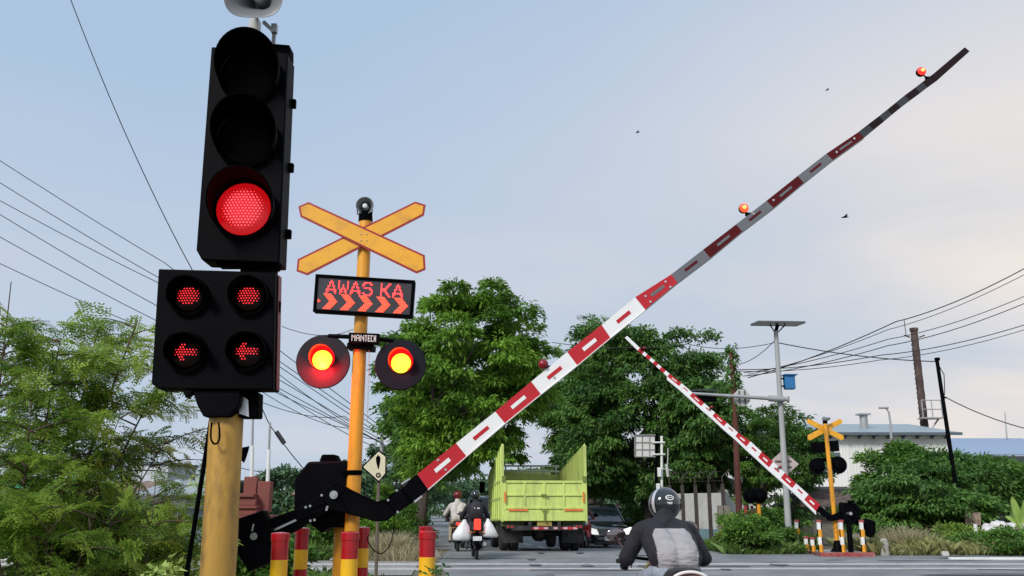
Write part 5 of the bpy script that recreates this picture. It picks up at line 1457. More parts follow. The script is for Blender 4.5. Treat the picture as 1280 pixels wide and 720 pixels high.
def feathery(label, bx, by, stems, nfr, seed, leafm, scale=1.0, spreadz=.5):
    rng = np.random.default_rng(seed); rr = random.Random(seed)
    z0 = -.15
    t = thing('feathery_tree', label, 'tree', (bx, by, z0), 'feathery leaved saplings on the left')
    tm = [frond_template(rng, npin=rng.integers(5, 8), nleaf=int(rng.integers(4, 6)), L=rng.uniform(.13, .20)) for _ in range(5)]
    p = MB(); pos = []; dirs = []
    for (tx_, ty, tz, r0) in stems:
        a = Vector((bx + rr.uniform(-.15, .15), by + rr.uniform(-.15, .15), z0)); e = Vector((tx_, ty, tz)); L_ = (e - a).length
        m_ = a.lerp(e, .5) + Vector((rr.uniform(-.12, .12), rr.uniform(-.15, .15), .10 * L_))
        pts = [a.lerp(m_, f) .lerp(m_.lerp(e, f), f) for f in [i / 12 for i in range(13)]]
        p.tube(pts, [r0 * (1 - .8 * i / 12) for i in range(13)], 7)
        nb = int(L_ * 7)
        for j in range(nb):
            f = rr.uniform(.22, 1.0) ** .8; i = min(11, int(f * 12)); s_ = pts[i].lerp(pts[i + 1], f * 12 - i)
            ang = rr.uniform(0, 2 * PI); ln = rr.uniform(.25, .65) * (1.15 - .6 * f) * 1.3
            dv = Vector((math.cos(ang), math.sin(ang) * .8, rr.uniform(.1, .75))).normalized()
            q = [s_ + dv * ln * g + Vector((0, 0, -.22 * ln * g * g)) for g in (0, .33, .66, 1)]
            p.tube(q, [.0065, .005, .004, .002], 4, cap=False)
            for g in [rr.uniform(.1, 1) for _ in range(nfr)]:
                k = min(2, int(g * 3)); pp = q[k].lerp(q[k + 1], g * 3 - k)
                side = rr.choice((-1, 1)); fd_ = (dv + Vector((-dv.y, dv.x, 0)) * side * rr.uniform(.2, 1.1) + Vector((0, 0, rr.uniform(-.9, .35)))).normalized()
                pos.append(pp); dirs.append(fd_)
    p.build('stems', mat('sapling_bark', (.085, .055, .04), rough=.85, var=.3), t, smooth=60)
    Vs = []; rn = []
    for pp, fd_ in zip(pos, dirs):
        T_ = tm[rr.randrange(5)] * (scale * rr.uniform(.7, 1.25))
        y_ = np.array(fd_); x_ = np.cross(y_, [0, 0, 1.0]); x_ /= np.linalg.norm(x_) + 1e-9; z_ = np.cross(x_, y_)
        ro = rr.gauss(0, .6); c_, s_ = math.cos(ro), math.sin(ro); x2 = x_ * c_ + z_ * s_; z2 = -x_ * s_ + z_ * c_
        M_ = np.stack([x2, y_, z2], 0)
        Vs.append(T_.reshape(-1, 3) @ M_ + np.array(pp)); rn.append(np.clip(rr.random() ** 1.3 * .75 + rng.uniform(0, .3, len(T_)), 0, 1))
    V = np.concatenate(Vs); rnd = np.concatenate(rn)
    np_mesh('foliage', V, np.arange(len(V)).reshape(-1, 4), leafm, rnd, t)
    return t


LFE = leafmat('feathery_leaf', (.05, .145, .018), (.42, .58, .09), .48)
def A3(px, py, Y): q = at(px, py, Y); return (q.x, q.y, q.z)


b1 = at(70, 800, 6.6); 
feathery('tall feathery sapling reaching highest at the far left edge', at(15, 700, 6.4).x, 6.4, [(*A3(14, 352, 6.4), .016), (*A3(75, 425, 6.6), .016), (*A3(-30, 400, 6.4), .016), (*A3(40, 500, 6.2), .012), (*A3(0, 560, 6.0), .012)], 6, 31, LFE)
feathery('wide feathery tree with a dark leaning stem left of the traffic signal', at(60, 700, 7.0).x, 7.0, [(*A3(172, 400, 7.1), .024), (*A3(120, 420, 7.2), .018), (*A3(205, 470, 7.0), .018), (*A3(150, 520, 6.7), .014), (*A3(90, 480, 6.8), .014), (*A3(215, 540, 7.2), .014)], 6, 32, LFE)
feathery('lower feathery bush close to the yellow signal post', at(160, 700, 6.6).x, 6.6, [(*A3(195, 600, 6.5), .012), (*A3(212, 625, 6.9), .012), (*A3(150, 600, 6.4), .012), (*A3(180, 575, 6.8), .012), (*A3(120, 620, 6.5), .010)], 5, 33, LFE)
feathery('dense low feathery bush in the bottom left corner', at(60, 720, 6.0).x, 6.0, [(*A3(30, 620, 6.0), .012), (*A3(80, 600, 6.1), .012), (*A3(120, 640, 6.0), .012), (*A3(-10, 650, 5.9), .012), (*A3(60, 660, 5.8), .010)], 5, 34, LFE)
for i, (px, py, Y, R, lb) in enumerate(((40, 700, 7.6, (.9, .7, .75), 'round leaved undergrowth at the bottom left corner'), (130, 700, 7.4, (.7, .6, .7), 'round leaved undergrowth under the wide feathery tree'), (205, 705, 7.2, (.5, .4, .6), 'round leaved undergrowth beside the yellow signal post'))):
    shrub(lb, at(px, py, Y).x, Y, (R[0], R[1], 1.2), LF3, n=44, per=70, leaf=.055, k=3, seed=100 + i, cr=.2, z=-.15, wdr=.7)
LFP = leafmat('leaf_pale_weed', (.18, .30, .06), (.45, .58, .16), .35)
for i, (px, py, Y, lb, sz, m) in enumerate(((205, 722, 4.8, 'pale green weed in front of the foot of the signal post', .13, LFP), (537, 733, 6.6, 'dark bronze leaved weed in front of the right bollard', .10, LF2), (515, 733, 6.4, 'bright green weed beside the right bollard', .10, LF1))):
    q = at(px, py, Y); shrub(lb, q.x, Y, (sz, sz, .5), m, n=10, per=12, leaf=.055, k=3, seed=120 + i, cr=.08, z=q.z - .5, wdr=.5)

# vines hanging round the rusty pole handled below; grass
def grass(name, label, polys, n, h, m, seed, z=None):
    rng = np.random.default_rng(seed); P = []
    for (x0, x1, y0, y1, w_) in polys:
        k = int(n * w_); P.append(np.stack([rng.uniform(x0, x1, k), rng.uniform(y0, y1, k)], 1))
    P = np.concatenate(P); N_ = len(P)
    zz = np.array([road_z(y) for y in P[:, 1]]) - .02
    base = np.column_stack([P, zz]); d = unit(np.column_stack([rng.normal(0, .35, N_), rng.normal(0, .35, N_), np.ones(N_)]))
    s_ = unit(np.column_stack([rng.normal(0, 1, N_), rng.normal(0, 1, N_), np.zeros(N_)])) * .006
    L = h * rng.uniform(.35, 1.2, (N_, 1)) * (.6 + .6 * np.sin(P[:, :1] * 1.7 + 1) ** 2)
    mid = base + d * L * .55; tip = base + d * L + np.column_stack([rng.normal(0, .3, N_), rng.normal(0, .3, N_), -.12 * np.ones(N_)]) * L
    V = np.stack([base - s_, base + s_, tip, mid - s_ * .9], 1).reshape(-1, 3)
    o = np_mesh(name, V, np.arange(N_ * 4).reshape(-1, 4), m, rng.uniform(0, 1, N_), org=(P[:, 0].mean(), P[:, 1].mean(), 0))
    return tag(o, label, 'grass', kind='stuff')


GR = leafmat('dry_grass', (.12, .15, .045), (.42, .40, .17), .3)
GR2 = leafmat('green_grass', (.04, .09, .02), (.16, .27, .05), .3)
grass('grass', 'tall half dry grass along the right edge of the road', [(9.7, 16, 25.6, 28.5, 1), (16, 26, 25.0, 30, .7)], 16000, .42, GR, 1)
grass('grass', 'green weeds along the foot of the concrete fence', [(5.8, 8.0, 26.0, 31, 1)], 9000, .3, GR2, 2)
grass('grass', 'mixed grass on the left verge by the avenue trees', [(-9, -3.3, 24.2, 31, 1), (-14, -3.9, 31, 40, .6)], 15000, .38, GR2, 3)
grass('grass', 'short grass and weeds in the foreground left of the signal', [(-8, -2.4, 5, 18, 1)], 9000, .25, GR2, 4)
def tuft(label, x, y, n, h, seed):
    rng = np.random.default_rng(seed)
    base = np.column_stack([rng.normal(x, .28, n), rng.normal(y, .25, n), np.full(n, road_z(y) - .02)])
    d = unit(np.column_stack([(base[:, 0] - x) * 1.6 + rng.normal(0, .3, n), rng.normal(0, .4, n), np.ones(n)])); L = h * rng.uniform(.5, 1.15, (n, 1))
    s_ = unit(np.column_stack([rng.normal(0, 1, n), rng.normal(0, 1, n), np.zeros(n)])) * .006
    mid = base + d * L * .6; tip = base + d * L + np.column_stack([d[:, 0], d[:, 1], -.8 * np.ones(n)]) * L * .35
    V = np.stack([base - s_, base + s_, mid + s_, mid - s_, mid - s_, mid + s_, tip + s_ * .3, tip - s_ * .3], 1).reshape(-1, 3)
    o = np_mesh('grass_tuft', V, np.arange(n * 8).reshape(-1, 4), leafmat('straw', (.30, .26, .15), (.62, .55, .36), .35), rng.uniform(0, 1, n * 2), org=(x, y, 0)); return tag(o, label, 'grass tuft', 'dry grass tufts')
tuft('dry straw coloured grass tuft under the hanging cable', at(488, 690, 24.5).x, 24.5, 1800, .95, 5)
tuft('smaller straw grass tuft nearer the right bollard', at(508, 690, 23.9).x, 23.9, 900, .55, 6)
tuft('feathery dry grass stand left of the leaning black pole', at(1133, 690, 27.2).x, 27.2, 1100, 1.0, 7)
# ------------------------------------------------------------------ buildings and everything behind
def bx(name, c, d, m, parent, bevel=0, rot=0): return MB().box(c, d, Matrix.Rotation(rot, 3, 'Z') if rot else None).build(name, m, parent, bevel=bevel)


CORR = mat('pale_corrugated_wall', (.76, .76, .75), rough=.7, var=.05, dirt=(.42, .40, .36), dirt_amt=.5, dirt_scale=.4, stretch=(1, 1, .12))
ROOFG = mat('grey_metal_roof', (.25, .31, .34), rough=.5, var=.08, dirt=(.2, .2, .19), dirt_amt=.4, dirt_scale=.3)
ROOFB = mat('blue_grey_metal_roof', (.22, .30, .42), rough=.5, var=.06)
# warehouse
Yw = 75.0
xl, xr = at(868, 560, Yw).x, at(1188, 560, Yw).x; ez = at(1100, 543, Yw).z; rz_ = at(1100, 531, Yw + 8).z
wh = thing('warehouse', 'long pale warehouse with low grey metal roof behind the trees', 'building', ((xl + xr) / 2, Yw, -.3))
p = MB(); nr = 160
top = [Vector((xl + (xr - xl) * i / nr, Yw + (.02 if i % 2 else 0), ez)) for i in range(nr + 1)]; bot = [Vector((v.x, v.y, -.3)) for v in top]
p.add(bot + top, [(i, i + 1, i + nr + 2, i + nr + 1) for i in range(nr)]); p.box(((xl + xr) / 2, Yw + 9, ez / 2 - .2), (xr - xl - .02, 17.6, ez)); p.build('wall', CORR, wh, smooth=0)
p = MB(); x0, x1 = xl - .5, xr + .7
p.loft([[Vector((x, Yw - .7, ez - .05)), Vector((x, Yw + 9, rz_)), Vector((x, Yw + 18.7, ez - .05)), Vector((x, Yw + 18.7, ez + .1)), Vector((x, Yw + 9, rz_ + .15)), Vector((x, Yw - .7, ez + .1))] for x in (x0, x1)]); rf = p.build('roof', ROOFG, wh)
p = MB(); p.box(((x0 + x1) / 2, Yw - .78, ez + .0), (x1 - x0, .14, .22)); p.build('gutter', mat('dark_gutter', (.09, .12, .14), rough=.6), rf)
for i in range(18): MB().box((x0 + 1 + (x1 - x0 - 2) * i / 17, Yw - .35, ez - .22), (.15, .7, .25)).build('rafter_end', mat('dark_gutter', (.09, .12, .14)), rf)
p = MB(); q = at(1080, 530, Yw + 4); p.cyl(Vector((q.x, q.y, q.z - 1.2)), Vector((q.x, q.y, at(1080, 519, Yw + 4).z)), .33, .33, 16); p.box((q.x, q.y, at(1080, 518, Yw + 4).z), (1.0, 1.0, .12)); p.build('vent_pipe', GALV, rf)
p = MB()
for k in range(5):
    xx = xl + 2.5 + k * 4.1; p.box((xx, Yw - .04, 5.2), (1.9, .1, .9))
p.build('window_strip', mat('dim_window', (.10, .13, .14), rough=.2), wh)
# chimney
ch = thing('chimney', 'tall dark brick chimney leaning slightly above the warehouse roof', 'chimney', at(1156, 600, 88))
c0 = at(1157, 545, 88); c1 = at(1142.5, 414, 88); dn = (c0 - c1).normalized(); cb_ = c0 + dn * (c0.z / -dn.z if dn.z else 0)
BRK = mat('dark_sooty_brick', (.075, .05, .045), rough=.95, var=.5, scale=1.2, dirt=(.2, .13, .1), dirt_amt=.5, dirt_scale=1.5, bump=.5)
p = MB(); n = 26; pts = []; rs = []
for i in range(n + 1):
    f = i / n; pts.append(cb_.lerp(c1, f)); rs.append(.38 - .07 * f + (.03 if i % 2 else 0))
p.tube(pts, rs, 12); p.build('shaft', BRK, ch, smooth=0)
p = MB(); p.tube([c1, c1 + Vector((0, 0, .3))], [.40, .40], 12); p.tube([c1 + Vector((-1.0, 0, -.4)), c1 + Vector((-.45, 0, -.6))], .07, 6); p.tube([c1 + Vector((1.0, 0, -.4)), c1 + Vector((.45, 0, -.6))], .07, 6); p.tube([c1 + Vector((-.8, 0, -.5)), c1 + Vector((-.85, 0, 1.1))], .04, 5); p.build('crown_ring', BRK, ch)
for k in range(20): q = cb_.lerp(c1, .45 + .52 * k / 20); MB().tube([q + Vector((-.35, -.2, 0)), q + Vector((-.52, -.3, 0)), q + Vector((-.52, -.3, .2))], .04, 4).build('rung', BRK, ch)

g = at(1163, 523, 87); p = MB()
p.box((g.x, g.y, g.z), (1.9, 1.2, .12)); 
for dx_ in (-.9, 0, .9): p.cyl((g.x + dx_, g.y - .55, g.z), (g.x + dx_, g.y - .55, g.z + 1.7), .05, .05, 6)
for dz_ in (.8, 1.65): p.cyl((g.x - .9, g.y - .55, g.z + dz_), (g.x + .9, g.y - .55, g.z + dz_), .05, .05, 6)
p.tube([(g.x + .8, g.y, g.z), (g.x - .5, g.y, g.z - 1.6)], .08, 6)
p.build('service_platform', GALV, ch)
# blue roofed hall to the right
Yb = 110.0; xl2, xr2 = at(1188, 560, Yb).x - 2, at(1330, 560, Yb).x; e2 = at(1230, 570, Yb).z; r2_ = at(1230, 549, Yb + 9).z
h2 = thing('storage_hall', 'blue roofed hall at the right edge behind the trees', 'building', ((xl2 + xr2) / 2, Yb, -.3))
bx('wall', ((xl2 + xr2) / 2, Yb + 10, e2 / 2 - .15), (xr2 - xl2, 19.6, e2 + .1), CORR, h2)
p = MB(); p.loft([[Vector((x, Yb - .8, e2)), Vector((x, Yb + 10, r2_)), Vector((x, Yb + 20.8, e2)), Vector((x, Yb + 20.8, e2 + .2)), Vector((x, Yb + 10, r2_ + .2)), Vector((x, Yb - .8, e2 + .2))] for x in (xl2 - .6, xr2 + .6)]); p.build('roof', ROOFB, h2)
p = MB(); p.box(((xl2 + xr2) / 2, Yb - .9, e2 - .6), (xr2 - xl2, .1, 1.1)); p.build('open_eave', mat('dark_eave', (.05, .06, .07), rough=.8), h2)
q = at(1258.5, 548, Yb + 9); q2 = at(1256, 515, Yb + 9)
tag(MB().tube([Vector((q.x, q.y, r2_)), q2], [.1, .05], 6).build('antenna_mast', GALV), 'thin mast rising above the blue roof', 'mast')
# street lamp in front of the warehouse
q = at(1113, 640, 70); L1 = at(1113, 545, 70)
lm = thing('street_lamp', 'small curved street lamp standing before the warehouse roof', 'street lamp', (q.x, 70, -.3))
a = at(1114, 545, 70); b = at(1113, 528, 70); c = at(1111, 515, 70); d = at(1107, 509.5, 70)
MB().tube([(a.x, 70, -.3), a, b, c, d], [.12, .10, .09, .08, .06], 8).build('pole', GALV, lm)
MB().box(tuple(d + Vector((-.15, 0, -.02))), (.7, .3, .14)).build('lamp_head', GALV, lm, bevel=.03)
# brown tiled house behind far barrier
Yh = 42.0; TL_ = mat('old_brown_tiles', (.115, .08, .07), rough=.95, var=.5, scale=3, bump=.8, bscale=8, dirt=(.05, .045, .04), dirt_amt=.7, dirt_scale=2)
xa, xb = at(1008, 620, Yh).x, at(1110, 620, Yh).x; ze = at(1060, 634, Yh).z; zr = at(1060, 611, Yh + 3).z
hs = thing('tiled_house', 'low house with old brown tiled roof behind the far barrier', 'house', ((xa + xb) / 2, Yh, -.26))
bx('wall', ((xa + xb) / 2, Yh + 3, (ze - .26) / 2), (xb - xa - .6, 5.4, ze + .26), mat('stained_wall', (.42, .40, .33), rough=.9, dirt=(.2, .19, .15), dirt_amt=.7), hs)
p = MB(); nn = 20
rows = []
for i in range(nn + 1):
    f = i / nn; y = Yh - .4 + 3.4 * f; z = ze + (zr - ze) * f + (.03 if i % 2 else 0); rows.append([Vector((xa + .6 * f, y, z)), Vector((xb - .6 * f, y, z))])
for i in range(nn): p.add([rows[i][0], rows[i][1], rows[i + 1][1], rows[i + 1][0]], [(0, 1, 2, 3)])
p.add([(xa + .6, Yh + 3, zr), (xb - .6, Yh + 3, zr), (xb, Yh + 6.4, ze), (xa, Yh + 6.4, ze)], [(0, 1, 2, 3)]); p.add([(xa, Yh - .4, ze), (xa + .6, Yh + 3, zr), (xa, Yh + 6.4, ze)], [(0, 1, 2)]); p.add([(xb, Yh - .4, ze), (xb - .6, Yh + 3, zr), (xb, Yh + 6.4, ze)], [(0, 1, 2)])
hr = p.build('roof', TL_, hs, smooth=0)
bx('ridge_cap', ((xa + xb) / 2, Yh + 3, zr + .04), (xb - xa - 1.2, .3, .12), mat('pale_ridge', (.4, .38, .36), rough=.8), hr)
bx('door', (xa + 3.2, Yh + .27, .75), (.9, .06, 2.0), mat('old_wood', (.12, .07, .04), rough=.8), hs)
bx('window', (xa + 1.6, Yh + .27, .9), (.8, .06, .7), mat('dim_window', (.10, .13, .14)), hs)

# white building behind the fence
Y1 = 52; xa, xb = at(862, 600, Y1).x, at(938, 600, Y1).x
wb = thing('white_building', 'white building with a rounded canopy behind the concrete fence', 'building', ((xa + xb) / 2, Y1, -.3)); zt = at(900, 555, Y1).z
WW = mat('white_wall', (.70, .70, .68), rough=.8, var=.04, dirt=(.5, .48, .44), dirt_amt=.5)
bx('wall', ((xa + xb) / 2, Y1 + 3, zt / 2 - .15), (xb - xa, 5.4, zt + .3), WW, wb)
bx('parapet', ((xa + xb) / 2, Y1 + .2, at(900, 600, Y1).z), (xb - xa + .2, .5, .16), mat('dark_ledge', (.10, .12, .13), rough=.7), wb)
p = MB(); q = at(893, 610, Y1 - 2.5); nn = 16
p.loft([[Vector((q.x + 1.3 * math.cos(PI * k / nn), y, q.z - .3 + .9 * math.sin(PI * k / nn))) for k in range(nn + 1)] for y in (Y1 - 3.5, Y1 - .1)], cap=False, closed=False); p.cyl((q.x - 1.3, Y1 - 3.5, -.3), (q.x - 1.3, Y1 - 3.5, q.z - .3), .06, .06, 8); p.cyl((q.x + 1.3, Y1 - 3.5, -.3), (q.x + 1.3, Y1 - 3.5, q.z - .3), .06, .06, 8)
cn = p.build('canopy', mat('pale_canopy', (.6, .63, .63), rough=.35), wb); cn.modifiers.new('s', 'SOLIDIFY').thickness = .03
for px in (872, 925): q = at(px, 585, Y1); bx('window', (q.x, Y1 + .28, q.z), (.7, .06, 1.0), mat('dim_window', (.10, .13, .14)), wb)

# concrete fence
Yf = 30.0
fn = thing('concrete_fence', 'pale concrete fence with teal lower band and dark posts right of the road', 'fence', (at(890, 680, Yf).x, Yf, 0))
FU = mat('fence_pale', (.43, .43, .42), rough=.85, var=.08, dirt=(.25, .24, .22), dirt_amt=.6, dirt_scale=2); FT = mat('fence_teal', (.12, .21, .25), rough=.8, var=.1, dirt=(.2, .2, .18), dirt_amt=.5, dirt_scale=3)
fa, fb = at(838, 680, Yf + 2), at(905, 680, Yf)
za, zb, zc = -.05, .62, at(880, 616, Yf).z
def wallseg(nm, m, z0, z1, th, A, B, par): 
    d = (Vector((B.x, B.y, 0)) - Vector((A.x, A.y, 0))); nrm = Vector((-d.y, d.x, 0)).normalized() * th
    p = MB(); p.prism([Vector((A.x, A.y, z0)), Vector((B.x, B.y, z0)), Vector((B.x, B.y, z1)), Vector((A.x, A.y, z1))], nrm); return p.build(nm, m, par)
wallseg('lower_band', FT, za, zb, .12, fa, fb, fn); wallseg('upper_panel', FU, zb, zc, .11, fa, fb, fn)
DP = mat('dark_rusty_post', (.05, .04, .035), rough=.9, var=.3)
for k in range(5):
    f = k / 4 + .02; q = Vector((fa.x + (fb.x - fa.x) * f, fa.y + (fb.y - fa.y) * f - .06, 0))
    p = MB(); p.box((q.x, q.y, (zc + .25) / 2), (.10, .1, zc + .3)); p.tube([(q.x, q.y, zc + .3), (q.x, q.y, zc + .5), (q.x + .22, q.y - .1, zc + .72)], .025, 6); p.build('post', DP, fn)
p = MB()
for z in (zc + .38, zc + .5, zc + .66): p.tube([(fa.x, fa.y - .06, z), (fb.x, fb.y - .06, z)], .006, 4)
p.build('barbed_wire', DP, fn)
gp = thing('gate_pillar', 'weathered concrete gate pillar at the end of the pale fence', 'pillar', (at(903, 690, 28.8).x, 28.8, 0))
for px, w_ in ((900, .14), (907.5, .17)): q = at(px, 632, 28.8); bx('column', (q.x, 28.8, (q.z + .0) / 2), (w_, .2, q.z), mat('stained_concrete', (.22, .19, .16), rough=.95, var=.3, dirt=(.08, .07, .06), dirt_amt=.6, dirt_scale=3, stretch=(1, 1, .3)), gp)
vw = thing('verge_wall', 'pale boundary wall with dark posts along the right verge behind the black car', 'wall', (road_c(45) + 6.3, 45, -.26))
va, vb = Vector((road_c(36) + 6.4, 36, 0)), Vector((road_c(62) + 6.4, 62, 0))
wallseg('masonry', FU, -.3, 1.35, .14, va, vb, vw)
for k in range(9):
    q = va.lerp(vb, (k + .5) / 9); MB().box((q.x - .1, q.y, .6), (.22, .25, 1.9)).build('post', DP, vw)
rw_ = thing('block_wall', 'low grey block wall behind the white rubbish pile', 'wall', (at(1245, 660, 31).x, 31, 0))
q0, q1 = at(1203, 660, 31), at(1300, 660, 31)
bx('masonry', ((q0.x + q1.x) / 2, 31, at(1240, 640, 31).z / 2), (q1.x - q0.x, .18, at(1240, 640, 31).z), mat('block_grey', (.30, .29, .27), rough=.95, var=.25, scale=3, dirt=(.12, .12, .10), dirt_amt=.7), rw_)
bx('coping', ((q0.x + q1.x) / 2, 31, at(1240, 640, 31).z + .03), (q1.x - q0.x + .1, .26, .07), CONC, rw_)

# solar pole, arm, signs
YS_ = 29.5
t0, t1 = at(987.5, 690, YS_), at(969.8, 414, YS_)
sp_ = thing('solar_pole', 'tall grey pole with a flat solar panel on top', 'pole', (t0.x, YS_, 0))
dv = (t1 - t0); MB().tube([t0 - dv * (t0.z / dv.z), t1], [.105, .07], 16).build('pole', mat('grey_concrete_pole', (.36, .37, .37), rough=.7, var=.12, dirt=(.22, .21, .2), dirt_amt=.5, stretch=(1, 1, .3)), sp_)
tt_ = at(972, 406, YS_)
p = MB(); p.cyl(t1, tt_, .06, .06, 12); p.tube([tt_ + Vector((-.25, 0, .0)), t1 + Vector((0, 0, -.1)), tt_ + Vector((.25, 0, 0))], .025, 6); p.build('panel_mount', BLACK2, sp_)
Rs = Matrix.Rotation(rad(5), 3, 'X') @ Matrix.Rotation(rad(.8), 3, 'Y')
p = MB(); p.box(tuple(tt_ + Vector((0, 0, .04))), (1.48, 1.0, .045), R=Rs); pn = p.build('solar_panel', mat('panel_dark', (.05, .055, .07), rough=.3), sp_)
p = MB()
for s_ in (-1, 1): p.box(tuple(tt_ + Vector((0, 0, .04)) + Rs @ Vector((0, s_ * .5, 0))), (1.5, .03, .06), R=Rs); p.box(tuple(tt_ + Vector((0, 0, .04)) + Rs @ Vector((s_ * .745, 0, 0))), (.03, .969, .06), R=Rs)
p.build('panel_frame', mat('dull_frame', (.12, .12, .13), rough=.5, metal=.4), pn)
cb2 = thing('control_box', 'blue metal control box on the side of the solar pole', 'box', at(986, 487, YS_))
c = at(986.5, 478, YS_ - .05); BLUE = mat('blue_box_paint', (.02, .16, .38), rough=.4, var=.1, dirt=(.05, .1, .2), dirt_amt=.5)
MB().box(tuple(c), (.32, .26, .44)).build('box', BLUE, cb2, bevel=.01)
MB().box(tuple(c + Vector((.02, -.02, .235))), (.42, .36, .03)).build('lid', BLUE, cb2)
p = MB(); p.box(tuple(c + Vector((-.2, 0, .12))), (.12, .1, .04)); p.box(tuple(c + Vector((-.2, 0, -.12))), (.12, .1, .04)); p.build('bracket', BLACK2, cb2)
# arm with horizontal traffic signal
ar = thing('signal_arm', 'grey horizontal arm crossing the solar pole and carrying a dark signal', 'signal arm', at(984, 497, YS_ - .2))
p = MB(); p.tube([at(860, 491.5, YS_ - .17), at(985, 499.5, YS_ - .17)], [.045, .065], 12); p.tube([at(985, 499.5, YS_ - .17), at(986, 499.6, YS_ - .17)], .11, 12); p.build('arm', GALV, ar)
p = MB(); p.tube([at(961, 498, YS_ - .17), at(980, 499, YS_ - .17)], .10, 12); p.build('sleeve', GALV, ar)
ht = thing('hanging_traffic_light', 'dark horizontal traffic signal at the tip of the grey arm', 'traffic light', at(883, 495, YS_))
p = MB(); p.prism([at(865, 489, YS_ - .1), at(897, 491, YS_ - .1), at(896, 502, YS_ - .1), at(866, 500.5, YS_ - .1)], (0, .2, 0)); hh = p.build('signal_housing', BLACK, ht, bevel=.01)
for px in (871, 881, 891): p = MB(); hood(p, at(px, 496, YS_ + .1), .10, .2, dirv=Vector((0, 1, 0)), n=14); p.build('visor', BLACK2, hh)
MB().box(tuple(at(881, 488, YS_ - .05)), (.85, .2, .05)).build('lid', GREYR, ht)
SB = mat('sign_back_grey', (.46, .46, .45), rough=.55, var=.08, dirt=(.3, .29, .27), dirt_amt=.5)
os_ = thing('octagonal_sign', 'grey back of an octagonal sign fixed to the horizontal arm', 'sign', at(928, 508, YS_ - .3))
c = at(927.5, 497, YS_ - .02)
MB().prism([c + Vector((.285 * math.cos(rad(22.5 + 45 * k)) * 1.0, 0, .285 * math.sin(rad(22.5 + 45 * k)))) for k in range(8)], (0, .012, 0)).build('plate', SB, os_)
p = MB()
for dx_ in (-.09, .09): p.box(tuple(c + Vector((dx_, -.02, 0))), (.035, .03, .44))
p.build('brackets', mat('bracket_brown', (.10, .08, .07), rough=.8), os_)
ds = thing('diamond_sign', 'grey back of a diamond sign on the solar pole below the arm', 'sign', at(980, 595, YS_))
c = at(979, 580, YS_ + .16)
MB().prism([c + Vector((a * .50, 0, b * .42)) for a, b in ((1, 0), (0, 1), (-1, 0), (0, -1))], (0, .012, 0)).build('plate', mat('pinkish_sign_back', (.48, .40, .39), rough=.6), ds)
p = MB()
for dz_ in (-.09, .09): p.box(tuple(c + Vector((0, -.02, dz_))), (.5, .03, .035))
p.build('brackets', mat('bracket_brown', (.10, .08, .07)), ds)
# rusty leaning pole with vines
RST = mat('rust_red_steel', (.10, .028, .022), rough=.85, var=.3, scale=5, dirt=(.06, .03, .025), dirt_amt=.6, dirt_scale=5)
rp_ = thing('rusty_pole', 'rust red pole wrapped in creeper, right of the dark tree', 'pole', (at(925, 690, 33).x, 33, 0))
r0_, r1_ = at(926, 690, 33), at(914, 440, 33); MB().tube([r0_, at(922, 600, 33), at(918, 500, 33), r1_], [.12, .11, .10, .08], 12).build('pole', RST, rp_)
rng = np.random.default_rng(77); n = 230
f = rng.uniform(.0, 1, n); base_ = np.array([list(at(914 + 5 * a, 432 + 85 * a, 33 + .1)) for a in f]); rad_ = .10 + .17 * rng.uniform(0, 1, n) * np.sin(np.clip(f, .05, 1) * 3.0)
an = rng.uniform(0, 6.28, n); Pv = base_ + np.column_stack([np.cos(an) * rad_, np.sin(an) * rad_, rng.normal(0, .1, n)])
V, Fq = sprigs(Pv, np.column_stack([np.cos(an), np.sin(an), -.4 * np.ones(n)]), 5, .15, .06, .7, rng); np_mesh('creeper', V, Fq, LF2, rng.uniform(0, 1, len(Fq)), rp_)
# creeper covered trunk
tree('creeper covered slim tree right of the rusty pole', at(955, 690, 36).x, 36, 6, (at(953, 600, 36).x, 36, 3.2), (.75, .7, 2.4), LF3, nclump=40, cr=.35, per=60, leaf=.14, k=4, seed=51, trunk_r=.11, bottom=-1, lump=.3, group='trees beyond the crossing')
tree('slim leafy tree around the diamond sign', at(985, 690, 37).x, 37, 5, (at(990, 600, 37).x, 37, 2.6), (1.2, 1.0, 2.2), LF2, nclump=50, cr=.45, per=55, leaf=.16, k=4, seed=52, trunk_r=.09, bottom=-1, lump=.3, group='trees beyond the crossing')
# second smaller signal seen from behind
s2 = thing('rear_signal', 'slim yellow post with dark twin lamps half hidden in the weeds', 'crossing signal', (at(951, 690, 30.2).x, 30.2, 0))
q0, q1 = at(951.5, 692, 30.2), at(947.5, 612, 30.2); MB().tube([q0, q1], [.07, .06], 12).build('pole', YPOLE2, s2)
for px in (938, 949.5):
    c = at(px, 620, 30.1); p = MB(); p.lathe(c, (0, 1, 0), [(.05, -.12), (.12, -.1), (.13, .0), (.24, .01), (.24, .03), (.001, .035)], 24); p.build('lamp_back', BLACK, s2)
MB().tube([at(935, 612, 30.2), at(952, 612, 30.2)], .03, 8).build('cross_arm', BLACK, s2)
p = MB()
for i, (px, w_) in enumerate(((930, 4), (938, 4), (945, 3))):
    for k in range(3): a, b = at(px, 632 + 10 * k, 30.3), at(px + w_, 632 + 10 * k + 9, 30.3); p.box(((a.x + b.x) / 2, 30.3, (a.z + b.z) / 2), (b.x - a.x, .04, a.z - b.z), mat=(k + i) % 2)
bb = p.build('barrier_skirt', [mat('faded_red', (.30, .04, .03), rough=.7), mat('dark_rust', (.09, .05, .04), rough=.8)]); tag(bb, 'short red and dark hanging strips of a folded barrier beside the slim yellow post', 'barrier')
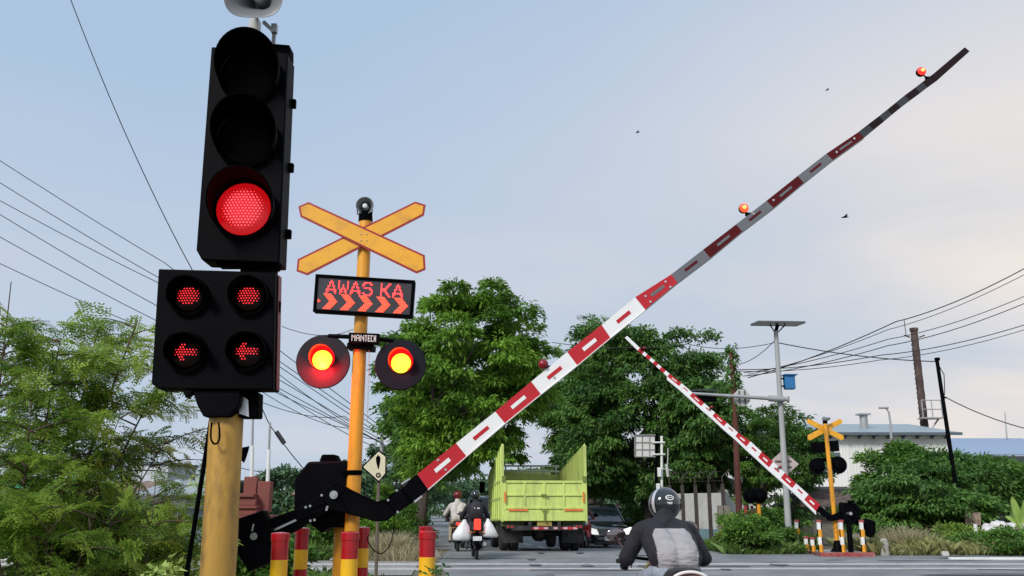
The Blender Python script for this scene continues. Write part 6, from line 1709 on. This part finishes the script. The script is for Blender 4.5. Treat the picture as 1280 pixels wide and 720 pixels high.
# white sign board on posts left of the fence
sb = thing('sign_board', 'white rectangular sign board seen from behind with grid bracing', 'sign', (at(821, 690, 32).x, 32, 0))
q = [at(793.5, 544, 32), at(821, 544, 32), at(821, 571, 32), at(793.5, 571, 32)]
MB().prism(q, (0, .02, 0)).build('board', mat('board_white', (.60, .60, .58), rough=.6, dirt=(.35, .33, .3), dirt_amt=.6), sb)
p = MB()
def bar_(a, b, r=.018): p.tube([a, b], r, 6)
for k in (0, 1): bar_(q[0].lerp(q[1], k) + Vector((0, -.03, 0)), q[3].lerp(q[2], k) + Vector((0, -.03, 0)), .022); bar_(q[0].lerp(q[3], k) + Vector((0, -.03, 0)), q[1].lerp(q[2], k) + Vector((0, -.03, 0)), .022)
for f_ in (.33, .66): bar_(q[0].lerp(q[1], f_) + Vector((0, -.03, 0)), q[3].lerp(q[2], f_) + Vector((0, -.03, 0)), .012)
for f_ in (.33, .66): bar_(q[0].lerp(q[3], f_) + Vector((0, -.03, 0)), q[1].lerp(q[2], f_) + Vector((0, -.03, 0)), .012)
p.build('brace_grid', mat('bracing_grey', (.25, .24, .23), rough=.6), sb)
p = MB()
for px, pt in ((820.5, 541), (827, 545)): p.tube([Vector((at(px, 690, 32).x + .02, 32, 0)), at(px, pt, 32)], .045 if px > 825 else .06, 10, mat=0 if px > 825 else 1)
for py in (553, 568): bar_(at(815, py, 31.95), at(831, py, 31.95), .03)
p.build('posts', [WHITEP, BLACK2], sb)
for px, py in ((824, 590), (822.5, 610)): q_ = at(px, py, 31.9); MB().box(tuple(q_), (.12, .12, .3)).build('box', WHITEP, sb)
p = MB(); p.tube([at(835, 560, 31.9), at(834, 596, 31.9)], .02, 6); p.tube([at(829, 586, 31.9), at(840, 588, 31.9)], .02, 6); p.tube([at(833, 580, 31.9), at(835, 596, 31.9)], .05, 8); p.build('antenna_arm', mat('pale_grey_paint', (.45, .45, .44), rough=.5), sb)
# leaning black pole
bp2 = thing('leaning_pole', 'thin black pole leaning left in front of the right hand trees', 'pole', (at(1206, 690, 31).x, 31, 0))
MB().tube([at(1207, 690, 30.5), at(1171, 449, 30.5)], [.075, .06], 12).build('pole', BLACK, bp2)
p = MB(); p.tube([at(1173, 456, 30.5), at(1180, 468, 30.5), at(1181, 490, 30.5), at(1180, 497, 30.5)], .014, 6); p.box(tuple(at(1171.5, 449, 30.5)), (.13, .13, .1)); p.box(tuple(at(1181, 497, 30.45)), (.12, .06, .05)); p.build('cable_fitting', BLACK2, bp2)
# small roadside things on the right
def marker(label, px, Y, w_, pyt, m, nm='stone_marker', top=.06):
    x = at(px, 690, Y).x; z1 = at(px, pyt, Y).z
    t = MB(); r = random.Random(px); rings = []
    for f_, s_ in ((0, 1.1), (.3, 1), (.75, .97), (.92, .85), (1, .4)): rings.append([Vector((x + w_ * s_ * math.copysign(abs(math.cos(a)) ** .5, math.cos(a)) + r.uniform(-.01, .01), Y + w_ * .7 * s_ * math.copysign(abs(math.sin(a)) ** .5, math.sin(a)), -.05 + (z1 + .05) * f_)) for a in [2 * PI * k / 16 for k in range(16)]])
    t.loft(rings); return tag(t.build(nm, m, org=(x, Y, 0)), label, 'marker stone')
STN = mat('mottled_stone', (.33, .31, .28), rough=.95, var=.3, scale=10, dirt=(.08, .08, .07), dirt_amt=.8, dirt_scale=9)
marker('mottled grey stone marker right of the red kerb platform', 1106, 25.6, .11, 673, STN)
marker('short pale stone marker in the dry grass', 1181, 25.6, .10, 688.5, mat('pale_stone', (.5, .49, .46), rough=.9, var=.15))
tag(MB().tube([Vector((at(1221, 690, 28).x, 28, 0)), at(1219, 655, 28)], [.06, .055], 10).build('stub_post', WHITEP), 'white stub post beside the rubbish pile', 'post')
tag(MB().prism([at(1207, 639, 29.5), at(1226, 641, 29.5), at(1226, 657, 29.5), at(1207, 655, 29.5)], (0, .04, 0)).build('scrap_board', mat('faded_brown_board', (.30, .22, .17), rough=.9, var=.15)), 'faded brown board leaning behind the leaning black pole', 'board')
kb_ = MB()
xk = at(1178, 700, 24.6).x
for k in range(10):
    kb_.box((xk + .5 + k * 1.0, 24.2, .02), (.999, .16, .07), mat=0 if k < 2 or k % 2 == 0 else 1)
tag(kb_.build('painted_kerb', [WHITEP, KR], bevel=.01), 'white and red painted kerb at the right edge of the road', 'kerb')
# rubbish pile: individual pale bags
rr = random.Random(4)
for i in range(16):
    px = rr.uniform(1232, 1290); py = 672 - rr.uniform(0, 1) * 20 * (1 - abs((px - 1258) / 45) ** 2)
    c = at(px, py, rr.uniform(28.3, 29.6)); b = MB(); s_ = rr.uniform(.16, .30); c.z = max(c.z, .1)
    rings = []
    for ph in [PI * (j + .5) / 8 for j in range(8)]:
        rings.append([Vector((c.x + s_ * rr.uniform(.8, 1.2) * math.sin(ph) * math.cos(2 * PI * k / 12), c.y + s_ * rr.uniform(.8, 1.2) * math.sin(ph) * math.sin(2 * PI * k / 12), c.z + s_ * .75 * math.cos(ph) * rr.uniform(.85, 1.15))) for k in range(12)])
    b.loft(rings)
    o = b.build('rubbish_bag', [mat('rubbish_white', (.66, .62, .62), rough=.6, var=.15, bump=.6), mat('rubbish_pink', (.48, .36, .33), rough=.7, var=.25)][i % 3 == 0], smooth=60, org=c)
    tag(o, 'crumpled pale plastic bag in the rubbish heap by the block wall', 'rubbish bag', 'rubbish bags heaped by the block wall')
# banana plant
bn = thing('banana_plant', 'young banana plant with upright yellow green leaves at the right edge', 'plant', (at(1276, 670, 28).x, 28, 0))
MB().tube([(at(1279, 690, 28).x, 28, 0), at(1276, 655, 28)], [.09, .05], 10).build('stem', mat('banana_stem', (.25, .35, .12), rough=.6), bn)
LB = mat('banana_leaf', (.30, .45, .10), rough=.4, var=.15, scale=4)
for (p0_, p1_, w_) in (((1276, 657), (1264, 616), .15), ((1276, 657), (1256, 640), .09), ((1277, 655), (1285, 612), .13), ((1277, 660), (1268, 652), .08)):
    a = at(*p0_, 28); b = at(*p1_, 28 - .1); p = MB(); n = 10; L_ = []; d_ = (b - a); sd_ = Vector((d_.z, .3, -d_.x)).normalized()
    for i in range(n + 1):
        f_ = i / n; c = a.lerp(b, f_) + Vector((0, 0, -.12 * f_ * f_)); w2 = w_ * math.sin(PI * min(1, .08 + f_ * .9)) ** .6; L_.append([c - sd_ * w2, c + Vector((0, .03, 0)), c + sd_ * w2])
    p.loft(L_, cap=False, closed=False); p.build('leaf', LB, bn, smooth=60)

# ------------------------------------------------------------------ left background
Ym = 17.0
mo = thing('monument', 'stepped red painted masonry monument with two square pillars', 'monument', (at(320, 680, Ym).x, Ym, -.1))
RM = mat('brick_red_paint', (.19, .05, .038), rough=.75, var=.12, scale=3, dirt=(.10, .04, .03), dirt_amt=.7, dirt_scale=6)
def mb_(nm, x0, x1, y0, y1, dep, off=0): a, b = at(x0, y0, Ym), at(x1, y1, Ym); return MB().box(((a.x + b.x) / 2, Ym + off, (a.z + b.z) / 2), (b.x - a.x, dep, a.z - b.z)).build(nm, RM, mo, bevel=.01)
mb_('pillar', 307.5, 321.5, 596, 628, .22); mb_('pillar', 327, 340, 602, 640, .22, -.12)
mb_('cap', 296, 326, 617, 622, .9); mb_('tier', 294, 327, 622, 632, .8); mb_('moulding', 292, 330, 632, 636, .98); mb_('tier', 290, 329, 636, 644, .9); mb_('moulding', 288, 344, 644, 648, 1.1); mb_('base', 286, 346, 648, 760, 1.0)
for (x0, y0, x1, y1, lb, Y) in ((316, 524, 314.5, 598, 'white flagpole on the taller pillar of the red monument', Ym), (337.5, 528, 334.5, 604, 'white flagpole on the right pillar of the red monument', Ym - .1)):
    a, b = at(x0, y0, Y), at(x1, y1, Y); m_ = a.lerp(b, .45)
    t = thing('flagpole', lb, 'flagpole', b, 'flagpoles'); MB().tube([b, m_], [.034, .03], 10).build('lower_tube', WHITEP, t); MB().tube([m_, a], [.022, .02], 10).build('upper_tube', GALV, t)
# dark leaning steel post behind the yellow one, small siren
Ysp = 6.2
a, b = at(266, 512, Ysp), at(252, 600, Ysp); dd = b - a
ps = thing('steel_post', 'thin black steel post leaning behind the faded yellow signal post', 'post', (b.x, Ysp, -.15))
MB().tube([a, a + dd * ((a.z + .15) / -dd.z)], .016, 8).build('shaft', BLACK2, ps)
MB().box(tuple(a), (.05, .05, .05)).build('cap', BLACK2, ps)
ls = thing('rear_horn', 'small black horn just visible right of the faded yellow signal post', 'loudspeaker', at(302, 570, 4.95))
c = at(300, 566, 4.95); p = MB(); p.lathe(c, (1, .4, -.25), [(.01, -.06), (.02, -.02), (.045, .035), (.048, .035), (.04, .03), (.001, 0)], 18); p.build('horn', BLACK2, ls)
MB().tube([c + Vector((-.06, -.02, .01)), c + Vector((-.02, 0, 0))], .01, 6).build('bracket', BLACK2, ls)
# exclamation sign
Yx = 15.5
ex = thing('warning_sign', 'cream diamond warning sign with a black exclamation mark on a thin post', 'sign', (at(471, 690, Yx).x, Yx, 0))
o_ = [(451.5, 584), (473.5, 562), (483, 569.5), (482.5, 593), (473.5, 603.5)]
W_ = [at(a, b, Yx) for a, b in o_]; cc = sum(W_, Vector()) / 5
MB().prism(W_, (0, .015, 0)).build('border', BLACK2, ex)
MB().prism([cc + (v - cc) * .88 + Vector((0, -.004, 0)) for v in W_], (0, .004, 0)).build('face', mat('cream_sheet', (.66, .60, .42), rough=.5, var=.06, dirt=(.4, .35, .25), dirt_amt=.4), ex)
p = MB(); tp = [(472.8, 568.5), (475.6, 572), (475.3, 577), (473.6, 586), (472.4, 586), (470.2, 577), (470, 572)]
p.prism([at(a, b, Yx) + Vector((0, -.007, 0)) for a, b in tp], (0, .003, 0)); p.disc(at(473, 594, Yx) + Vector((0, -.004, 0)), (0, -1, 0), .042, 16, th=.004); p.disc(at(473, 594, Yx) + Vector((0, -.009, 0)), (0, -1, 0), .024, 14, 1, th=.003)
p.build('exclamation_mark', [BLACK2, mat('mark_grey', (.35, .3, .22))], ex)
MB().tube([Vector((at(471, 690, Yx + .05).x, Yx + .05, 0)), at(474, 575, Yx + .05)], .028, 10).build('post', mat('weathered_wood', (.13, .10, .075), rough=.9), ex)
# utility pole far left carrying the cables
Yu = 60.0
up_ = thing('utility_pole', 'distant grey utility pole with two crossarms where the left cables meet', 'utility pole', (at(477, 660, Yu).x, Yu, -.3))
MB().tube([(at(476, 660, Yu).x, Yu, -.3), at(477.5, 530, Yu)], [.16, .10], 10).build('pole', mat('grey_concrete_pole', (.36, .37, .37)), up_)
for py in (537, 548.5):
    p = MB(); p.tube([at(472.5, py - .5, Yu), at(482, py + .5, Yu)], .06, 6)
    for px in (473, 475.5, 480, 482): p.cyl(at(px, py, Yu), at(px, py - 2.5, Yu), .04, .05, 6)
    p.build('crossarm', BLACK2, up_)
# houses far left
YL = 30.0
def house(label, x0, x1, pyw, pyr, Y, wallm, roofm, depth=6, grp='houses on the left', corr=True, nm='house', wins=2):
    a, b = at(x0, pyw, Y), at(x1, pyw, Y); ze = a.z; zr = at((x0 + x1) / 2, pyr, Y + depth / 2).z
    t = thing(nm, label, 'house', ((a.x + b.x) / 2, Y, -.2), grp)
    MB().box(((a.x + b.x) / 2, Y + depth / 2, (ze - .2) / 2), (b.x - a.x - .5, depth - .6, ze + .2)).build('wall', wallm, t)
    p = MB(); n = int((b.x - a.x) / .18); n += n % 2
    def rowpts(y, z): return [Vector((a.x + (b.x - a.x) * i / n, y, z + (.035 if i % 2 and corr else 0))) for i in range(n + 1)]
    R_ = [rowpts(Y - .3, ze), rowpts(Y + depth / 2, zr), rowpts(Y + depth + .3, ze)]
    vs = R_[0] + R_[1] + R_[2]; fs = []
    for r_ in range(2):
        for i in range(n): k = r_ * (n + 1) + i; fs.append((k, k + 1, k + n + 2, k + n + 1))
    p.add(vs, fs); ro_ = p.build('roof', roofm, t, smooth=0); ro_.modifiers.new('s', 'SOLIDIFY').thickness = .05
    for k in range(wins): xx = a.x + (b.x - a.x) * (k + .5) / wins; MB().box((xx, Y + .28, ze * .5), (.8, .06, .9)).build('window', mat('dim_window', (.10, .13, .14)), t)
    return t
CR = mat('grey_corrugated', (.34, .37, .40), rough=.5, metal=.1, var=.15, dirt=(.2, .16, .13), dirt_amt=.6, dirt_scale=1.5)
house('house with grey corrugated roof seen through the feathery leaves', 168, 262, 618, 600, 26, WW, CR)
house('low house with rusty roof left of the corrugated one', 95, 170, 616, 602, 27, WW, mat('rusty_roof', (.22, .15, .11), rough=.8, var=.3))
house('white walled house at the far left with a green roof', -40, 30, 612, 598, 24, mat('bright_white_wall', (.8, .8, .79), rough=.8), mat('green_metal_roof', (.06, .35, .12), rough=.5))
house('white shed between the green roof and the rusty roof', 20, 100, 614, 606, 28, mat('bright_white_wall', (.8, .8, .79)), mat('pale_roof', (.5, .5, .48), rough=.7))
house('distant house with a terracotta roof behind the light green bush', 366, 420, 618, 603, 52, mat('stained_wall', (.42, .40, .33)), mat('terracotta_roof', (.34, .17, .12), rough=.9, var=.15))
fr_ = thing('grey_block', 'pale grey flat topped building behind the corrugated roof', 'building', (at(187, 620, 45).x, 45, -.3))
a, b = at(163, 581, 45), at(209, 600, 45); MB().box(((a.x + b.x) / 2, 47, a.z / 2 - .15), (b.x - a.x, 4, a.z + .3)).build('wall', mat('pale_grey_wall', (.5, .54, .58), rough=.8), fr_)
MB().box(((a.x + b.x) / 2, 47, a.z + .08), (b.x - a.x + .2, 4.2, .12)).build('parapet', mat('dark_ledge', (.10, .12, .13)), fr_)
# distant trees
for i, (px, Y, w_, pyt, lb) in enumerate(((358, 70, 2.6, 583, 'distant round tree right of the flagpoles'), (415, 80, 3.6, 580, 'distant hazy tree behind the gearbox'), (455, 90, 4.5, 583, 'distant hazy tree behind the exclamation sign'), (500, 85, 4.0, 560, 'distant tree beside the utility pole'), (228, 60, 3.5, 612, 'distant tree behind the yellow signal post'), (290, 75, 3.5, 615, 'distant tree behind the red monument'), (665, 110, 3.2, 588, 'hazy tree closing the end of the road'), (622, 120, 4, 606, 'hazy tree at the end of the road above the van'), (560, 115, 5, 590, 'hazy tree at the end of the road on the left'), (710, 120, 5, 596, 'hazy tree closing the road behind the truck wall'), (760, 100, 6, 575, 'hazy tree far behind the black car'), (840, 90, 6, 590, 'hazy tree behind the sign board'))):
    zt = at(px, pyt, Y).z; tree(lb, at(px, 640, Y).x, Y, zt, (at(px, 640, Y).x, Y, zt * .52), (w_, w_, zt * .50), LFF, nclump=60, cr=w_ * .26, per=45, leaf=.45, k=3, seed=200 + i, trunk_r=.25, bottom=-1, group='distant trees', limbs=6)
wd = []
rng = np.random.default_rng(5); n = 260
Cw = np.column_stack([rng.uniform(-170, 170, n), rng.uniform(135, 160, n), rng.uniform(.5, 4.2, n)]); Dw = unit(rng.normal(0, 1, (n, 3)))
Pp, Dd = clump_leaves(Cw, Dw, 3.0, .8, 60, rng); V, Fq = sprigs(Pp, Dd, 3, 1.0, .5, .2, rng)
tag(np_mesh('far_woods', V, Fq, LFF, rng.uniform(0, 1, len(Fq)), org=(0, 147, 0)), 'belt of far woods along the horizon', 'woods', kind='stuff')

# ------------------------------------------------------------------ cables
CB = mat('cable_black', (.03, .03, .035), rough=.6)
def cable(label, pts, r=.009, sag=0.0, grp='overhead cables', n=14):
    P_ = [at(*q) if len(q) == 3 else q for q in pts]; out = []
    for i in range(len(P_) - 1):
        for k in range(n): f_ = k / n; out.append(P_[i].lerp(P_[i + 1], f_) + Vector((0, 0, -4 * sag * f_ * (1 - f_))))
    out.append(P_[-1]); rad_ = [r * max(.6, v.y / 20) for v in out]
    return tag(MB().tube(out, rad_, 5).build('overhead_cable', CB, smooth=60, org=out[0]), label, 'cable', grp)


ordn = ['topmost', 'second', 'third', 'fourth', 'fifth', 'lowest']
for i, (y0, px1, py1, pxm, pym) in enumerate(((188, 480, 536, 205, 328), (216, 473, 536, 200, 348), (240, 482, 548, 195, 352), (256, 473, 548, 192, 380), (285, 480, 556, 190, 398), (320, 474, 552, 180, 410))):
    cable(f'{ordn[i]} of the six dark cables descending from the left edge to behind the lamp box', [(-20, y0, 14), (pxm, pym, 26), (px1, py1, 60)], sag=.03)
cable('steep cable dropping from the top edge to the signal head', [(84, -12, 12), (165, 185, 16), (238, 333, 20), (312, 470, 26), (337, 531, 30), (385, 592, 40)], sag=.05, r=.011)
MB_ = MB(); c = at(350, 547, 32); MB_.tube([c + Vector((-.14, 0, .2)), c + Vector((.16, 0, -.2))], .08, 8); tag(MB_.build('cable_insulator', CB, org=c), 'small dark insulator on the steep cable above the gearbox', 'insulator')
for i, (pts, lb) in enumerate((
    ([(300, 430, 22), (475, 552, 58)], 'faint cable just left of the yellow crossing post, upper one'), ([(320, 470, 22), (474, 560, 58)], 'faint cable just left of the yellow crossing post, lower one'),
    ([(325, 502, 24), (430, 520, 40), (480, 540, 60)], 'flat cable between lamp box and crossing post'), ([(325, 488, 24), (434, 535, 40), (475, 548, 60)], 'cable crossing low behind the crossing post'),
    ([(230, 555, 24), (340, 590, 40)], 'thin low cable beside the flagpoles'), ([(352, 408, 20), (440, 412, 30), (560, 424, 40)], 'thin level cable under the display'),
    ([(690, 428, 40), (860, 430, 38), (970, 428, 30)], 'level cable from the dark tree to the solar pole'))):
    cable(lb, pts, sag=.2, r=.008)
for i, (pts, lb, r) in enumerate((
    ([(1300, 325, 16), (1120, 402, 24), (935, 472, 34)], 'uppermost thick cable on the right', .012), ([(1300, 333, 17), (1110, 412, 25), (935, 468, 35)], 'thin cable just under the uppermost on the right', .008),
    ([(1300, 362, 18), (1110, 424, 26), (930, 466, 36)], 'third cable on the right passing the chimney top', .009), ([(1300, 371, 18), (1110, 432, 26), (930, 470, 36)], 'fourth cable on the right passing the chimney top', .010),
    ([(1300, 400, 20), (1100, 444, 27), (922, 462, 36)], 'fifth cable on the right crossing the chimney', .010), ([(1300, 406, 20), (1100, 450, 27), (922, 464, 36)], 'lowest of the parallel cables on the right', .008),
    ([(970, 428, 29.5), (1171, 452, 30.5)], 'cable from the solar pole to the leaning black pole', .012), ([(1181, 496, 30.4), (1300, 540, 26)], 'cable from the leaning black pole to the right edge', .012),
    ([(968, 426, 29.5), (925, 455, 33)], 'short guy cable left of the solar pole', .008))):
    cable(lb, pts, sag=.12, r=r)

# ------------------------------------------------------------------ birds
for i, (px, py, s_, lb) in enumerate(((1056, 272, .22, 'dark flying bird low in the sky right of the boom'), (797, 166, .13, 'tiny dark bird high left of the boom'), (1034, 113, .12, 'tiny dark bird high above the boom lamps'))):
    c = at(px, py, 45); t = MB(); 
    t.tube([c + Vector((-s_ * .9, 0, 0)), c + Vector((-s_ * .3, 0, .02)), c + Vector((s_ * .5, 0, .03)), c + Vector((s_ * .9, 0, .05))], [.004, s_ * .2, s_ * .16, .01], 8)
    for sy in (-1, 1): t.add([c + Vector((-.3 * s_, 0, .03)), c + Vector((.35 * s_, 0, .03)), c + Vector((.5 * s_, sy * .8 * s_, .5 * s_)), c + Vector((-.2 * s_, sy * 1.5 * s_, .35 * s_)), c + Vector((-.25 * s_, 0, .05)), c + Vector((.3 * s_, 0, .05)), c + Vector((.5 * s_, sy * .8 * s_, .52 * s_)), c + Vector((-.2 * s_, sy * 1.5 * s_, .36 * s_))], [(0, 1, 2, 3), (4, 5, 6, 7)])
    tag(t.build('bird', BLACK2, org=c, smooth=0), lb, 'bird', 'flying birds')
# pale litter and stones on the left verge
rr = random.Random(9)
for i in range(14):
    px, Y = rr.uniform(385, 530), rr.uniform(23.8, 27); x = at(px, 700, Y).x; s_ = rr.uniform(.04, .11)
    o = MB().ball((x, Y, road_z(Y) + s_ * .4), (s_ * rr.uniform(.8, 1.5), s_, s_ * .7), 8).build('stone', STN, smooth=0, org=(x, Y, road_z(Y))); tag(o, 'small pale stone lying on the left verge beyond the rails', 'stone', 'stones on the left verge')
